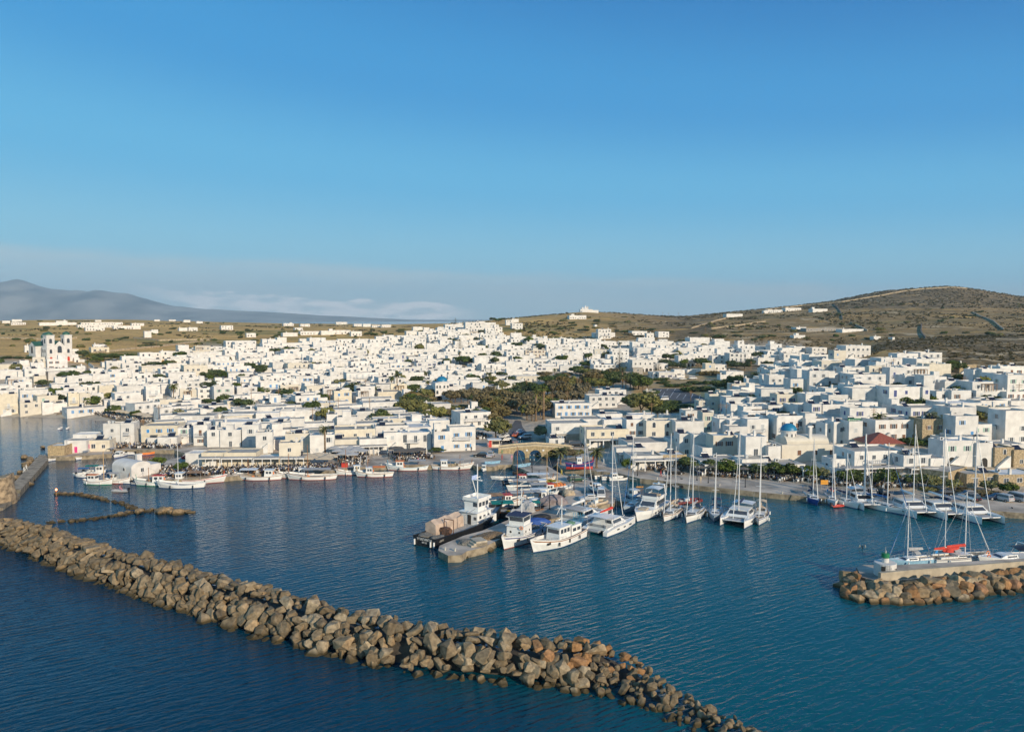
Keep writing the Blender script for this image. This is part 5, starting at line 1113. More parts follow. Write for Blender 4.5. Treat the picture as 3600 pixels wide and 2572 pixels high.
def bridge():
    a = at(1752, 1608, 0); L = 22.6; o = empty('stone_bridge', (a.x + L/2, a.y, 0)); tag(o, 'tan stone footbridge of three arches at the head of the harbour', 'bridge')
    cx = [(p - 1800) / FPX * a.y - (a.x + L/2) for p in (1825, 1883, 1943)]; top = [(-L/2,2.45),(-L/4,3.1),(0,3.5),(L/4,3.1),(L/2,2.5)]
    pts = [(-L/2,-1.5)]
    for c in cx:
        r = 1.85; pts += [(c-r,-1.5),(c-r,.5)] + [(c - r*math.cos(math.pi*i/12), .5 + r*1.0*math.sin(math.pi*i/12)) for i in range(1,12)] + [(c+r,.5),(c+r,-1.5)]
    pts += [(L/2,-1.5)] + [(x,z) for x,z in reversed(top)]
    k = len(pts); mb = MB(); mb.add([(x,0,z) for x,z in pts] + [(x,5,z) for x,z in pts], [tuple(range(k)), tuple(range(2*k-1,k-1,-1))] + [(i,(i+1)%k,k+(i+1)%k,k+i) for i in range(k)])
    mb.build('arched_span', mat('bridge_stone', (.40,.31,.18), .9, .22, 1.6, bump=.5), o)
    for y in (-.08, 4.7):
        p = MB()
        for (x0,z0),(x1,z1) in zip(top[:-1], top[1:]): p.add([(x0,y,z0),(x1,y,z1),(x1,y+.38,z1),(x0,y+.38,z0),(x0,y,z0+.5),(x1,y,z1+.5),(x1,y+.38,z1+.5),(x0,y+.38,z0+.5)], [(0,1,5,4),(1,2,6,5),(2,3,7,6),(3,0,4,7),(4,5,6,7)])
        p.build('parapet', mat('bridge_coping', (.52,.43,.29), .9, .12, 1.5), o)
    for x in (cx[0]+2.4, cx[1]+2.4):
        q = MB(); q.box(x-.28,-.05,2.0,x+.28,.03,2.5); q.build('stone_plaque', FRAME, o)
green_church(); blue_church(); dome_chapel(); red_roof(); islet_chapel(); hill_chapel(); fort(); lighthouse(); bridge()
def beacon():
    c = at(198, 1733, .5); o = empty('reef_beacon', c); tag(o, 'lit orange-red beacon lamp on a short post at the reef tip', 'beacon')
    m = MB(); m.tube((0,0,-.5),(0,0,.7),.13,n=8); m.build('post', WOOD, o)
    m = MB(); m.lathe([(.16,.7),(.2,.85),(.16,1.05),(.02,1.12)], 12); m.build('lamp', mat('red_lamp', (.9,.12,.05), .4, emit=((1,.28,.08), 10)), o)
beacon()
# ---- mole wall, walls, car park
def wall_line(name, pts, h, t, m, label, cat='wall'):
    P = [Vector((p[0], p[1], p[2] if len(p) > 2 else ground(p[0], p[1]))) for p in pts]; mb = MB()
    for a, b in zip(P[:-1], P[1:]):
        d = Vector((b.x - a.x, b.y - a.y, 0)).normalized(); n = Vector((-d.y, d.x, 0)) * t / 2; v = []
        for q, dz in ((a, -.6), (b, -.6), (a, h), (b, h)):
            v += [tuple(q + n + Vector((0,0,dz))), tuple(q - n + Vector((0,0,dz)))]
        mb.add(v, [(0,2,6,4),(1,5,7,3),(4,6,7,5),(0,4,5,1),(2,3,7,6)])
    o = mb.build(name, m); return tag(o, label, cat)
wall_line('mole_wall', [(*tuple(at(x, y - 7, 2.45))[:2], 1.4) for x, y in ((3092,2024),(3200,2013),(3320,2004),(3460,1993),(3610,1981),(3800,1966))], 1.3, .6, mat('mole_wall_concrete', (.42,.36,.27), .9, .15, .6), 'low concrete parapet wall running along the mole above the boulders')
DRYW = mat('dry_stone_wall', (0.42, 0.34, 0.23), .95, .25, .8)
WL = [([(2690,1090),(2820,1075),(2960,1062),(3100,1040),(3230,1018),(3400,1015),(3540,1027)], 'pale dry-stone wall climbing over the shoulder of the domed hill'),
      ([(3190,1095),(3330,1095),(3420,1100),(3440,1108)], 'short dry-stone terrace wall below the dark scrub of the hill'), ([(3240,1140),(3238,1165),(3255,1190)], 'dark field wall running down the hillside terraces'),
      ([(3420,1100),(3490,1130),(3530,1160)], 'field wall descending the far eastern slope'), ([(2700,1105),(2850,1102)], 'low wall below the ridge villas'), ([(2930,1070),(2955,1098),(2962,1125)], 'dark wall curving down beside the ridge villas'),
      ([(2990,1135),(3050,1165)], 'field wall beside the long concrete shell'), ([(2430,1155),(2560,1118)], 'track-side wall rising diagonally to the ridge'), ([(2500,1157),(2600,1145),(2690,1132)], 'broken stone wall across the middle slope'),
      ([(0,1190),(160,1196),(270,1190)], 'straight field wall beyond the green-domed church'), ([(470,1190),(560,1199),(760,1195)], 'long field wall on the western plateau'), ([(330,1243),(560,1221),(760,1195)], 'roadside wall crossing the western fields')]
for pts, lab in WL:
    P = [hit(x, y, 480) for x, y in pts]; Q = []
    P = [p for p in P if p is not None]
    for a, b in zip(P[:-1], P[1:]):
        n = max(2, int((b - a).length / 9)); Q += [tuple(a.lerp(b, i / n)[:2]) for i in range(n)]
    if len(P) > 1: Q.append(tuple(P[-1][:2])); wall_line('field_wall', Q, 1.5 if 'dark' not in lab else 1.2, 1.1, DRYW if 'dark' not in lab else mat('dark_wall', (.15,.125,.09), .95, .2, .8), lab)
ASPH = mat('asphalt', (0.10, 0.10, 0.105), .9, .12, .5)
def ground_strip(name, pts, dz, m, kind='structure'):
    """a road or lot: a strip between two rows of photo-pixel points"""
    mb = MB(); A = [hit(*a) for a, b in pts]; B = [hit(*b) for a, b in pts]; V = []; N = 8; M = 5
    for i in range(len(pts) - 1):
        for s in range(N + (i == len(pts) - 2)):
            f = s / N; a = A[i].lerp(A[i+1], f); b = B[i].lerp(B[i+1], f)
            for j in range(M + 1):
                p = a.lerp(b, j / M); V.append((p.x, p.y, max(ground(p.x, p.y), ground(p.x + .8, p.y), ground(p.x, p.y + .8)) + dz))
    n = len(V) // (M + 1); mb.add(V, [(r*(M+1)+j, r*(M+1)+j+1, (r+1)*(M+1)+j+1, (r+1)*(M+1)+j) for r in range(n-1) for j in range(M)])
    return struct(mb.build(name, m), kind)
ground_strip('car_park', [((2296,1366),(2396,1366)),((2290,1385),(2440,1385)),((2275,1412),(2505,1412))], .12, ASPH)
ground_strip('valley_road', [((1762,1575),(1880,1575)),((1772,1545),(1868,1548)),((1790,1520),(1850,1520)),((1800,1498),(1836,1500)),((1812,1478),(1832,1480))], .10, ASPH)
ground_strip('hill_road', [((2518,1465),(2545,1468)),((2545,1425),(2566,1428)),((2585,1370),(2603,1374)),((2620,1345),(2640,1347))], .15, ASPH)
ground_strip('dirt_track', [((2018,1206),(2060,1206)),((2022,1190),(2052,1190)),((2050,1184),(2090,1186))], .25, mat('pale_track', (.42,.37,.30), .95, .1, .3))
def lot_lines():
    mb = MB()
    for (x0,y0,x1,y1) in [(2322,1402,2337,1379),(2355,1398,2368,1378),(2378,1400,2392,1384),(2401,1405,2412,1388),(2457,1404,2462,1390),(2430,1400,2436,1386),(2484,1404,2488,1390),(2315,1386,2325,1370),(2344,1374,2350,1366),(2370,1374,2376,1366),(2300,1384,2440,1385)]:
        a = hit(x0,y0); b = hit(x1,y1); d = (b - a); d.z = 0; d.normalize(); n = Vector((-d.y,d.x,0)) * .10
        pts = [a.lerp(b, i/6) for i in range(7)]
        V = []
        for p in pts:
            z = max(ground(p.x,p.y), ground(p.x+.8,p.y), ground(p.x,p.y+.8)) + .17; V += [(p.x+n.x,p.y+n.y,z),(p.x-n.x,p.y-n.y,z)]
        mb.add(V, [(2*i,2*i+1,2*i+3,2*i+2) for i in range(6)])
    return struct(mb.build('parking_lines', FRAME))
lot_lines()
# ================================================================ BOATS
GEL = mat('boat_white', (0.74, 0.74, 0.72), 0.35, 0.03, 0.8); WOODB = mat('varnished_wood', (0.30, 0.13, 0.05), 0.5, 0.15, 2); TEAK = mat('teak_deck', (0.36, 0.27, 0.17), 0.8, 0.15, 3)
DECKG = mat('grey_deck', (0.38, 0.38, 0.37), 0.8, 0.1); ALU = mat('aluminium_mast', (0.62, 0.62, 0.62), 0.4, 0.04); CANV = mat('beige_canvas', (0.52, 0.42, 0.30), 0.9, 0.12, 1.0)
CNAVY = mat('navy_canvas', (0.02, 0.035, 0.09), 0.9, 0.1); CBLUE = mat('blue_canvas', (0.03, 0.13, 0.32), 0.85, 0.1); CTEAL = mat('teal_canvas', (0.0, 0.20, 0.17), 0.85, 0.1); CRED = mat('red_canvas', (0.55, 0.05, 0.03), 0.8, 0.1)
CTAN = mat('brown_tarp', (0.34, 0.20, 0.11), 0.9, 0.12, 1.0); CGREY = mat('grey_canvas', (0.36, 0.36, 0.36), .9, .08); BOOTR = mat('red_boot_paint', (0.30, 0.05, 0.03), .6, .1); BOOTB = mat('blue_boot_paint', (0.02, .06, .18), .6, .1)
NET = mat('fishing_net', (0.20, 0.19, 0.17), .95, .35, 6, bump=.8); NETY = mat('yellow_net', (0.50, 0.36, 0.04), .95, .3, 6, bump=.8); RUB = mat('black_rubber', (.02, .02, .022), .7, .1); GRUB = mat('grey_rubber', (.33, .34, .35), .7, .06); HBLUE = mat('blue_hull', (.02, .07, .28), .35, .05); HGREEN = mat('green_hull', (.0, .20, .11), .5, .1)
HBG = mat('blue_grey_hull', (.30, .37, .43), .4, .05); LBLUE = mat('light_blue_hull', (.25, .45, .60), .5, .08)
def hull(root, L, B, fb, bow, stern, kind, hm=None, boot=None, stripe=None, deck=None, bul=.3):
    """a lofted hull with a sunk deck and a rail; x forward, water line at z = 0"""
    hm = hm or GEL; boot = boot or BOOTB; stripe = stripe or hm; n = 17; mb = MB(); dk = MB(); vs = []; D = []
    for i in range(n):
        s = i / (n - 1)
        if kind == 'kaiki': w = max(.015, math.sin(math.pi * min(1, max(0, s * .955 + .04)))) ** .62
        elif kind == 'ship': w = (.82 + .18 * min(1, s / .35)) if s < .55 else max(.015, 1 - ((s - .55) / .45) ** 2.3)
        elif kind == 'slim': w = (.55 + .45 * min(1, s / .4)) if s < .5 else max(.02, 1 - ((s - .5) / .5) ** 1.9)
        else: w = (.70 + .30 * math.sin(math.pi / 2 * min(1, s / .42))) if s < .42 else max(.015, 1 - ((s - .42) / .58) ** 2.05)
        w *= B / 2; zs = fb + bow * max(0, (s - .4) / .6) ** 2 + stern * max(0, (.45 - s) / .45) ** 2
        rk = L * (.07 if kind != 'slim' else .0) * max(0, (s - .72) / .28) ** 2; rs = -L * .04 * max(0, (.15 - s) / .15) if kind == 'kaiki' else 0
        x = (s - .5) * L; fl = .55 + .45 * (1 - max(0, (s - .6) / .4))
        prof = [(0, -.7), (.62, -.5), (.90 * fl, 0.0), (.92 * fl + .0, .14), (.97, .62 * zs), (.985, .80 * zs), (1.0, .9 * zs), (1.01, zs)]
        for side in (1, -1):
            for k, (a, z) in enumerate(prof):
                f = max(0, z) / max(.1, zs); vs.append((x + (rk + rs) * f, side * w * a, z))
        zi = zs - bul; xi = x + (rk + rs) * .85
        for side in (1, -1): vs += [(x + rk + rs, side * w * .93, zs), (xi, side * w * .92, zi)]
        D.append((xi, w * .92, zi))
    P = 8; T = 2 * P + 4; mm = [1, 1, 1, 0, 0, 2, 0]
    for i in range(n - 1):
        for sd in (0, 1):
            for k in range(P - 1):
                a = i * T + sd * P + k; q = (a, a + 1, a + T + 1, a + T); mb.f.append(q if sd == 0 else q[::-1]); mb.m.append(mm[k])
            a = i * T + sd * P + P - 1; b = i * T + 2 * P + sd * 2
            for u, v in ((a, b), (b, b + 1)):
                q = (u, v, v + T, u + T); mb.f.append(q if sd == 0 else q[::-1]); mb.m.append(2 if u == a else 0)
    mb.v = vs
    for k in range(P - 1): mb.f.append((k, P + k, P + k + 1, k + 1)); mb.m.append(mm[k])       # transom
    h = mb.build('hull', [hm, boot, stripe], root)
    V = [(x, w, z) for x, w, z in D] + [(x, -w, z) for x, w, z in D]
    dk.add(V, [(i, i + 1, n + i + 1, n + i) for i in range(n - 1)]); dk.build('deck', deck or TEAK, root)
    return h
def house_box(root, name, x0, x1, w, z0, z1, m, taper=.9, rake=.25, win=None, roof=None, wz=(.45, .85), over=.12, nwin=0):
    """a deck house tapering upwards, raked in front, with a band or a row of windows, and a roof slab"""
    mb = MB(); a = w / 2; b = a * taper; v = [(x0,-a,z0),(x1,-a,z0),(x1,a,z0),(x0,a,z0),(x0+.06,-b,z1),(x1-rake,-b,z1),(x1-rake,b,z1),(x0+.06,b,z1)]
    mb.add(v, [(0,1,5,4),(1,2,6,5),(2,3,7,6),(3,0,4,7),(4,5,6,7)]); o = mb.build(name, m, root)
    h = z1 - z0; za, zb = z0 + h * wz[0], z0 + h * wz[1]
    def pt(x, f, s): q = a + (b - a) * f; return (x, s * (q + .015), z0 + h * f)
    def span(xa, xb, s):
        g = MB(); g.add([pt(xa, wz[0], s), pt(xb, wz[0], s), pt(xb, wz[1], s), pt(xa, wz[1], s)], [(0,1,2,3)]); g.build('window', win, o)
    if win:
        xf = x1 - rake * wz[0]
        if nwin:
            for s in (-1, 1):
                for i in range(nwin):
                    xa = x0 + .2 + (x1 - rake - x0 - .4) * (i + .12) / nwin; xb = x0 + .2 + (x1 - rake - x0 - .4) * (i + .88) / nwin; span(xa, xb, s)
        else:
            for s in (-1, 1): span(x0 + .25, x1 - rake - .1, s)
        g = MB(); fa, fb_ = wz; ya = (a + (b - a) * fa) * .88; yb = (a + (b - a) * fb_) * .88
        g.add([(x1 - rake * fa + .02, -ya, za), (x1 - rake * fa + .02, ya, za), (x1 - rake * fb_ + .02, yb, zb), (x1 - rake * fb_ + .02, -yb, zb)], [(0,1,2,3)]); g.build('windscreen', win, o)
        g = MB(); g.add([(x0 + .06 * fa - .02, -ya, za), (x0 + .06 * fa - .02, -ya * .3, za), (x0 + .06 * fb_ - .02, -yb * .3, zb), (x0 + .06 * fb_ - .02, -yb, zb)], [(0,1,2,3)]); g.build('window', win, o)
    if roof:
        r = MB(); r.box(x0 - over, -b - over, z1, x1 - rake + over * 1.5, b + over, z1 + .09); r.build('cabin_roof', roof, o)
    return o
def mast(root, x, z0, H, r=.12, m=None, spreaders=2, boom=0.0, cover=None, stays=None, y=0, rake=0):
    m = m or ALU; mb = MB(); mb.tube((x, y, z0), (x - rake, y, z0 + H), r, r * .75, 8); o = mb.build('mast', m, root)
    for i in range(spreaders):
        z = z0 + H * (.36 + .28 * i); s = MB(); w = H * .055 * (1 - .2 * i); s.tube((x, y - w, z), (x, y + w, z), .05, n=5); s.build('spreader', m, o)
    if boom:
        s = MB(); s.tube((x, y, z0 + 1.25), (x - boom, y, z0 + 1.35), .09, n=6); s.build('boom', m, root)
        if cover:
            s = MB(); n = 9
            for i in range(n):
                a = i / n; b = (i + 1) / n; s.tube((x - .1 - boom * .92 * a, y, z0 + 1.5), (x - .1 - boom * .92 * b, y, z0 + 1.5), .30 - .14 * a, .30 - .14 * b, 8, 0, True)
            s.build('sail_cover', cover, root)
    if stays:
        s = MB()
        for p in stays: s.tube(p, (x, y, z0 + H * .97), .022, n=4, cap=False)
        s.build('rigging', STEEL, root)
    return o
def rail(root, pts, h=.6, name='guard_rail'):
    mb = MB()
    for p in pts: mb.tube(p, (p[0], p[1], p[2] + h), .022, n=4)
    for a, b in zip(pts[:-1], pts[1:]): mb.tube((a[0], a[1], a[2] + h), (b[0], b[1], b[2] + h), .024, n=4)
    return mb.build(name, STEEL, root)
def canopy(root, x0, x1, w, z0, z1, m, arch=.18, posts=True):
    mb = MB(); n = 6; vs = []
    for x in (x0, x1):
        for i in range(n + 1): a = i / n * 2 - 1; vs.append((x, a * w / 2, z1 + arch * (1 - a * a)))
    mb.add(vs, [(i, i + 1, n + 2 + i, n + 1 + i) for i in range(n)]); mb.add([(x, y, z - .06) for x, y, z in vs], [(i, n + 1 + i, n + 2 + i, i + 1) for i in range(n)])
    o = mb.build('canopy', m, root)
    if posts:
        for x in (x0 + .08, x1 - .08):
            for s in (-1, 1): p = MB(); p.tube((x, s * w * .48, z0), (x, s * w * .48, z1 + .01), .035, n=5); p.build('canopy_post', STEEL, o)
    return o
def fenders(root, L, B, z, n=3, m=None):
    for s in (-1, 1):
        for i in range(n):
            f = MB(); x = -L * .3 + L * .5 * i / max(1, n - 1); f.tube((x, s * (B / 2 + .1), z - .3), (x, s * (B / 2 + .1), z + .35), .13, n=8); f.build('fender', m or GEL, root)
def lifebuoy(root, p, rot=(R(90), 0, 0)):
    mb = MB(); n = 12; vs = []
    for i in range(n):
        a = 2 * math.pi * i / n
        for j in range(5): b = 2 * math.pi * j / 5; q = .3 + .08 * math.cos(b); vs.append((q * math.cos(a), q * math.sin(a), .08 * math.sin(b)))
    mb.add(vs, [(i*5+j, ((i+1)%n)*5+j, ((i+1)%n)*5+(j+1)%5, i*5+(j+1)%5) for i in range(n) for j in range(5)]); o = mb.build('lifebuoy', ORANGE, root, p); o.rotation_euler = rot; return o
def lump(root, name, c, size, m, seed=0, parent=None):
    bm = bmesh.new(); bmesh.ops.create_icosphere(bm, subdivisions=3, radius=1)
    for v in bm.verts:
        d = v.co.copy(); q = 1 + .28 * mnoise.noise(d * 1.7 + Vector((seed, 0, 0))) + .1 * mnoise.noise(d * 5 + Vector((0, seed, 0)))
        v.co = Vector((d.x * q * size[0], d.y * q * size[1], max(-.1, d.z * q * size[2])))
    me = bpy.data.meshes.new(name); bm.to_mesh(me); bm.free(); me.materials.append(m); return link(name, me, root, c)
def outboard(root, x, y, z):
    mb = MB(); mb.box(x - .38, y - .2, z, x + .1, y + .2, z + .55); mb.box(x - .3, y - .1, z - .9, x - .05, y + .1, z); return mb.build('outboard_motor', BLACKM, root)
def root_at(name, px, py, h, z=0.0, bow=None, L=0):
    """a boat's Empty at its water-line centre; with bow=True the pixel is the stem, half a length ahead"""
    p = at(px, py, z); d = Vector((math.cos(R(h)), math.sin(R(h)), 0))
    if bow: p = p - d * L * .47
    o = empty(name, p, R(h)); return o
BG = {'y': 'sailing yachts moored in the harbour', 'c': 'catamarans moored in the harbour', 'k': 'wooden fishing boats along the quays', 's': 'small open boats in the old basin', 'r': 'inflatable boats'}
def yacht(px, py, h, L, H, label, hm=None, boot=None, stripe=None, cover=None, bim=None, genoa=None, mizzen=0, bow=True, name='sailing_yacht', r=.12, spray=None):
    o = root_at(name, px, py, h, 0, bow, L); B = L * .31; fb = .85 + L * .03
    tag(o, label, 'sailing boat', BG['y']); hull(o, L, B, fb, .35, -.05, 'yacht', hm, boot, stripe, TEAK if L > 10.5 else GEL, .08)
    z = fb - .05
    house_box(o, 'coachroof', -.10 * L, .24 * L, B * .62, z, z + .42, GEL, .82, .9, GLASS, None, (.3, .8))
    c = MB(); c.box(-.40 * L, -B * .24, z - .01, -.13 * L, B * .24, z + .03, 0)
    for s in (-1, 1): c.box(-.42 * L, s * B * .30 - .16, z, -.12 * L, s * B * .30 + .16, z + .28, 1)
    c.build('cockpit', [TEAK, GEL], o)
    w = MB(); w.lathe([(.42, -.02), (.45, 0), (.42, .02)], 14, 0, (0, 0, 0)); q = w.build('steering_wheel', STEEL, o, (-.33 * L, 0, z + .75)); q.rotation_euler = (0, R(75), 0)
    canopy(o, -.15 * L, -.03 * L, B * .6, z + .3, z + 1.05, spray or CGREY, .35, False)
    if bim: canopy(o, -.44 * L, -.24 * L, B * .66, z, z + 1.9, bim, .25)
    xm = .10 * L; mast(o, xm, z + .3, H, r, None, 2, L * .36, cover or CGREY, [(L * .53, 0, fb + .3), (-L * .48, 0, fb), (xm - .2, B * .47, fb), (xm - .2, -B * .47, fb)])
    g = MB(); a = Vector((L * .54, 0, fb + .6)); b = Vector((xm, 0, z + .3 + H * .93)); g.tube(a, a.lerp(b, .92), .075, .03, 7); g.build('furled_sail', genoa or GEL, o)
    if mizzen: mast(o, -.27 * L, z, mizzen, r * .8, None, 1, L * .2, cover or CGREY, [(-L * .49, 0, fb)])
    n = 7
    for s in (-1, 1):
        rail(o, [((-.45 + .92 * i / n) * L, s * B * .5 * (.74 if i == 0 else 1) * ((1 - max(0, (.05 + .92 * i / n - .42) / .58) ** 2.05) ** 1) * .94, fb + .3 * max(0, (i / n - .4)) ** 2) for i in range(n + 1)], .62)
    fenders(o, L, B, .7, 2); a = MB(); a.tube((-.47 * L, -.3 * B, fb), (-.47 * L, -.3 * B, fb + 1.6), .02, n=4); a.build('flagstaff', STEEL, o)
    f = MB(); f.add([(-.47*L, -.3*B, fb+1.1), (-.52*L, -.3*B-.05, fb+1.0), (-.52*L, -.3*B-.05, fb+1.45), (-.47*L, -.3*B, fb+1.55)], [(0,1,2,3)]); f.build('flag', BLUE, o)
    return o
def cat(px, py, h, L, H, label, bow=True, bim=None, cover=None, r=.13, name='sailing_catamaran', band=None, z_bim=2.9):
    o = root_at(name, px, py, h, 0, bow, L); B = L * .53; fb = 1.35; hw = L * .135
    tag(o, label, 'catamaran', BG['c'])
    for s in (-1, 1):
        e = empty('float', (0, s * (B / 2 - hw / 2), 0)); e.parent = o; hh = hull(e, L, hw, fb, .25, -.45, 'slim', None, BOOTB, None, GEL, .05)
        for i in range(3):
            g = MB(); x = -L * .22 + i * L * .2; g.box(x, s * (hw / 2 * .985) - .03, .72, x + .8, s * (hw / 2 * .985) + .03, .98); g.build('port_window', GLASS, e)
    d = MB(); d.box(-.40 * L, -B / 2 + hw * .6, .75, .17 * L, B / 2 - hw * .6, fb + .02); d.build('bridge_deck', GEL, o)
    t = MB(); t.box(.17 * L, -B / 2 + hw * .7, fb - .25, .44 * L, B / 2 - hw * .7, fb - .2); t.build('trampoline', CGREY, o)
    t = MB(); t.tube((.44 * L, -B / 2 + hw * .5, fb - .1), (.44 * L, B / 2 - hw * .5, fb - .1), .12, n=8); t.tube((.44 * L, 0, fb - .1), (.5 * L, 0, fb + .1), .07, n=6); t.build('cross_beam', ALU, o)
    house_box(o, 'coachroof', -.22 * L, .20 * L, B * .74, fb, fb + 1.15, GEL, .80, 1.7, band or GLASS, GEL, (.38, .88), .1)
    canopy(o, -.42 * L, -.16 * L, B * .66, fb, fb + z_bim - 1.0, bim or GEL, .12)
    s = MB()
    for q in (-1, 1): s.box(-.40 * L, q * B * .2 - .3, fb, -.36 * L, q * B * .2 + .3, fb + .5)
    s.box(-.40*L, -B*.3, fb, -.37*L, B*.3, fb+.45); s.build('cockpit_seat', CGREY, o)
    dg = MB(); dg.tube((-.49 * L, -1.3, .95), (-.49 * L, 1.3, .95), .24, n=8); dg.tube((-.54 * L, -1.3, .95), (-.54 * L, 1.3, .95), .24, n=8); dg.build('tender', GRUB, o)
    xm = .08 * L; mast(o, xm, fb + 1.15, H, r, None, 2, L * .40, cover or GEL, [(L * .44, 0, fb), (-.2 * L, B * .47, fb), (-.2 * L, -B * .47, fb)])
    g = MB(); a = Vector((L * .44, 0, fb + .3)); b = Vector((xm, 0, fb + 1.1 + H * .9)); g.tube(a, b, .08, .03, 7); g.build('furled_sail', GEL, o)
    for q in (-1, 1): rail(o, [((-.3 + .75 * i / 5) * L, q * (B / 2 - hw * .5 + hw * .38 * (1 if i < 4 else .3)), fb + .05) for i in range(6)], .6)
    return o
def kaiki(px, py, h, L, label, hm=None, boot=None, stripe=None, cab=None, roofm=None, cx=-.18, mast_h=0, mast_m=None, can=None, bow=False, mast_x=.2, extra=None, cl=.22, name='fishing_boat', fb=None, z=0.0):
    o = root_at(name, px, py, h, z, bow, L); B = L * .33; fb = fb or (.62 + L * .028)
    tag(o, label, 'fishing boat', BG['k']); hull(o, L, B, fb, .75 + L * .03, .4, 'kaiki', hm, boot or BOOTR, stripe or WOODB, DECKG, .38)
    dz = fb - .38
    if cl: house_box(o, 'wheelhouse', (cx - cl / 2) * L, (cx + cl / 2) * L, B * .58, dz, dz + 1.95, cab or GEL, .94, .2, GLASS, roofm or GEL, (.55, .85), .15, 2)
    s = MB(); s.box(.26 * L, -B * .2, dz, .38 * L, B * .2, dz + .42); s.build('hatch', WOODB, o)
    p = MB(); p.tube((.49 * L, 0, fb + .5), (.52 * L, 0, fb + 1.7 + L * .02), .09, n=6); p.build('stem_post', WOODB if not stripe else (stripe or WOODB), o)
    if mast_h: mast(o, mast_x * L, dz, mast_h, .09, mast_m or WOODB, 0, 0, None, [(L * .5, 0, fb + .9), (-L * .46, 0, fb + .3)])
    if can: canopy(o, can[0] * L, can[1] * L, B * .8, fb - .2, dz + 2.15, can[2])
    lump(o, 'net_pile', (-.36 * L if cx > -.25 else .02 * L, .05, dz), (.55, .5, .4), NETY if extra == 'y' else NET, L)
    if extra == 'b': lump(o, 'float_pile', (.1 * L, 0, dz), (.5, .45, .4), ORANGE, L + 1)
    fenders(o, L, B * .97, fb * .6, 2, GEL if L < 9 else RUB)
    if cl and L > 8: lifebuoy(o, ((cx - cl / 2) * L - .06, .2, dz + 1.1), (0, R(90), 0))
    return o
def small(px, py, h, L, label, hm=None, boot=None, inner=None, cab=False, can=None, motor=True, cat_='small boat', group=BG['s'], name='small_boat', z=0.0):
    o = root_at(name, px, py, h, z); B = L * .38; fb = .5 + L * .03
    tag(o, label, cat_, group); hull(o, L, B, fb, .3, .05, 'yacht', hm, boot or BOOTB, None, inner or DECKG, .33)
    t = MB()
    for x in (-.28, -.02, .2): t.box(x * L - .13, -B * .43, fb - .2, x * L + .13, B * .43, fb - .15)
    t.build('thwart', WOODB, o)
    if cab: house_box(o, 'cabin', -.05 * L, .28 * L, B * .7, fb - .2, fb + (.95 if L < 6.5 else 1.3), GEL, .86, .45, GLASS, GEL, (.4, .85), .06, 2)
    if can: canopy(o, -.42 * L, .05 * L, B * .8, fb - .1, fb + 1.45, can, .15)
    if motor: outboard(o, -.5 * L, 0, fb - .1)
    return o
def rib(px, py, h, L, label, tube=None, z=0.0, console=True, name='inflatable_boat'):
    tube = tube or RUB; o = root_at(name, px, py, h, z); B = L * .36; tag(o, label, 'inflatable boat', BG['r']); mb = MB(); r = .055 * L * (1.1 if L < 5 else .8); pts = []
    for i in range(17):
        s = i / 16 * 2 - 1; a = abs(s)
        pts.append((-.5 * L + (1 - a ** 2.6) * L * .98 if a > .35 else .5 * L - (a / .35) ** 2 * .035 * L, math.copysign(B / 2 * min(1, (a / .55) ** .75), s) if a > 0 else 0, r + .1 + .12 * (1 - a)))
    for a, b in zip(pts[:-1], pts[1:]): mb.tube(a, b, r, r, 8)
    mb.build('tube', tube, o); d = MB(); d.box(-.48 * L, -B * .42, .12, .28 * L, B * .42, .3); d.build('floor', DECKG, o)
    if console: c = MB(); c.box(-.05 * L, -.35, .3, .1 * L, .35, 1.1); c.box(.1 * L - .05, -.3, 1.1, .1 * L, .3, 1.5); c.build('console', GEL if tube is not RUB else BLACKM, o); s = MB(); s.box(-.25 * L, -.4, .3, -.14 * L, .4, .85); s.build('seat', CGREY, o)
    outboard(o, -.5 * L, 0, .55); return o
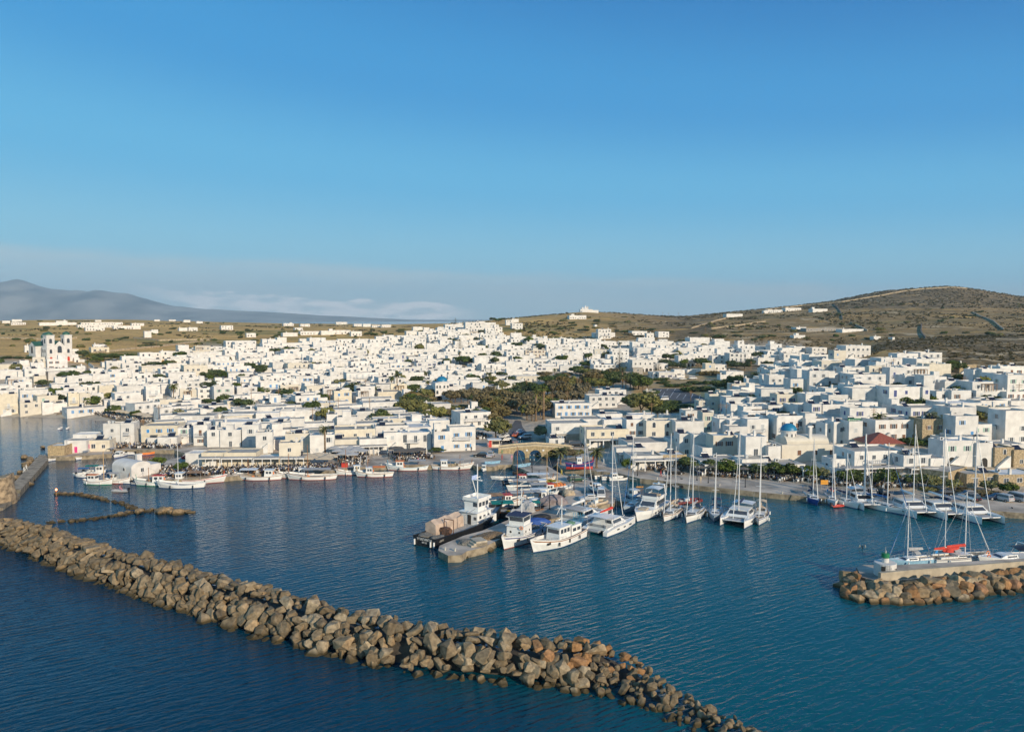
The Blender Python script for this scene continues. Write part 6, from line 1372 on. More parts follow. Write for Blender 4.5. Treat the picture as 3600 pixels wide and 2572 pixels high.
def motor_yacht():
    L = 15.5; o = root_at('motor_yacht', 2243, 1832, 240, 0, True, L); B = 4.6; tag(o, 'large white flybridge motor yacht with dark windscreen between the sailing boats', 'motor yacht')
    hull(o, L, B, 1.75, .55, -.15, 'ship', None, BOOTB, None, GEL, .12)
    a = house_box(o, 'saloon', -.30 * L, .17 * L, B * .80, 1.6, 3.15, GEL, .86, 1.9, GLASS, GEL, (.34, .86), .12)
    f = MB(); f.box(-.34 * L, -B * .38, 3.24, .02 * L, B * .38, 3.34); f.box(-.02 * L, -B * .36, 3.34, .03 * L, B * .36, 3.95)
    for s in (-1, 1): f.box(-.34 * L, s * B * .38 - .05, 3.34, .02 * L, s * B * .38 + .05, 3.8)
    f.build('flybridge', GEL, o); w = MB(); w.add([(.03*L,-B*.34,3.95),(.03*L,B*.34,3.95),(-.01*L,B*.3,4.5),(-.01*L,-B*.3,4.5)], [(0,1,2,3)]); w.build('windscreen', GLASS, o)
    canopy(o, -.30 * L, -.06 * L, B * .66, 3.4, 5.2, GEL, .18); s = MB(); s.box(-.22*L,-1.2,3.34,-.16*L,1.2,3.9); s.box(-.10*L,-1.0,3.34,-.06*L,1.0,3.95); s.build('flybridge_seat', CANV, o)
    r = MB()
    for s in (-1, 1): r.add([(-.36*L,s*B*.37,3.3),(-.30*L,s*B*.37,3.3),(-.33*L,s*B*.28,5.6),(-.36*L,s*B*.28,5.6)], [(0,1,2,3)])
    r.box(-.37*L,-B*.29,5.5,-.32*L,B*.29,5.66); r.tube((-.34*L,0,5.66),(-.34*L,0,6.0),.28,n=12); r.tube((-.34*L,0,6.0),(-.34*L,0,6.9),.04,n=5); r.build('radar_arch', GEL, o)
    sp = MB(); sp.box(.20*L,-.9,1.95,.34*L,.9,2.2); sp.build('sun_pad', CANV, o)
    for q in (-1, 1): rail(o, [((-.05 + .55 * i / 5) * L, q * B / 2 * (1 if i < 2 else 1 - ((i - 1) / 4.15) ** 2.1) * .95, 1.85 + .1 * i) for i in range(6)], .75)
    for s in (-1, 1):
        for i in range(3): g = MB(); x = -.05*L + i * 1.5; g.box(x, s*B*.487-.03, 1.0, x+.7, s*B*.487+.03, 1.3); g.build('port_window', GLASS, o)
    fenders(o, L * .8, B, 1.0, 3)
def fishing_vessel(px, py, h, L, label, stripe, boot, roofm, mast_h, two):
    o = root_at('fishing_vessel', px, py, h, 0, True, L); B = L * .33; tag(o, label, 'fishing vessel', 'white fishing vessels at the pier head')
    hh = hull(o, L, B, 1.45, 1.15, .25, 'ship', None, boot, stripe, DECKG, .6); dz = .9
    w = MB(); w.box(.385*L, -B*.30-.02, .95, .44*L, -B*.27, 1.4)
    for s in (-1, 1): q = MB(); q.box(.30*L, s*B*.36-.06, 1.15, .36*L, s*B*.36+.06, 1.55); q.build('hawse_window', DARK, o)
    if two:
        a = house_box(o, 'deckhouse', -.05*L, .20*L, B*.72, dz, dz+2.3, GEL, .97, .15, None, GEL, (.5,.8), .2); 
        for s in (-1, 1):
            for i in range(2): l = MB(); l.lathe([(.0,.0),(.22,.0)], 12); k = l.build('porthole', DARK, a, (.02*L+i*1.6, s*(B*.36+.01), dz+1.3)); k.rotation_euler = (R(90), 0, 0)
        for y in (-.9, .9): l = MB(); l.lathe([(.0,.0),(.22,.0)], 12); k = l.build('porthole', DARK, a, (.20*L-.04, y, dz+1.2)); k.rotation_euler = (0, R(90), 0)
        house_box(o, 'wheelhouse', -.04*L, .15*L, B*.62, dz+2.4, dz+4.2, GEL, 1.04, -.25, GLASS, roofm, (.42,.86), .25); zt = dz + 4.3; xm = -.0
        lifebuoy(o, (.21*L, 1.4, dz+2.2), (0, R(90), 0))
    else:
        house_box(o, 'wheelhouse', -.16*L, .10*L, B*.62, dz, dz+2.5, GEL, .96, .3, GLASS, GEL, (.55,.85), .2, 3)
        house_box(o, 'deckhouse', -.40*L, -.17*L, B*.66, dz, dz+2.1, GEL, .97, .1, GLASS, GEL, (.5,.8), .1, 2); zt = dz + 2.6; xm = -.1
        lump(o, 'float_pile', (-.26*L, .3, dz+2.2), (1.1,.9,.6), mat('green_net', (.12,.25,.18), .95, .3, 5, bump=.7), 3); lump(o, 'buoy_pile', (.22*L, .2, dz), (.7,.6,.5), ORANGE, 5)
        p = MB()
        for i in range(7): p.tube((-.46*L, -1+i*.3, dz+.8), (-.49*L-.1*(i%3), -1.2+i*.4, dz+3.6), .03, n=4)
        p.build('net_marker_bundle', mat('cyan_flag', (.05,.35,.55), .8), o)
    m = mast(o, xm*L, zt, mast_h, .10, GEL, 1); g = MB(); g.tube((xm*L, 0, zt+mast_h*.75), (xm*L+1.6, 0, zt+mast_h*.4), .05, n=5); g.box(xm*L-.1,-.9,zt+mast_h*.55,xm*L+.1,.9,zt+mast_h*.6); g.build('radar_bracket', GEL, m)
    lump(o, 'net_pile', (-.36*L if two else .33*L, 0, dz), (1.3,1.2,.6), NET, 2)
    for s in (-1, 1): rail(o, [((.02 + .44*i/5)*L, s*B/2*(1 if i < 2 else max(.05, 1-((i-.9)/4.2)**2.0))*.95, 1.45+.25*max(0,i-1)*.8) for i in range(6)], .5)
    fenders(o, L*.9, B, .9, 3, RUB)
    for x in (.36,): t = MB(); t.box(x*L,-.5,dz+.2,x*L+.5,.5,dz+.75); t.build('winch', STEEL, o)
    return o
def text_part(name, body, size, m, parent, loc, rot, extr=.01):
    cu = bpy.data.curves.new(name, 'FONT'); cu.body = body; cu.size = size; cu.align_x = 'CENTER'; cu.extrude = extr; cu.resolution_u = 2
    t = bpy.data.objects.new(name, cu); COL.objects.link(t); bpy.context.view_layer.update()
    me = bpy.data.meshes.new_from_object(t.evaluated_get(bpy.context.evaluated_depsgraph_get())); bpy.data.objects.remove(t); bpy.data.curves.remove(cu)
    me.materials.clear(); me.materials.append(m); o = link(name, me, parent, loc); o.rotation_euler = rot; return o
def trawler():
    L = 24.5; h = 57; s0 = at(1492, 1921, 0); d = Vector((math.cos(R(h)), math.sin(R(h)), 0)); o = empty('trawler', s0 + d * L * .5, R(h)); B = 6.6
    tag(o, 'big black-hulled trawler with white wheelhouse and tarpaulin-covered gear at the pier', 'trawler')
    hull(o, L, B, 1.7, 1.7, .1, 'ship', BLACKM, BLACKM, BLACKM, DECKG, .7); dz = 1.05
    f = MB(); f.box(.16*L,-B*.42,dz,.30*L,B*.42,dz+1.5); f.build('forecastle', GEL, o)
    a = house_box(o, 'deckhouse', .07*L, .27*L, B*.62, dz, dz+2.5, GEL, .97, .2, None, GEL, (.5,.8), .35); g = MB(); g.box(.07*L-.03,-.5,dz+.1,.07*L+.02,.35,dz+2.0); g.build('door', DARK, a)
    for y in (-1.5,): g = MB(); g.box(.07*L-.03,y-.3,dz+1.1,.07*L+.02,y+.3,dz+1.7); g.build('window', GLASS, a)
    for i in range(3):
        g = MB(); x = .10*L+i*1.4; g.box(x,-B*.309,dz+1.2,x+.7,-B*.300,dz+1.8); g.build('window', GLASS, a)
    house_box(o, 'wheelhouse', .10*L, .25*L, B*.50, dz+2.6, dz+4.7, GEL, 1.02, -.2, GLASS, GEL, (.45,.85), .3, 3)
    r = MB(); x0, x1, y, z = .09*L, .27*L, B*.29, dz+4.8
    for (xa,ya),(xb,yb) in (((x0,-y),(x1,-y)),((x1,-y),(x1,y)),((x1,y),(x0,y)),((x0,y),(x0,-y))): r.box(min(xa,xb)-.04,min(ya,yb)-.04,z,max(xa,xb)+.04,max(ya,yb)+.04,z+.55)
    r.build('monkey_island_rail', GEL, o)
    m = mast(o,   .19*L, dz+4.8, 6.9, .13, GEL, 0); g = MB(); g.tube((.19*L,0,dz+4.8),(.12*L,0,dz+8.8),.10,n=6); g.box(.19*L-.15,-1.1,dz+8.4,.19*L+.15,1.1,dz+8.6); g.tube((.19*L,-.8,dz+8.6),(.19*L,-.8,dz+9.4),.03,n=4); g.tube((.19*L-.5,0,dz+9.0),(.19*L+.8,0,dz+9.0),.1,n=6); g.build('radar_bracket', GEL, m)
    fl = MB(); fl.add([(.19*L,0,dz+8.7),(.19*L-1.4,.4,dz+8.6),(.19*L-1.4,.4,dz+9.5),(.19*L,0,dz+9.6)], [(0,1,2,3)]); fl.build('flag', mat('flag_blue_white', (.35,.45,.70), .8), m)
    t = MB(); x0, x1, ya, yb = -.34*L, .02*L, B*.06, B*.46; n = 8; V = []
    for i in range(n+1):
        x = x0+(x1-x0)*i/n; w = .12*math.sin(i*2.1); V += [(x,ya+w*.4,dz),(x,ya+.1,dz+2.0+w),(x,(ya+yb)/2,dz+2.75+w),(x,yb-.1,dz+2.1-w),(x,yb,dz)]
    t.add(V, [(5*i+k,5*i+k+1,5*i+6+k,5*i+5+k) for i in range(n) for k in range(4)] + [(0,1,2,3,4),tuple(5*n+k for k in (4,3,2,1,0))]); t.build('tarpaulin', mat('pink_beige_tarp', (.50,.39,.31), .9, .14, .8, bump=.3), o)
    lump(o, 'net_pile', (-.42*L, 1.4, dz), (1.7,1.5,.9), NET, 7); lump(o, 'net_pile', (-.41*L, -1.4, dz), (1.9,1.4,.85), NET, 9)
    w = MB(); w.box(-.30*L,-1.6,dz,-.26*L,-.2,dz+1.5); w.tube((-.28*L,-2.0,dz+.9),(-.28*L,.2,dz+.9),.5,n=12); w.tube((-.24*L,-1.9,dz),(-.24*L,-1.9,dz+2.8),.09,n=6); w.tube((-.24*L,.3,dz),(-.24*L,.3,dz+2.8),.09,n=6); w.tube((-.24*L,-1.9,dz+2.8),(-.24*L,.3,dz+2.8),.09,n=6); w.build('trawl_winch', mat('rusty_iron', (.13,.07,.045), .8, .3, 3), o)
    b = MB(); b.tube((-.1*L,-2,dz),(-.1*L,-2,dz+3.0),.07,n=6); b.tube((-.1*L,-2,dz+3),(.06*L,-1.6,dz+3.4),.06,n=6); b.build('derrick', STEEL, o)
    text_part('stern_lettering', 'ΥΠΑΠΑΝΤΗ', .62, FRAME, o, (-L*.5-.03, 0, 1.12), (R(90), 0, R(-90))); text_part('stern_lettering', 'ΝΠ 22', .42, FRAME, o, (-L*.5-.03, 0, .62), (R(90), 0, R(-90)))
    for y in (-2.4,-1.6,2.2): q = MB(); q.tube((-L*.5-.2,y,.2),(-L*.5-.2,y,1.2),.17,n=8); q.build('fender', GEL, o)
    tr = MB(); tr.lathe([(.30,-.12),(.5,-.12),(.5,.12),(.30,.12),(.30,-.12)], 14); q = tr.build('tyre_fender', RUB, o, (.12*L,-B*.5-.1,1.6)); q.rotation_euler = (R(90),0,0)
    for s in (-1,): rail(o, [((.0+.44*i/5)*L, s*B/2*(1 if i < 3 else max(.06,1-((i-1.9)/3.2)**2))*.96, 1.75+.3*max(0,i-2)) for i in range(6)], .55)
trawler(); motor_yacht()
fishing_vessel(1776, 1929, 244, 15, 'white two-deck fishing vessel with navy roof and red waterline at the pier head', NAVY, BOOTR, CNAVY, 4.8, True)
fishing_vessel(1881, 1940, 231, 14.5, 'white fishing vessel with brown hull stripe and orange buoys at the pier head', WOODB, BOOTB, GEL, 5.0, False)
# sailing yachts off the jetty
yacht(2198, 1802, 236, 10, 15, 'blue-grey sailing yacht with blue furled sail, first on the jetty', HBG, genoa=CBLUE, cover=CBLUE)
yacht(2337, 1833, 243, 11, 16.5, 'white ketch with brown rail stripe and two masts beside the motor yacht', stripe=WOODB, mizzen=13.5, spray=CANV, cover=CANV)
yacht(2416, 1838, 243, 11.8, 16.8, 'white modern sailing yacht with dark sprayhood on the jetty', cover=CGREY, spray=CNAVY)
yacht(2511, 1833, 252, 9.6, 12.5, 'small pale grey sailing yacht tucked against the big catamaran', HBG, cover=CNAVY, spray=CNAVY, bim=CNAVY, r=.10)
yacht(2668, 1846, 250, 11.2, 16, 'white sailing yacht with beige bimini at the jetty end', cover=CANV, bim=CANV, spray=CANV, stripe=NAVY)
cat(2575, 1852, 240, 12.2, 16.5, 'white sailing catamaran with round cabin front at the jetty', cover=CNAVY)
cat(2143, 1856, 54, 12.6, 16.5, 'white sailing catamaran with its stern and hard top towards the sea', False, cover=CRED)
cat(2046, 1826, 54, 13, 17, 'white sailing catamaran with black window band and grey tender behind the hard-topped one', False, band=BLACKM, bim=CGREY)
# east quay
yacht(2872, 1777, 263, 9.6, 13.2, 'sailing yacht with bright blue hull on the east quay', HBLUE, cover=CNAVY, spray=CNAVY)
yacht(2934, 1781, 256, 9.6, 13.2, 'white sailing yacht with red sail cover on the east quay', cover=CRED)
yacht(3011, 1788, 285, 9.2, 10.5, 'white sailing yacht with black sail cover on the east quay', cover=CNAVY, bim=CNAVY)
cat(3070, 1794, 271, 11, 13.8, 'compact sailing catamaran with thick white mast on the east quay', r=.24, band=BLACKM)
yacht(3178, 1809, 296, 11.2, 13.5, 'white ketch with blue sail covers on the east quay', cover=CBLUE, genoa=CBLUE, mizzen=9.5)
cat(3260, 1822, 275, 13, 16.8, 'sailing catamaran with black bimini and smoked windows on the east quay', bim=BLACKM)
cat(3366, 1828, 276, 12.5, 16, 'sailing catamaran with pale sun cover between two larger ones', bim=CANV)
cat(3487, 1842, 278, 13, 16.8, 'sailing catamaran with grey bimini nearest the black inflatable', bim=CGREY)
# mole
a = yacht(3204, 1986, 192, 8.4, 9.4, 'white and pale blue sailing yacht behind the harbour light', LBLUE, bow=False, genoa=CBLUE)
o = yacht(3372, 1975, 12, 11, 10.8, 'two-masted yacht with a loose red sail behind the mole wall', bow=False, mizzen=8.5, cover=CRED, stripe=CNAVY)
lump(o, 'red_sail', (-.14*11, 0, 2.1), (1.9,.7,.8), CRED, 12)
def cruiser():
    o = root_at('motor_cruiser', 3556, 1980, 192); L = 12; B = 3.7; tag(o, 'white sports motor cruiser with black cockpit cover by the mole wall', 'motor boat')
    hull(o, L, B, 1.35, .45, -.1, 'ship', None, BLACKM, None, GEL, .08); house_box(o, 'cabin', -.02*L, .30*L, B*.66, 1.3, 1.85, GEL, .8, 1.6, GLASS, None, (.3,.7))
    canopy(o, -.40*L, .0, B*.8, 1.3, 2.7, BLACKM, .3); r = MB(); r.tube((-.1*L,-B*.42,1.3),(-.2*L,-B*.36,3.3),.09,n=6); r.tube((-.1*L,B*.42,1.3),(-.2*L,B*.36,3.3),.09,n=6); r.tube((-.2*L,-B*.36,3.3),(-.2*L,B*.36,3.3),.09,n=6); r.build('radar_arch', GEL, o)
    lifebuoy(o, (.43*L,.6,1.75)); lifebuoy(o, (.30*L,-1.3,1.7)); rail(o, [((.1+.36*i/4)*L, B/2*(1-(i/4.1)**2)*.95, 1.4+.08*i) for i in range(5)], .7); rail(o, [((.1+.36*i/4)*L, -B/2*(1-(i/4.1)**2)*.95, 1.4+.08*i) for i in range(5)], .7)
cruiser()
# wooden boats along the west quay
kaiki(345, 1701, -9, 7.6, 'white fishing boat with orange cabin roof and tall wooden mast near the islet chapel', roofm=ORANGE, mast_h=8, mast_x=.22, mast_m=mat('pale_wood_mast', (.55,.36,.17), .6), boot=HGREEN, cl=.3)
kaiki(414, 1697, -8, 6.4, 'small white fishing boat with a flat canopy below the islet chapel', can=(-.4,.1,CGREY), cl=.2)
kaiki(552, 1704, 184, 10, 'white high-bowed fishing boat with red cabin door and orange roof', roofm=CRED, stripe=GREEN, mast_h=4, cl=.28, cx=-.05, boot=HGREEN)
kaiki(640, 1713, 183, 11, 'long low white boat with bare pale mast at the terrace', cl=.0, mast_h=10, mast_x=.08, mast_m=ALU, stripe=GEL, boot=BOOTB)
kaiki(692, 1695, 4, 13.5, 'long white boat with red bottom and tan awning moored behind the low one', can=(-.15,.12,CTAN), cl=.14, cx=-.3, stripe=RED)
kaiki(906, 1684, 181, 12.3, 'white fishing boat with large flat canopy, first along the cafe quay', can=(-.02,.34,GEL), cl=.18, cx=-.25, mast_h=5, extra='b')
kaiki(1099, 1683, 183, 12.2, 'white fishing boat with twin brown masts and red awnings at the cafe quay', can=(-.4,.18,CGREY), cl=.0, mast_h=8.5, mast_x=.1, extra='b')
kaiki(1040, 1678, 186, 9, 'white fishing boat squeezed in behind the twin-masted one', cl=.2, mast_h=6)
kaiki(1236, 1667, 196, 7.5, 'small brown-trimmed fishing boat beside the red box', hm=None, stripe=WOODB, cl=.24, mast_h=6.5)
kaiki(1318, 1674, 182, 9.4, 'white fishing boat with mustard rail stripe and orange awning at the quay', stripe=mat('mustard_paint', (.45,.25,.05), .5), can=(-.3,.05,ORANGE), cl=.2, cx=.15, mast_h=5)
kaiki(1433, 1651, 181, 10.8, 'blue and white trawling boat with orange wheelhouse top', hm=None, stripe=LBLUE, cab=GEL, roofm=ORANGE, can=(-.48,-.02,CGREY), cx=.2, cl=.2, mast_h=4.5, extra='b')
kaiki(1590, 1648, 2, 10.8, 'white red-bottomed fishing boat with two grey awnings near the bridge', can=(-.05,.3,CGREY), cl=.18, cx=-.2, mast_h=3.5)
# west side of the pier
kaiki(1740, 1783, 18, 13, 'fishing boat under a wide brown tarpaulin beside the pier', can=(-.42,.12,CTAN), cx=.22, cl=.14, roofm=RED, mast_h=3, fb=1.2)
o = kaiki(1792, 1813, 188, 13.5, 'black-hulled caique with teal awning and tall brown mast at the pier', hm=BLACKM, boot=BLACKM, stripe=WOODB, can=(-.05,.3,CTEAL), cl=.16, cx=-.3, cab=WOODB, mast_h=14, mast_x=-.12, fb=1.3, extra='y')
canopy(o, -.48*13.5, -.36*13.5, 2.6, 1, 2.9, CTEAL)
kaiki(1928, 1736, 14, 11, 'white fishing boat with red deck cover and high bow against the pier', can=(-.42,-.05,CGREY), cl=.18, cx=.02, roofm=CRED, mast_h=7, mast_m=mat('pale_wood_mast', (.55,.36,.17)), stripe=GEL)
kaiki(1888, 1754, 9, 9.2, 'white cabin boat with long side windows at the pier', cl=.42, cx=.05, stripe=GEL)
kaiki(1872, 1723, 8, 12, 'long white caique with two pale masts and a flat awning', can=(-.42,.1,CGREY), cl=.16, cx=.2, mast_h=9, mast_x=.3, mast_m=mat('pale_wood_mast', (.55,.36,.17)), stripe=GEL)
kaiki(1868, 1702, 5, 11, 'white fishing boat with red-trimmed wheelhouse and long pale canopy', can=(-.1,.4,GEL), cl=.18, cx=-.2, roofm=CRED, extra='y')
kaiki(1850, 1768, 12, 11, 'white fishing boat with flat grey sunshade behind the black caique', can=(-.35,.3,CGREY), cl=.12, cx=.36, stripe=LBLUE)
small(1772, 1686, 180, 6.2, 'white open workboat with a dark deck off the pier root', inner=BLACKM, motor=False)
small(1888, 1783, 200, 7, 'grey-blue cabin boat beside the grey pier covers', LBLUE, cab=True)
rib(1806, 1700, 20, 5.4, 'black inflatable boat beside the white workboat')
small(1703, 1653, 262, 4.6, 'small white motor boat off the red-bottomed fishing boat', cab=True)
small(1838, 1668, 10, 5, 'black open boat moored at the bend of the pier', BLACKM, inner=NET)
# inlet and the east side
small(2126, 1681, 15, 6, 'white speedboat with grey canopy, westernmost in the inlet', can=CGREY); small(2152, 1685, 12, 6, 'white speedboat with twin grey seats in the middle of the inlet trio', cab=True); small(2180, 1687, 14, 6.4, 'white open speedboat, easternmost of the inlet trio', None)
small(2254, 1687, 30, 3.6, 'tiny white and blue dinghy by the inlet corner', LBLUE)
rib(2392, 1703, 62, 9, 'long black inflatable boat tied to the promenade edge'); rib(2340, 1703, 75, 6.5, 'smaller black inflatable boat beside the long one', console=True)
rib(2412, 1768, 20, 7.5, 'dark red inflatable boat behind the jetty yachts', mat('dark_red_rubber', (.16,.015,.012), .6, .1))
small(2236, 1752, 120, 7.5, 'blue and white motor boat with orange board behind the motor yacht', LBLUE, cab=True)
rib(3572, 1806, 178, 9, 'black inflatable boat at the east end of the quay'); rib(2944, 1782, 10, 2.8, 'little red inflatable dinghy floating by a bow', CRED, console=False)
rib(423, 1729, 182, 3.8, 'grey inflatable dinghy with a person under way off the islet', GRUB, console=False)
# old basin
for x, y, h, L, lab, kw in [(248,1612,268,5.2,'white open boat with a bare bow under the magenta-doored house',{}),(291,1612,262,5.6,'white boat with grey stern canopy under the magenta-doored house',dict(can=CGREY)),(328,1606,12,4.6,'green-hulled wooden boat with orange cover in the old basin',dict(hm=HGREEN,inner=ORANGE)),
    (358,1602,180,4.4,'white and brown rowing boat in the old basin',dict(inner=WOODB)),(385,1601,266,5.6,'grey canvas-covered boat in the old basin',dict(hm=CGREY,can=CGREY)),(423,1604,265,6.2,'blue and white cabin boat in the middle of the old basin',dict(boot=HBLUE,cab=True)),
    (452,1597,175,4.2,'orange-cabined little boat in the old basin',dict(inner=ORANGE)),(472,1592,190,3.8,'pale small boat at the basin wall, beside the orange-cabined one',dict()),(491,1591,170,3.8,'brown small boat at the basin wall',dict(hm=WOODB)),(510,1591,185,4,'pale blue small boat at the basin wall',dict(hm=LBLUE)),
    (528,1590,200,3.8,'white small boat with a brown floor at the basin wall',dict(inner=WOODB)),(547,1587,180,3.6,'white small boat with a black floor at the basin wall',dict(inner=BLACKM)),(521,1598,30,3.4,'orange kayak-like boat drifting in the old basin',dict(hm=ORANGE,motor=False)),
    (624,1581,264,6,'white motor boat with cabin at the east side of the basin',dict(cab=True)),(655,1584,255,5.6,'white motor boat with grey cover at the basin corner',dict(can=CGREY)),(185,1618,264,5.4,'white open launch moored at the tan stone hut',dict()),(580,1579,350,3.8,'tiny white tender alone on the basin wall',dict()),
    (282,1676,160,4.6,'white boat pointing seawards west of the islet chapel',dict()),(345,1663,8,7.2,'blue and white boat with green canopy behind the islet chapel',dict(can=CTEAL,cab=True,boot=HBLUE)),(312,1672,10,6,'white boat with blue canvas behind the orange-roofed one',dict(can=CBLUE)),(460,1699,-5,3.6,'small white tender under the islet chapel',dict()),
    (487,1702,-4,3.4,'grey tender touching the high-bowed fishing boat',dict(hm=CGREY)),(803,1684,178,5.6,'white dinghy at the terrace steps',dict()),(213,1509,100,3.4,'bright white dinghy anchored in the bay, larger of two',dict(motor=False)),(239,1508,100,2.4,'bright white dinghy anchored in the bay, smaller of two',dict(motor=False))]:
    small(x, y, h, L, lab, **kw)
# boats ashore
small(2095, 1722, 285, 6.2, 'white motor boat standing on a trailer on the pier', cab=True, z=QZ + .75, cat_='small boat')
tm = MB(); p = at(2095, 1722, QZ); tm.box(-2.6,-.9,.45,2.4,.9,.6)
for s in (-1, 1): tm.tube((-.6,s*1.05,.32),(-.6,s*.85,.32),.32,n=12)
tag(tm.build('boat_trailer', STEEL, None, p, R(285)), 'steel trailer carrying the white motor boat', 'trailer')
rib(2092, 1774, 40, 6.6, 'tan-decked inflatable boat drawn up on the pier edge', CANV, z=QZ)
o = kaiki(2037, 1640, 4, 7.2, 'red and blue fishing boat displayed ashore on white blocks', hm=NAVY, boot=RED, stripe=RED, cl=.2, cx=0, z=QZ + .9, fb=.9)
for i, dx in enumerate((-1.2, 1.4)):
    b = MB(); b.box(-.6,-.5,0,.6,.5,.75); tag(b.build('display_block', WHITE, None, at(2037 + dx * 12, 1643, QZ)), 'white block under the displayed boat, ' + ('nearer its stern' if i == 0 else 'nearer its bow'), 'block')
small(1735+105, 1640, 30, 4.2, 'small blue boat lying ashore at the pier root', LBLUE, z=QZ, motor=False); small(1730, 1630, 10, 4.2, 'small blue-covered boat on the quay by the bridge', LBLUE, inner=CBLUE, z=QZ, motor=False)
# ================================================================ VEGETATION
def leaf_mat(name, c, c2): return mat(name, c, 0.75, 0.3, 1.2, obj=0.16, col2=c2, spec=0.15)
LEAF = {'d': leaf_mat('dark_evergreen_leaves', (.085,.115,.038), (.032,.05,.018)), 'o': leaf_mat('olive_leaves', (.21,.205,.075), (.10,.10,.038)), 'b': leaf_mat('brown_tamarisk_leaves', (.20,.16,.078), (.085,.072,.035)),
        'g': leaf_mat('fresh_green_leaves', (.105,.135,.035), (.04,.06,.016)), 'r': leaf_mat('red_blossom', (.42,.02,.04), (.2,.01,.02))}
BARK = mat('bark', (.15,.105,.07), .9, .25, 3); PBARK = mat('palm_bark', (.22,.15,.09), .95, .3, 6, bump=.6)
def crown_mesh(seed, lm, n=1500, flat=1.0, size=.15):
    r = np.random.default_rng(seed); k = 13
    C = r.normal(0, 1, (k, 3)); C /= np.linalg.norm(C, axis=1)[:, None]; C *= r.uniform(.3, .85, (k, 1)); C[:, 2] = np.abs(C[:, 2]) * .8 - .15; rad = r.uniform(.2, .46, k)
    j = r.integers(0, k, n); d = r.normal(0, 1, (n, 3)); d /= np.linalg.norm(d, axis=1)[:, None]; P = C[j] + d * (rad[j] * r.uniform(.62, 1.08, n) ** .6)[:, None]
    N = d + r.normal(0, .6, (n, 3)); N /= np.linalg.norm(N, axis=1)[:, None]
    U = np.cross(N, r.normal(0, 1, (n, 3))); U /= np.linalg.norm(U, axis=1)[:, None]; V = np.cross(N, U); s = r.uniform(.6, 1.25, (n, 1)) * size * .5
    Q = np.stack([P - U * s - V * s * .7, P + U * s - V * s * .5, P + U * s * .8 + V * s * .8, P - U * s * .7 + V * s], 1).reshape(-1, 3); Q[:, 2] *= flat
    me = bpy.data.meshes.new('crown'); me.from_pydata(Q.tolist(), [], [(4*i, 4*i+1, 4*i+2, 4*i+3) for i in range(n)]); me.materials.append(lm); return me
CROWN = {k: [crown_mesh(7 * i + ord(k), m, 1500 if i < 3 else 2600, 1.0, .17 if i < 3 else .13) for i in range(4)] for k, m in LEAF.items()}
def trunk_mesh():
    mb = MB(); mb.tube((0,0,-.3),(.03,.02,.5),.075,.05,7); 
    for a in (0.3, 2.2, 4.4): mb.tube((.03,.02,.45),(.35*math.cos(a),.35*math.sin(a),1.0),.045,.018,5)
    return mb.mesh('trunk', [BARK])
TRUNK = trunk_mesh(); VC = [0]
LK = {'d': 'dark evergreen', 'o': 'olive-green', 'b': 'brownish tamarisk', 'g': 'fresh green', 'r': 'red-flowering'}
def tree(px, py, h, kind='o', w=None, tall=False, big=False):
    p = hit(px, py)
    if p is None: return
    VC[0] += 1; r = random.Random(VC[0] * 13); w = w or h * r.uniform(.75, 1.0); ch = h * .72
    sz = 'tall ' if h > 7 else ('small ' if h < 4.5 else '')
    o = empty('broadleaf_tree', p, r.uniform(0, 6.3)); tag(o, f"{sz}{LK[kind]} tree", 'tree', 'trees of the harbour town', True)
    link('trunk', TRUNK, o, (0, 0, 0), 0, (h * .55, h * .55, h * .55)); link('crown', CROWN[kind][3 if big else r.randrange(3)], o, (0, 0, h - ch * .62), 0, (w * .62, w * .62, ch * .66))
def shrub(px, py, h, w, kind='d'):
    p = hit(px, py)
    if p is None: return
    VC[0] += 1; r = random.Random(VC[0] * 17)
    o = link('shrub', CROWN[kind][r.randrange(3)], None, p + Vector((0, 0, h * .3)), 0, (w * .55, w * .45, h * .75)); o.rotation_euler = (0, 0, r.uniform(-.4, .4))
    tag(o, f"{'low ' if h < 2.2 else ''}{LK[kind]} {'shrub' if w < 6 else 'hedge-like shrub mass'}", 'shrub', 'shrubs and hedges', True, pos=p)
def frond_mesh(seed, dead):
    r = random.Random(seed); mb = MB()
    for i in range(46 if not dead else 30):
        a = r.uniform(0, 6.28); e0 = r.uniform(-.5, 1.25) if not dead else r.uniform(-1.4, -.7); L = r.uniform(.85, 1.1); pts = []; x = z = 0.0; e = e0
        for s in range(6):
            pts.append((x, z)); x += L / 5 * math.cos(e); z += L / 5 * math.sin(e); e -= .32 if not dead else .08
        ca, sa = math.cos(a), math.sin(a)
        for s in range(5):
            (x0, z0), (x1, z1) = pts[s], pts[s+1]; w = .13 * (1 - .16 * s) if s else .05; w1 = .13 * (1 - .16 * (s + 1)); dz = -.05
            for q in (-1, 1):
                mb.add([(x0*ca, x0*sa, z0), (x1*ca, x1*sa, z1), (x1*ca - q*w1*sa, x1*sa + q*w1*ca, z1 + dz), (x0*ca - q*w*sa, x0*sa + q*w*ca, z0 + dz)], [(0,1,2,3)])
    return mb.mesh('crown', [leaf_mat('palm_fronds', (.13,.14,.045), (.05,.06,.02)) if not dead else leaf_mat('dead_palm_fronds', (.30,.19,.085), (.17,.10,.05))])
FROND = [frond_mesh(i, False) for i in range(3)]; DEADF = frond_mesh(9, True)
def palm_trunk():
    mb = MB(); mb.lathe([(.055,-.1),(.045,.05)] + [(.030 + .004 * (i % 2), .1 + i * .05) for i in range(18)] + [(.05,1.0)], 9); return mb.mesh('trunk', [PBARK])
PTRUNK = palm_trunk()
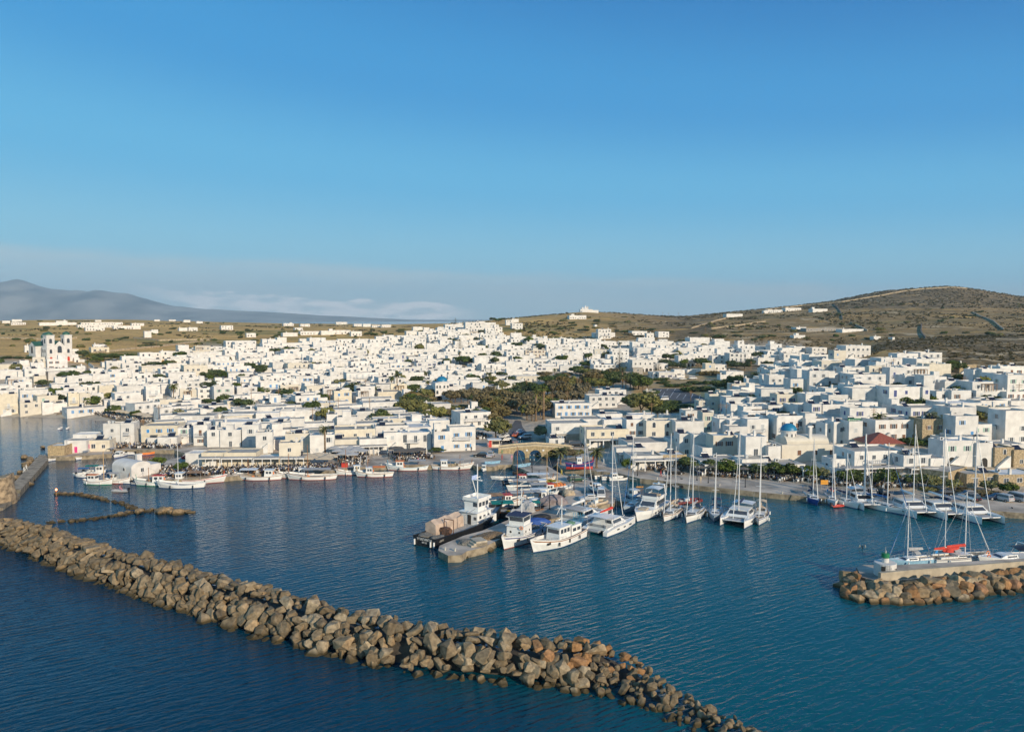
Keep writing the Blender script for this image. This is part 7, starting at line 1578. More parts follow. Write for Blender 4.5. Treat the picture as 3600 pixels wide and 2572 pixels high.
def palm(px, py, h, fr=2.2, dead=False, thick=1.0):
    p = hit(px, py)
    if p is None: return
    VC[0] += 1; r = random.Random(VC[0]); o = empty('palm_tree', p, r.uniform(0, 6)); tag(o, f"{'tall ' if h > 8 else ('stubby ' if h < 4.5 else '')}palm tree{' with dead brown fronds' if dead else ''}", 'palm tree', 'palm trees of the harbour', True)
    link('trunk', PTRUNK, o, (0, 0, 0), 0, (h * 1.1 * thick, h * 1.1 * thick, h)); link('crown', FROND[r.randrange(3)], o, (0, 0, h), 0, (fr, fr, fr))
    if dead: link('dead_fronds', DEADF, o, (0, 0, h - .1), 0, (fr * .9, fr * .9, fr * 1.1))
def pine(px, py, h, label):
    p = hit(px, py)
    if p is None: return
    o = empty('norfolk_pine', p); tag(o, label, 'pine tree'); t = MB(); t.tube((0,0,-.5),(0,0,h),h*.022,.05,7); t.build('trunk', BARK, o); mb = MB(); r = random.Random(int(px)); n = int(h * 1.1)
    for i in range(n):
        z = h * (.10 + .88 * i / n); L = h * .30 * (1 - i / n) ** .7 + .25; k = 9
        for j in range(k):
            a = 2 * math.pi * (j + .5 * (i % 2)) / k + r.uniform(-.15, .15); ca, sa = math.cos(a), math.sin(a)
            for s in range(5):
                q = L * (.15 + .85 * (s + .5) / 5); w = L * .13; zz = z + .10 * q
                for _ in range(2):
                    b = r.uniform(-.6, .6); mb.add([(q*ca - w*sa, q*sa + w*ca, zz + b*.12), ((q+w)*ca, (q+w)*sa, zz + .05), (q*ca + w*sa, q*sa - w*ca, zz - b*.12), ((q-w)*ca, (q-w)*sa, zz - .05)], [(0,1,2,3)])
    mb.build('crown', LEAF['d'], o)
pine(2178, 1307, 16, 'tall tiered conifer standing above the tree belt'); pine(2316, 1303, 8, 'smaller tiered conifer beside the eastern white houses'); pine(1601, 1158, 13, 'slim dark conifer on the hilltop houses'); pine(1617, 1236, 12, 'thin bare-tiered conifer in the upper town'); pine(2164, 1172, 9, 'dark conifer behind the large villa on the slope')
for a in TREES: tree(*a)
tree(2254, 1466, 11.5, 'o', 15.5, big=True)
for a in PALMS: palm(*a)
for a in [(248,1300,3.4,11),(215,1298,3,7),(640,1232,3,13),(667,1232,3,10),(727,1414,2.2,8),(748,1416,2,7),(870,1398,1.8,9),(2490,1318,3.2,9,'b'),(2519,1322,3.2,9,'b'),(2505,1318,3,8,'b'),(2465,1320,3,8,'b'),(2570,1372,4,10),(2600,1352,4,10),(2625,1342,4,9),(2545,1380,3.4,9),(2560,1352,4,10),(2585,1336,4,10),(2525,1360,3.4,9),
          (2420,1378,3.4,13),(2450,1376,3.4,11),(2480,1374,3.4,10),(2400,1358,2.6,12),(2440,1350,2.6,12),(2500,1350,3,10),(2350,1360,2.4,10),(2330,1350,2.2,9),(2347,1440,3.4,9),(2380,1445,3.6,9),(2410,1440,3,8),(2330,1425,3,7),(2365,1425,3,8),(1900,1330,3,10,'b'),(1880,1325,3,9,'o'),(1915,1318,2.8,9,'b'),(1985,1322,2.6,10,'b'),
          (1605,1440,2.4,9,'o'),(1640,1436,2.4,9,'o'),(1680,1432,2,9,'o'),(1570,1436,2.6,8,'d'),(1330,1442,2.6,8),(1300,1440,2.4,7),(1360,1438,2.4,7),(827,1392,3,3.6,'r'),(662,1612,1.4,4,'r'),(1640,1262,1.8,2.4,'r'),(3330,1355,3,9,'o'),(3375,1335,3,8),(2935,1345,2.4,6),(2960,1350,2.2,5),(3255,1560,2.6,9),(3200,1565,2.6,9),(3290,1565,2.6,7),(1080,1376,1.6,5,'b'),
          (1565,1300,2,8),(2250,1275,3,9),(2290,1268,3,9),(2270,1260,3,8),(2100,1262,2,6),(60,1262,2,8),(20,1260,2,9),(100,1262,2,6),(950,1216,2,9),(1010,1212,2,8),(1200,1202,2.2,10),(1420,1196,2.4,12),(1480,1186,2.2,9),(2040,1190,2,7),(2400,1200,2,9),(3385,1730,1.3,6,'b'),(3450,1738,1.3,8,'b'),(3270,1728,1.2,5,'o'),(2330,1340,2.4,8),(2300,1338,2.4,8)]:
    shrub(*a)
def far_bushes():
    """bushes along the field edges: each a shrub of its own"""
    r = random.Random(3); n = 0
    for (x0, x1, y0, y1, k) in [(0,900,1128,1225,70),(900,1500,1135,1190,35),(1780,2700,1110,1190,60),(2650,3600,1060,1200,55)]:
        for _ in range(k):
            x = r.uniform(x0, x1); y = y0 + (y1 - y0) * r.random() ** .8; p = hit(x, y, 480)
            if p is None or p.y < 520 or occupied(p.x, p.y, 3): continue
            shrub(x, y, r.uniform(1.6, 3.4), r.uniform(4, 11), r.choice('dddo')); n += 1
far_bushes()
def garden_trees():
    r = random.Random(44); n = 0; tr = 0
    while n < 120 and tr < 6000:
        tr += 1; x = r.uniform(60, 3500); y = r.uniform(1195, 1500)
        if not any(inpoly(x, y, P) for P in TOWN): continue
        p = hit(x, y)
        if p is None or occupied(p.x, p.y, .8): continue
        OCC.append((p.x, p.y, 3)); n += 1; h = r.uniform(4.5, 7.5)
        tree(x, y, h, r.choice('ddog'), h * r.uniform(.9, 1.5))
garden_trees()
def scrub():
    r = np.random.default_rng(5); V = []; cnt = 0; pr = random.Random(2)
    for _ in range(26000):
        t = pr.uniform(-.66, .70); Y = 345 + 1195 * pr.random() ** 1.25; X = t * Y; px = 1800 + t * FPX
        if Y < 560 and not (2850 < px): continue
        if px < 2650 and Y < 720: continue
        m = mnoise.noise(Vector((X / 70, Y / 110, 3))) + .5 * mnoise.noise(Vector((X / 22, Y / 35, 9)))
        z = terr(X, Y); dens = .0 if px > 2500 else (.14 if px > 1750 else .34)
        if z > 55 and px > 2700: dens = -.35
        elif px > 2850 and Y < 560: dens = -.15
        if m < dens or z < 1.6: continue
        s = pr.uniform(.5, 1.5) * (1.0 if Y < 800 else 1.35)
        if Y < 560: s *= .75
        for q in range(4):
            c = Vector((X + pr.uniform(-s, s) * .8, Y + pr.uniform(-s, s) * .6, z + s * pr.uniform(.15, .5))); a = pr.uniform(0, 3.1); w = s * pr.uniform(.6, 1.0); u = Vector((math.cos(a), math.sin(a) * .6, pr.uniform(-.3, .3))) * w; v = Vector((-math.sin(a) * .3, -.35, .75)) * s * pr.uniform(.4, .7)
            V += [tuple(c - u), tuple(c - v * .8), tuple(c + u), tuple(c + v)]
    me = bpy.data.meshes.new('hillside_scrub'); me.from_pydata(V, [], [(i, i+1, i+2, i+3) for i in range(0, len(V), 4)]); me.materials.append(mat('scrub_leaves', (.085,.075,.04), .9, .3, .05, col2=(.035,.036,.018), spec=.1))
    struct(link('hillside_scrub', me), 'stuff'); print('scrub', len(V) // 4)
scrub()
# ================================================================ PEOPLE
def figure(pose):
    P = {'hip': (0,0,.95), 'waist': (0,0,1.12), 'chest': (0,.01,1.34), 'neck': (0,0,1.50), 'head': (0,-.01,1.62), 'crown': (0,.01,1.74)}; Rr = {'hip': .15, 'waist': .13, 'chest': .155, 'neck': .055, 'head': .095, 'crown': .075}
    E = [('hip','waist'),('waist','chest'),('chest','neck'),('neck','head'),('head','crown')]; st = {'stand': .03, 'walk': .26, 'sit': 0}[pose]
    for s, q in ((-1, 1), (1, -1)):
        n = 'l' if s < 0 else 'r'; a = st * q
        if pose == 'sit': J = dict(thigh=(.09*s,-.02,.50), knee=(.11*s,-.45,.50), ankle=(.11*s,-.48,.08), toe=(.11*s,-.62,.03))
        else: J = dict(thigh=(.09*s,0,.88), knee=(.10*s,-a*.55-.02,.50), ankle=(.10*s,-a+.04,.09), toe=(.11*s,-a-.12,.03))
        z = 1.42 if pose != 'sit' else 1.42
        J.update(shoulder=(.18*s,0,1.43), elbow=(.25*s,a*.5+.03,1.16), wrist=(.25*s,a*.9-.06,.93), hand=(.24*s,a*.95-.10,.83))
        for k, r in (('thigh',.10),('knee',.065),('ankle',.045),('toe',.035),('shoulder',.07),('elbow',.045),('wrist',.032),('hand',.036)): P[k+n] = J[k]; Rr[k+n] = r
        E += [('hip','thigh'+n),('thigh'+n,'knee'+n),('knee'+n,'ankle'+n),('ankle'+n,'toe'+n),('chest','shoulder'+n),('shoulder'+n,'elbow'+n),('elbow'+n,'wrist'+n),('wrist'+n,'hand'+n)]
    if pose == 'sit':
        for k in ('hip','waist','chest','neck','head','crown'): x, y, z = P[k]; P[k] = (x, y, z - .42)
        for n in 'lr':
            for k in ('shoulder','elbow','wrist','hand'): x, y, z = P[k+n]; P[k+n] = (x, y - (.2 if k in ('wrist','hand') else 0), z - .42 + (.12 if k in ('wrist','hand') else 0))
    names = list(P); me = bpy.data.meshes.new('person'); me.from_pydata([P[k] for k in names], [(names.index(a), names.index(b)) for a, b in E], [])
    o = bpy.data.objects.new('person_build', me); COL.objects.link(o); sk = o.modifiers.new('s', 'SKIN'); sk.use_smooth_shade = True
    for i, k in enumerate(names): d = me.skin_vertices[0].data[i]; d.radius = (Rr[k], Rr[k] * (.75 if k in ('hip','waist','chest') else 1)); d.use_root = (k == 'hip')
    sb = o.modifiers.new('d', 'SUBSURF'); sb.levels = 1; sb.render_levels = 1
    bpy.context.view_layer.update(); res = bpy.data.meshes.new_from_object(o.evaluated_get(bpy.context.evaluated_depsgraph_get())); bpy.data.objects.remove(o)
    for q in res.polygons:
        z = q.center.z + (.42 if pose == 'sit' else 0); x = abs(q.center.x)
        q.material_index = 3 if z > 1.68 or (z > 1.58 and q.center.y > .04) else (2 if z > 1.49 or (x > .2 and z < 1.22) else (0 if z > 1.0 and not (pose == 'sit' and z < 1.08) else (1 if z > .12 else 3)))
    return res
FIG = {k: figure(k) for k in ('stand', 'walk', 'sit')}
SKIN = mat('skin', (.45,.26,.17), .6, .08); HAIR = mat('dark_hair', (.03,.02,.015), .8, .1)
CLOTH = {k: mat('cloth_' + k, c, .9, .08) for k, c in dict(white=(.7,.7,.68), black=(.02,.02,.025), navy=(.03,.05,.14), red=(.45,.05,.04), blue=(.10,.22,.45), grey=(.25,.25,.26), green=(.12,.22,.12), beige=(.5,.40,.28), yellow=(.6,.42,.06), pink=(.6,.25,.28)).items()}
FM = {}
def person(px, py, pose, top, bot, rz, label, z=None, grp='people on the waterfront', dz=0.0):
    k = (pose, top, bot)
    if k not in FM:
        me = FIG[pose].copy(); me.materials.clear()
        for m in (CLOTH[top], CLOTH[bot], SKIN, HAIR): me.materials.append(m)
        FM[k] = me
    p = hit(px, py) if z is None else at(px, py, z)
    if p is None: return
    o = link('person', FM[k], None, p + Vector((0, 0, dz)), R(rz)); tag(o, label, 'person', grp); return o
for px, py, pose, a, b, rz, lab in [(85,1662,'walk','white','white',120,'person in all white walking on the harbour walkway, ahead'),(93,1654,'walk','white','beige',120,'person in white top and beige trousers on the harbour walkway'),
    (1852,1630,'walk','black','navy',200,'person in black top at the pier root'),(1861,1631,'walk','grey','black',190,'person in grey top and black trousers at the pier root'),(1867,1631,'stand','white','black',170,'person in white top and black trousers at the pier root'),(1765,1618,'walk','red','grey',90,'person in red walking by the bridge foot'),
    (1799,1620,'walk','pink','navy',20,'person in pink top by the bridge foot'),(1714,1572,'walk','grey','beige',200,'person in grey top near the kiosk'),(1717,1574,'stand','pink','beige',180,'person in pink top near the kiosk'),(2122,1634,'walk','white','white',150,'person in white beside the garden palm'),(2051,1622,'stand','beige','navy',100,'person in beige behind the displayed boat'),
    (2025,1620,'stand','black','black',30,'person in black behind the displayed boat'),(2040,1621,'walk','navy','grey',60,'person in navy behind the displayed boat'),(2323,1676,'walk','red','navy',90,'person in red strolling on the promenade'),(2334,1675,'walk','white','navy',90,'person in white strolling on the promenade'),(2463,1700,'stand','beige','beige',0,'person in beige at the promenade edge'),
    (2168,1632,'walk','white','red',120,'person in white and red before the canopied cafe'),(2174,1633,'stand','pink','white',80,'person in pink before the canopied cafe'),(2181,1633,'walk','black','grey',260,'person in black before the canopied cafe'),(1524,1586,'stand','white','white',40,'person in white by the blue-shuttered corner house'),(1657,1588,'stand','black','navy',0,'person in black by the blue-shuttered corner house'),
    (3030,1732,'walk','white','black',200,'person in white top among the parked cars'),(1974,1672,'walk','yellow','white',330,'person in yellow top on the pier road'),(1925,1665,'walk','black','black',330,'person in black on the pier road'),(1895,1690,'stand','black','grey',90,'person in black by the pier boats'),
    (2007,1683,'sit','navy','beige',20,'person in navy sitting at the pier edge'),(1365,1612,'stand','black','white',70,'person in black before the dark parasols'),(1362,1640,'walk','black','black',90,'person in black walking along the west quay'),(450,1668,'stand','grey','navy',40,'person in grey beside the islet chapel'),(458,1670,'stand','red','black',20,'person in red beside the islet chapel'),
    (3430,1728,'walk','grey','black',60,'person in grey crossing before the stone restaurant'),(3440,1712,'stand','white','black',0,'person in white under the stone arches'),(1470,1630,'stand','pink','beige',0,'person in pink on the west quay'),(1765,1600,'stand','green','black',0,'person in green by the bridge railing')]:
    person(px, py, pose, a, b, rz, lab)
p = at(420, 1729, 0); o = person(422, 1729, 'sit', 'pink', 'navy', 90, 'person in pink steering the grey dinghy', 0, dz=.35)
# ================================================================ CARS
def car_meshes(kind, paint):
    L, Wd, H = {'car': (4.2, 1.72, 1.46), 'suv': (4.5, 1.82, 1.68), 'van': (4.9, 1.9, 2.0), 'pickup': (4.9, 1.8, 1.7)}[kind]; w = Wd / 2
    low = [(-.5*L,.35),(-.5*L,.82),(-.46*L,.95),(.18*L,.97),(.46*L,.78),(.5*L,.62),(.5*L,.33)]
    if kind == 'car': cab = [(-.45*L,.95),(-.34*L,H-.06),(-.20*L,H),(.06*L,H-.02),(.24*L,.96)]
    elif kind == 'suv': cab = [(-.48*L,.95),(-.44*L,H-.06),(-.30*L,H),(.08*L,H-.02),(.24*L,.96)]
    elif kind == 'van': cab = [(-.49*L,.95),(-.48*L,H-.04),(-.30*L,H),(.22*L,H-.03),(.40*L,.96)]
    else: cab = [(-.10*L,.95),(-.08*L,H-.04),(-.02*L,H),(.12*L,H-.02),(.26*L,.96)]
    b = MB(); n = len(low)
    for s, ws in ((1, w), ): b.add([(x,-ws*.96 if z < .5 else -ws,z) for x,z in low] + [(x,ws*.96 if z < .5 else ws,z) for x,z in low], [tuple(range(n-1,-1,-1)), tuple(range(n,2*n))] + [(i,(i+1)%n,n+(i+1)%n,n+i) for i in range(n)])
    n = len(cab); b.add([(x,-w*(.97 if z < 1 else .80),z) for x,z in cab] + [(x,w*(.97 if z < 1 else .80),z) for x,z in cab], [tuple(range(n-1,-1,-1)), tuple(range(n,2*n))] + [(i,i+1,n+i+1,n+i) for i in range(n-1)])
    body = b.mesh('body', [paint]); g = MB(); c0, c1, c2, c3, c4 = cab
    def lerp(a, q, t): return (a[0]+(q[0]-a[0])*t, a[1]+(q[1]-a[1])*t)
    for s in (-1, 1):
        xs = [lerp(c0,c1,.18),lerp(c0,c1,.86),(c3[0]-.05,c3[1]-.09),lerp(c4,c3,.15)]; g.add([(x, s*(w*(.97-.17*(z-.95)/(H-.95))+.012), z) for x, z in xs], [(0,1,2,3)])
    ws = [lerp(c4,c3,.10),lerp(c4,c3,.92)]; g.add([(ws[0][0]+.02,-w*.84,ws[0][1]),(ws[0][0]+.02,w*.84,ws[0][1]),(ws[1][0]+.02,w*.72,ws[1][1]+.01),(ws[1][0]+.02,-w*.72,ws[1][1]+.01)], [(0,1,2,3)])
    bs = [lerp(c0,c1,.18),lerp(c0,c1,.9)]; g.add([(bs[0][0]-.02,-w*.8,bs[0][1]),(bs[0][0]-.02,w*.8,bs[0][1]),(bs[1][0]-.02,w*.7,bs[1][1]),(bs[1][0]-.02,-w*.7,bs[1][1])], [(0,1,2,3)])
    return body, g.mesh('window', [GLASS]), L, w
WH = MB(); WH.tube((0,-.1,0),(0,.1,0),.33,n=16); WHEEL = WH.mesh('wheel', [RUB]); WH = MB(); WH.tube((0,-.105,0),(0,.105,0),.19,n=12); RIM = WH.mesh('rim', [STEEL])
LT = MB(); LT.box(-.02,-.17,-.07,.02,.17,.07); LIGHT = LT.mesh('headlight', [mat('lamp_glass', (.75,.75,.72), .15)]); TAIL = LT.mesh('tail_light', [mat('tail_lamp', (.4,.02,.02), .25)])
PAINT = {k: mat('car_' + k, c, .25, .02, spec=.6) for k, c in dict(white=(.72,.72,.72), black=(.015,.015,.018), silver=(.42,.43,.45), red=(.45,.03,.02), orange=(.55,.12,.03), navy=(.03,.05,.10), green=(.03,.08,.05), grey=(.16,.17,.18)).items()}
CM = {}
def car(px, py, kind, col, rz, label):
    k = (kind, col)
    if k not in CM: CM[k] = car_meshes(kind, PAINT[col])
    b, g, L, w = CM[k]; p = hit(px, py)
    if p is None: return
    p.z = max(p.z, ground(p.x + .8, p.y), ground(p.x, p.y + .8)) + (.12 if p.z > QZ + .1 or py < 1600 else 0)
    o = empty('parked_car' if kind != 'van' else 'parked_van', p, R(rz)); tag(o, label, 'car' if kind != 'van' else 'van', 'cars parked around the harbour')
    link('body', b, o); link('window', g, o)
    for x in (-.31, .31):
        for s in (-1, 1): q = link('wheel', WHEEL, o, (x * L, s * (w - .08), .33)); link('rim', RIM, q)
    for s in (-1, 1): link('headlight', LIGHT, o, (.49 * L, s * w * .68, .66)); link('tail_light', TAIL, o, (-.5 * L, s * w * .74, .76))
for a in [(1827,1526,'car','white',250,'white car driving up the valley road'),(1814,1537,'car','orange',250,'orange-red car on the valley road'),(1846,1545,'suv','white',200,'white hatchback parked beside the motorbikes'),(1772,1540,'car','white',240,'white car half hidden by the harbour tree'),(1774,1558,'suv','black',200,'black car behind the kiosk'),(1798,1553,'car','navy',100,'dark blue car at the top of the bridge'),(1807,1560,'car','grey',100,'grey car at the top of the bridge'),
          (2028,1571,'van','black',8,'black van parked at the end of the bridge'),(2027,1694,'suv','green',20,'dark green car on the pier road'),(1725,1607,'pickup','silver',80,'grey pickup on the west quay by the bridge'),(1690,1606,'car','black',170,'black car on the west quay by the bridge'),(2113,1748,'van','white',265,'white van facing the sea on the pier'),(2069,1760,'car','silver',190,'silver car behind the covered boats on the pier'),
          (2374,1669,'suv','black',5,'black car stopped on the east promenade'),(3286,1692,'suv','grey',10,'grey car between the white house and stone restaurant'),(3316,1742,'car','black',175,'black saloon in the harbour car row, westernmost'),(3401,1748,'car','grey',175,'charcoal saloon in the harbour car row'),(3504,1756,'car','navy',172,'dark blue saloon in the harbour car row'),(3590,1758,'car','red',172,'red car in the harbour car row'),
          (3306,1766,'car','navy',120,'dark blue car parked nose to the quay'),(3523,1782,'suv','silver',112,'silver car parked nose to the quay'),(3571,1784,'van','silver',112,'silver van parked nose to the quay'),(3408,1770,'suv','black',115,'black car parked nose to the quay'),(3025,1738,'car','black',100,'black hatchback behind the moored yachts'),(3056,1741,'suv','grey',100,'grey car behind the moored yachts'),(3095,1744,'suv','black',100,'black car behind the thick-masted catamaran'),
          (3346,1350,'car','white',15,'white car under the eastern bushes'),(3390,1356,'car','white',5,'long white car on the upper eastern terrace'),(3368,1350,'suv','silver',5,'silver car on the upper eastern terrace'),(2969,1554,'car','grey',10,'grey car behind the domed chapel'),(3013,1555,'suv','black',8,'black car beside the red-roofed building'),(2332,1408,'van','white',200,'white van in the shaded car park'),(2436,1334,'van','white',5,'white caravan-like van above the car park'),(2376,1335,'car','silver',5,'silver car above the car park'),(2400,1336,'car','white',5,'white car above the car park'),(2637,1338,'car','white',70,'white car on the hill road'),
          (2300,1446,'car','navy',20,'dark blue car below the shaded bushes'),(2318,1450,'car','silver',20,'silver car below the shaded bushes')]: car(*a)
# ================================================================ CAFES
def para_mesh(kind):
    mb = MB(); s = 1.0
    if kind == 'square': mb.add([(-s,-s,0),(s,-s,0),(s,s,0),(-s,s,0),(0,0,.55),(-s,-s,-.14),(s,-s,-.14),(s,s,-.14),(-s,s,-.14)], [(0,1,4),(1,2,4),(2,3,4),(3,0,4),(5,6,1,0),(6,7,2,1),(7,8,3,2),(8,5,0,3)])
    elif kind == 'round':
        n = 8; v = [(s*math.cos(2*math.pi*i/n), s*math.sin(2*math.pi*i/n), 0) for i in range(n)] + [(0,0,.5)]; mb.add(v, [(i,(i+1)%n,n) for i in range(n)])
    else: mb.lathe([(.05,-1.5),(.16,-1.2),(.12,.2),(.03,.6)], 8)
    return mb
def pole_mesh(): mb = MB(); mb.tube((0,0,0),(0,0,2.45),.04,n=6); mb.box(-.35,-.35,0,.35,.35,.08); return mb.mesh('pole', [STEEL])
POLE = pole_mesh(); PC = {'grey': mat('grey_parasol', (.40,.40,.40), .9, .06, obj=.06), 'beige': mat('beige_parasol', (.56,.46,.33), .9, .06, obj=.06), 'white': mat('white_parasol', (.68,.66,.62), .9, .05, obj=.05), 'dark': mat('dark_parasol', (.12,.105,.09), .9, .08, obj=.08)}
PMH = {}
def parasol(px, py, kind, col, r=1.7):
    if (kind, col) not in PMH: PMH[(kind, col)] = para_mesh(kind).mesh('canopy', [PC[col]])
    p = hit(px, py)
    if p is None: return
    o = empty('parasol', p, rnd.uniform(-.2, .3)); tag(o, f"{'closed ' if kind == 'closed' else 'open '}{'square ' if kind == 'square' else ''}{col} parasol", 'parasol', 'cafe parasols', True); link('pole', POLE, o); link('canopy', PMH[(kind, col)], o, (0, 0, 2.45), 0, (r, r, 1.1) if kind != 'closed' else (1.2, 1.2, 1.0))
for a in [(x, y, 'square', 'grey', 1.75) for x, y in ((1180,1602),(1205,1600),(1232,1602),(1258,1604),(1190,1612),(1218,1613),(1246,1614),(1272,1612),(1208,1624),(1238,1626))] + [(x, y, 'square', 'beige', 2.2) for x, y in ((1098,1632),(1122,1628),(1145,1640),(1160,1632),(1080,1640))] + [(x, y, 'square', 'dark', 2.3) for x, y in ((1412,1614),(1440,1612),(1470,1608),(1392,1604))] + \
    [(x, y, 'closed', c) for x, y, c in ((982,1648,'beige'),(1043,1645,'beige'),(1268,1640,'grey'),(1315,1614,'grey'),(1364,1606,'grey'),(1312,1606,'grey'),(1242,1622,'grey'),(1290,1638,'grey'),(1491,1606,'white'),(1500,1608,'white'),(2282,1642,'beige'),(2311,1648,'beige'),(2360,1650,'beige'),(2823,1690,'white'))] + \
    [(x, y, 'round', c, 1.7) for x, y, c in ((2330,1640,'white'),(2345,1644,'white'),(2463,1662,'beige'),(2478,1656,'beige'),(2500,1672,'dark'),(2612,1680,'dark'),(2458,1676,'dark'),(2835,1686,'white'),(2850,1688,'white'),(2812,1684,'white'),(2720,1676,'white'),(3175,1706,'beige'),(3190,1708,'beige'),(1682,1532,'beige'),(1700,1536,'beige'))] + \
    [(x, y, 'square', 'beige', 2.0) for x, y in ((395,1462),(412,1464),(430,1466),(446,1468),(462,1470),(490,1476),(508,1478),(520,1484))]: parasol(*a)
def cafe_clutter():
    fr = MB(); cr = MB(); r = random.Random(8)
    zones = [([(560,1642),(640,1648),(830,1652),(826,1668),(640,1680),(560,1680)],170,.3),([(830,1648),(1180,1638),(1180,1651),(850,1668)],150,.4),([(1165,1596),(1290,1602),(1290,1636),(1200,1638)],90,.4),([(1380,1598),(1515,1594),(1520,1622),(1390,1624)],70,.4),([(400,1564),(640,1562),(640,1578),(400,1578)],80,.6),
             ([(240,1446),(330,1448),(430,1464),(525,1480),(520,1494),(420,1478),(330,1458),(250,1454)],140,.5),([(2228,1624),(2335,1632),(2400,1652),(2340,1664),(2240,1650)],90,.5),([(2440,1644),(2700,1664),(2700,1688),(2450,1672)],200,.6),([(2700,1664),(2870,1676),(2870,1698),(2700,1690)],110,.6),([(2910,1676),(3190,1692),(3190,1720),(2910,1710)],170,.35),([(1670,1525),(1720,1530),(1715,1545),(1670,1545)],30,.4)]
    for poly, n, pf in zones:
        xs = [q[0] for q in poly]; ys = [q[1] for q in poly]; k = 0; tr = 0
        while k < n and tr < n * 12:
            tr += 1; x = r.uniform(min(xs), max(xs)); y = r.uniform(min(ys), max(ys))
            if not inpoly(x, y, poly): continue
            p = hit(x, y); 
            if p is None or p.z < .2: continue
            k += 1; a = r.uniform(0, 6.3); M = Matrix.Translation(p) @ Matrix.Rotation(a, 4, 'Z'); fr.box(-.35,-.35,.70,.35,.35,.74,r.choice((0,1,2)),M); fr.box(-.04,-.04,0,.04,.04,.70,1,M)
            for sx, sy in ((.7,0),(-.7,0),(0,.7),(0,-.7)):
                if r.random() < .25: continue
                c = r.choice((0,1,1,2)); C = M @ Matrix.Translation((sx,sy,0)) @ Matrix.Rotation(math.atan2(-sy,-sx) - math.pi/2, 4, 'Z'); fr.box(-.22,-.22,.42,.22,.22,.46,c,C); fr.box(-.22,-.24,.46,.22,-.20,.90,c,C)
                for u in (-.2,.2):
                    for v in (-.2,.2): fr.box(u-.02,v-.02,0,u+.02,v+.02,.42,c,C)
                if r.random() < pf:
                    m = r.randrange(5); o = len(cr.v); cr.lathe([(.02,.46),(.19,.48),(.20,.75),(.21,1.0),(.08,1.08),(.06,1.12)], 7, m); cr.lathe([(.06,1.10),(.105,1.20),(.09,1.32),(.01,1.36)], 7, 5)
                    for i in range(o, len(cr.v)): cr.v[i] = tuple(C @ Vector(cr.v[i]))
    struct(fr.build('cafe_furniture', [WOOD, BLACKM, FRAME]), 'stuff'); struct(cr.build('seated_crowd', [CLOTH[k] for k in ('white','navy','grey','black','beige')] + [HAIR]), 'stuff')
cafe_clutter()
# ================================================================ STREET FURNITURE
def lamp_meshes():
    a = MB(); a.lathe([(.16,0),(.16,.3),(.09,.45),(.075,3.6)], 8); b = MB(); b.box(-.5,-.04,3.55,.5,.04,3.62); c = MB(); c.lathe([(.08,3.45),(.17,3.25),(.10,3.0)], 8, 0, (-.5,0,.3)); c.lathe([(.08,3.45),(.17,3.25),(.10,3.0)], 8, 0, (.5,0,.3)); return a.mesh('lamp_post', [BLACKM]), b.mesh('cross_arm', [BLACKM]), c.mesh('lantern', [mat('lantern_glass', (.35,.34,.30), .3)])
LMP = lamp_meshes()
for x, y in ((2241,1672),(2355,1684),(2450,1690),(2490,1698),(2620,1714),(2854,1740),(3114,1758),(1870,1646),(1932,1790),(2018,1722),(1871,1665),(2086,1618),(3030,1986)):
    p = hit(x, y, 120); o = empty('street_lamp', p); tag(o, 'black twin-headed street lamp', 'street lamp', 'street lamps of the waterfront', True)
    for n, m in zip(('lamp_post', 'cross_arm', 'lantern'), LMP): link(n, m, o)
def pole_meshes(): a = MB(); a.tube((0,0,-.5),(0,0,8.5),.13,.09,7); b = MB(); b.box(-1,-.06,7.6,1,.06,7.75); b.box(-.8,-.06,7.0,.8,.06,7.12); return a.mesh('pole', [WOOD]), b.mesh('cross_arm', [WOOD])
UP = pole_meshes()
for x, y in ((2570,1420),(2533,1500),(2552,1502),(2428,1440),(1285,1390),(1583,1334),(1603,1330),(1943,1450),(1994,1440),(1852,1390),(2030,1380),(2042,1390),(1284,1300),(850,1400),(884,1428),(980,1432),(1190,1470),(1100,1515),(1160,1450),(1300,1470),(3070,1530),(3390,1400),(3140,1330),(3580,1430),(2520,1165),(2350,1120),(2385,1118),(2330,1118),(2720,1110),(2480,1180),(3070,1128),(2290,1490),(1875,1440),(478,1230),(550,1225),(505,1560),(560,1500),(2555,1330),(2640,1320)):
    p = hit(x, y)
    if p is None: continue
    o = empty('utility_pole', p, rnd.uniform(-.6, .6)); tag(o, 'brown wooden utility pole', 'utility pole', 'utility poles in the town', True); link('pole', UP[0], o); link('cross_arm', UP[1], o)
# kiosk, pier head clutter, bollards
p = hit(1737, 1570); o = empty('kiosk', p, R(8)); tag(o, 'small kiosk with red front and flat white roof by the harbour tree', 'kiosk')
m = MB(); m.box(-1.7,-1.2,0,1.7,1.2,2.3); m.build('walls', CREAM, o); m = MB(); m.box(-1.75,-1.26,0,-.9,-1.2,2.2); m.build('fridge', RED, o); m = MB(); m.box(-2.2,-1.9,2.3,2.2,1.5,2.5); m.build('roof', FRAME, o); m = MB(); m.box(-.7,-1.24,.9,1.5,-1.2,1.9); m.build('counter_opening', DARK, o)
m = MB(); M = Matrix.Translation(at(1672, 1912, QZ)) @ Matrix.Rotation(R(28), 4, 'Z')
for i in range(3): m.box(-1.6+i*.5,-1.6,0,1.6,1.6-i*.2,.3+i*.3,0,M)
tag(m.build('concrete_steps', mat('step_concrete', (.46,.40,.31), .9, .12, 1.0)), 'stepped concrete block on the pier head', 'steps')
def mound(px, py, size, m, name, label, cat, rz=0, seed=1):
    p = at(px, py, QZ); o = lump(None, name, p, size, m, seed); o.rotation_euler = (0, 0, R(rz)); tag(o, label, cat)
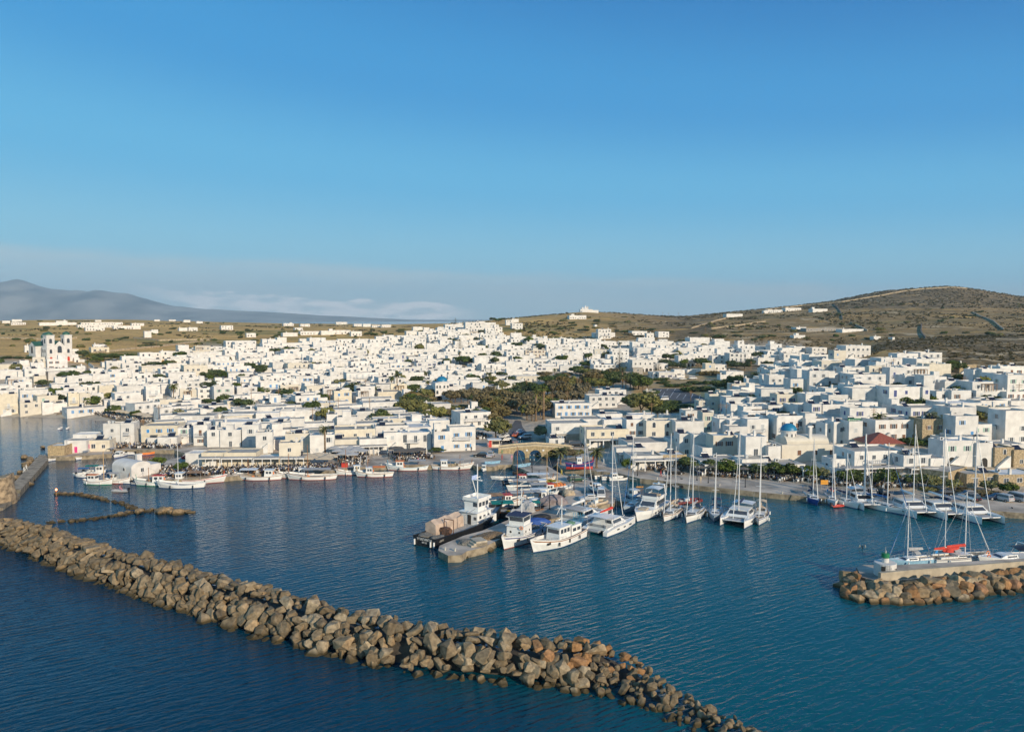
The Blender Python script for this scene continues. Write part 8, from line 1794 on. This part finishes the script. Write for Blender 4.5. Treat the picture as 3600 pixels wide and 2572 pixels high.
mound(1718, 1889, (3.6,1.7,.9), mat('brown_net', (.20,.145,.09), .95, .35, 5, bump=.9), 'net_heap', 'long heap of brown fishing nets on the pier head', 'net heap', 30, 3); mound(1640, 1910, (1.5,1.3,.8), NET, 'rubble_heap', 'small grey heap beside the steps on the pier head', 'heap', 0, 5)
mound(1852, 1797, (1.9,1.9,2.2), CGREY, 'covered_net_mound', 'tall grey-covered net mound on the pier', 'net heap', 0, 6); mound(1945, 1768, (3.0,2.0,1.9), mat('mauve_tarp', (.24,.20,.20), .9, .15, 1), 'covered_net_mound', 'mauve-grey covered net mound beside the moored boats', 'net heap', 10, 7); mound(1820, 1812, (2.4,1.4,1.5), CGREY, 'covered_net_mound', 'low grey covered heap behind the black caique', 'net heap', 25, 8)
mound(2000, 1738, (1.6,1.2,1.3), mat('hose_beige', (.42,.34,.24), .9, .2, 2), 'rope_coil_heap', 'beige rope heap at the pier bend', 'rope heap', 0, 9); mound(1962, 1706, (1.8,1.2,.8), ORANGE, 'net_heap', 'orange net heap beside the pier road', 'net heap', 0, 10); mound(1975, 1728, (2.6,1.3,.9), NET, 'net_heap', 'black net heap along the pier edge', 'net heap', -40, 11); mound(1945, 1695, (2.4,.9,.7), NETY, 'net_heap', 'yellow net heap along the pier edge', 'net heap', -25, 12)
mound(1890, 1836, (2.6,1.6,.9), mat('blue_tarp', (.03,.09,.32), .8, .1, 1), 'tarp_heap', 'bright blue tarpaulin heap behind the fishing vessels', 'tarpaulin', 20, 13); mound(1905, 1822, (2.0,1.5,1.0), RUB, 'tarp_heap', 'black tarpaulin heap behind the fishing vessels', 'tarpaulin', 0, 14)
BO = MB(); BO.lathe([(.16,0),(.14,.4),(.22,.45),(.22,.55),(.0,.6)], 10); BOM = BO.mesh('bollard', [mat('bollard_paint', (.5,.48,.42), .7)])
for x, y in ((1565,1933),(1600,1936),(1690,1900),(1730,1876),(2075,1760),(2310,1684),(2530,1707),(2750,1734),(2950,1748),(3160,1766),(3400,1783),(900,1668),(1100,1655),(1340,1636),(1600,1630)):
    o = link('bollard', BOM, None, at(x, y, QZ)); tag(o, 'short pale mooring bollard', 'bollard', 'mooring bollards', True)
# small white markers along the valley road, red box, orange boards
for i, (x, y) in enumerate(((1815,1556),(1822,1558),(1829,1559),(1836,1561),(1843,1562))):
    m = MB(); m.lathe([(.1,0),(.1,.8),(.02,.86)], 8); tag(m.build('traffic_post', FRAME, None, hit(x, y)), 'white traffic post', 'post', 'white posts at the bridge', True)
m = MB(); m.box(-.8,-.5,0,.8,.5,1.0); m.box(-.85,-.55,1.0,.85,.55,1.12); tag(m.build('storage_box', RED, None, at(1212, 1641, QZ)), 'red storage box at the quay edge', 'box')
for x, y, lab in ((2898,1719,'orange board on posts behind the blue-hulled yacht'),(2249,1742,'orange board on posts at the jetty root')):
    o = empty('sign_board', hit(x, y, 120)); tag(o, lab, 'sign'); m = MB(); m.box(-.9,-.03,1.1,.9,.03,2.2); m.build('board', mat('sign_orange', (.65,.28,.02), .6), o); m = MB(); m.tube((-.7,0,0),(-.7,0,1.1),.04,n=5); m.tube((.7,0,0),(.7,0,1.1),.04,n=5); m.build('posts_frame', STEEL, o)
o = empty('pharmacy_sign', facade(2937, 2973, 1481, 1490, make=False)[0] if False else hit(2955, 1545)); o.location.z += 6.6; o.location.y -= 9.2; tag(o, 'green shop sign with white lettering above the hillside shops', 'sign')
m = MB(); m.box(-1.9,-.06,0,1.9,.06,.95); m.build('panel', mat('sign_green', (.02,.16,.07), .6), o); text_part('lettering', 'ΦΑΡΜΑΚΕΙΟ', .42, FRAME, o, (.3,-.075,.3), (R(90),0,0)); m = MB(); m.box(-1.65,-.085,.38,-1.15,-.07,.56); m.box(-1.49,-.085,.22,-1.31,-.07,.72); m.build('cross', FRAME, o)
# white boundary walls that close the streets
for pts, lab in [([(640,1560),(720,1556)],'white garden wall behind the old basin'),([(3210,1600),(3330,1604)],'white yard wall beside the palms'),([(3320,1358),(3410,1358)],'white terrace wall below the parked cars'),([(270,1274),(300,1276),(330,1300)],'white wall sloping down beside the church trees'),([(3190,1650),(3320,1655)],'white retaining wall beside the tan restaurant')]:
    P = [hit(*q) for q in pts]; wall_line('boundary_wall', [tuple(q) for q in P if q is not None], 1.9, .3, WHITE, lab)
# ================================================================ LABELS that need a place: the nearest landmark and the rank on that side of it
LAND = [("green-domed church", 185, 1220), ("blue-domed church", 1575, 1380), ("blue-domed quayside chapel", 2803, 1590), ("red-roofed building", 3115, 1555), ("stone arch bridge", 1880, 1590),
        ("barrel-roofed harbour chapel", 485, 1645), ("magenta-doored house", 275, 1575), ("shaded car park", 2390, 1400), ("tall tiered pine", 2178, 1280), ("big rounded tree", 2245, 1430), ("hilltop chapel", 2055, 1090),
        ("stepped white building", 3270, 1270), ("west quay palm", 1143, 1570), ("domed hill", 3350, 1060), ("sandy beach", 330, 1460), ("mole lighthouse", 3110, 1990), ("black trawler", 1580, 1840), ("hilltop pine cluster", 1600, 1150)]
def locate():
    G = {}
    for o, base, px, py in AUTO:
        d = [(math.hypot(px - x, (py - y) * 1.6), n, x, y) for n, x, y in LAND if n not in base]
        L, n, x, y = min(d); dx, dy = px - x, (py - y) * 1.6
        side = ('right of' if dx > 0 else 'left of') if abs(dx) > abs(dy) else ('below' if dy > 0 else 'above')
        G.setdefault((base, n, side), []).append((L, o))
    for (base, n, side), v in G.items():
        v.sort(key=lambda q: q[0])
        for i, (L, o) in enumerate(v):
            if len(v) == 1: o['label'] = f"{base} {side} the {n}"
            else: o['label'] = f"{base}, {ordinal(i + 1)} out {side} the {n}"
locate()
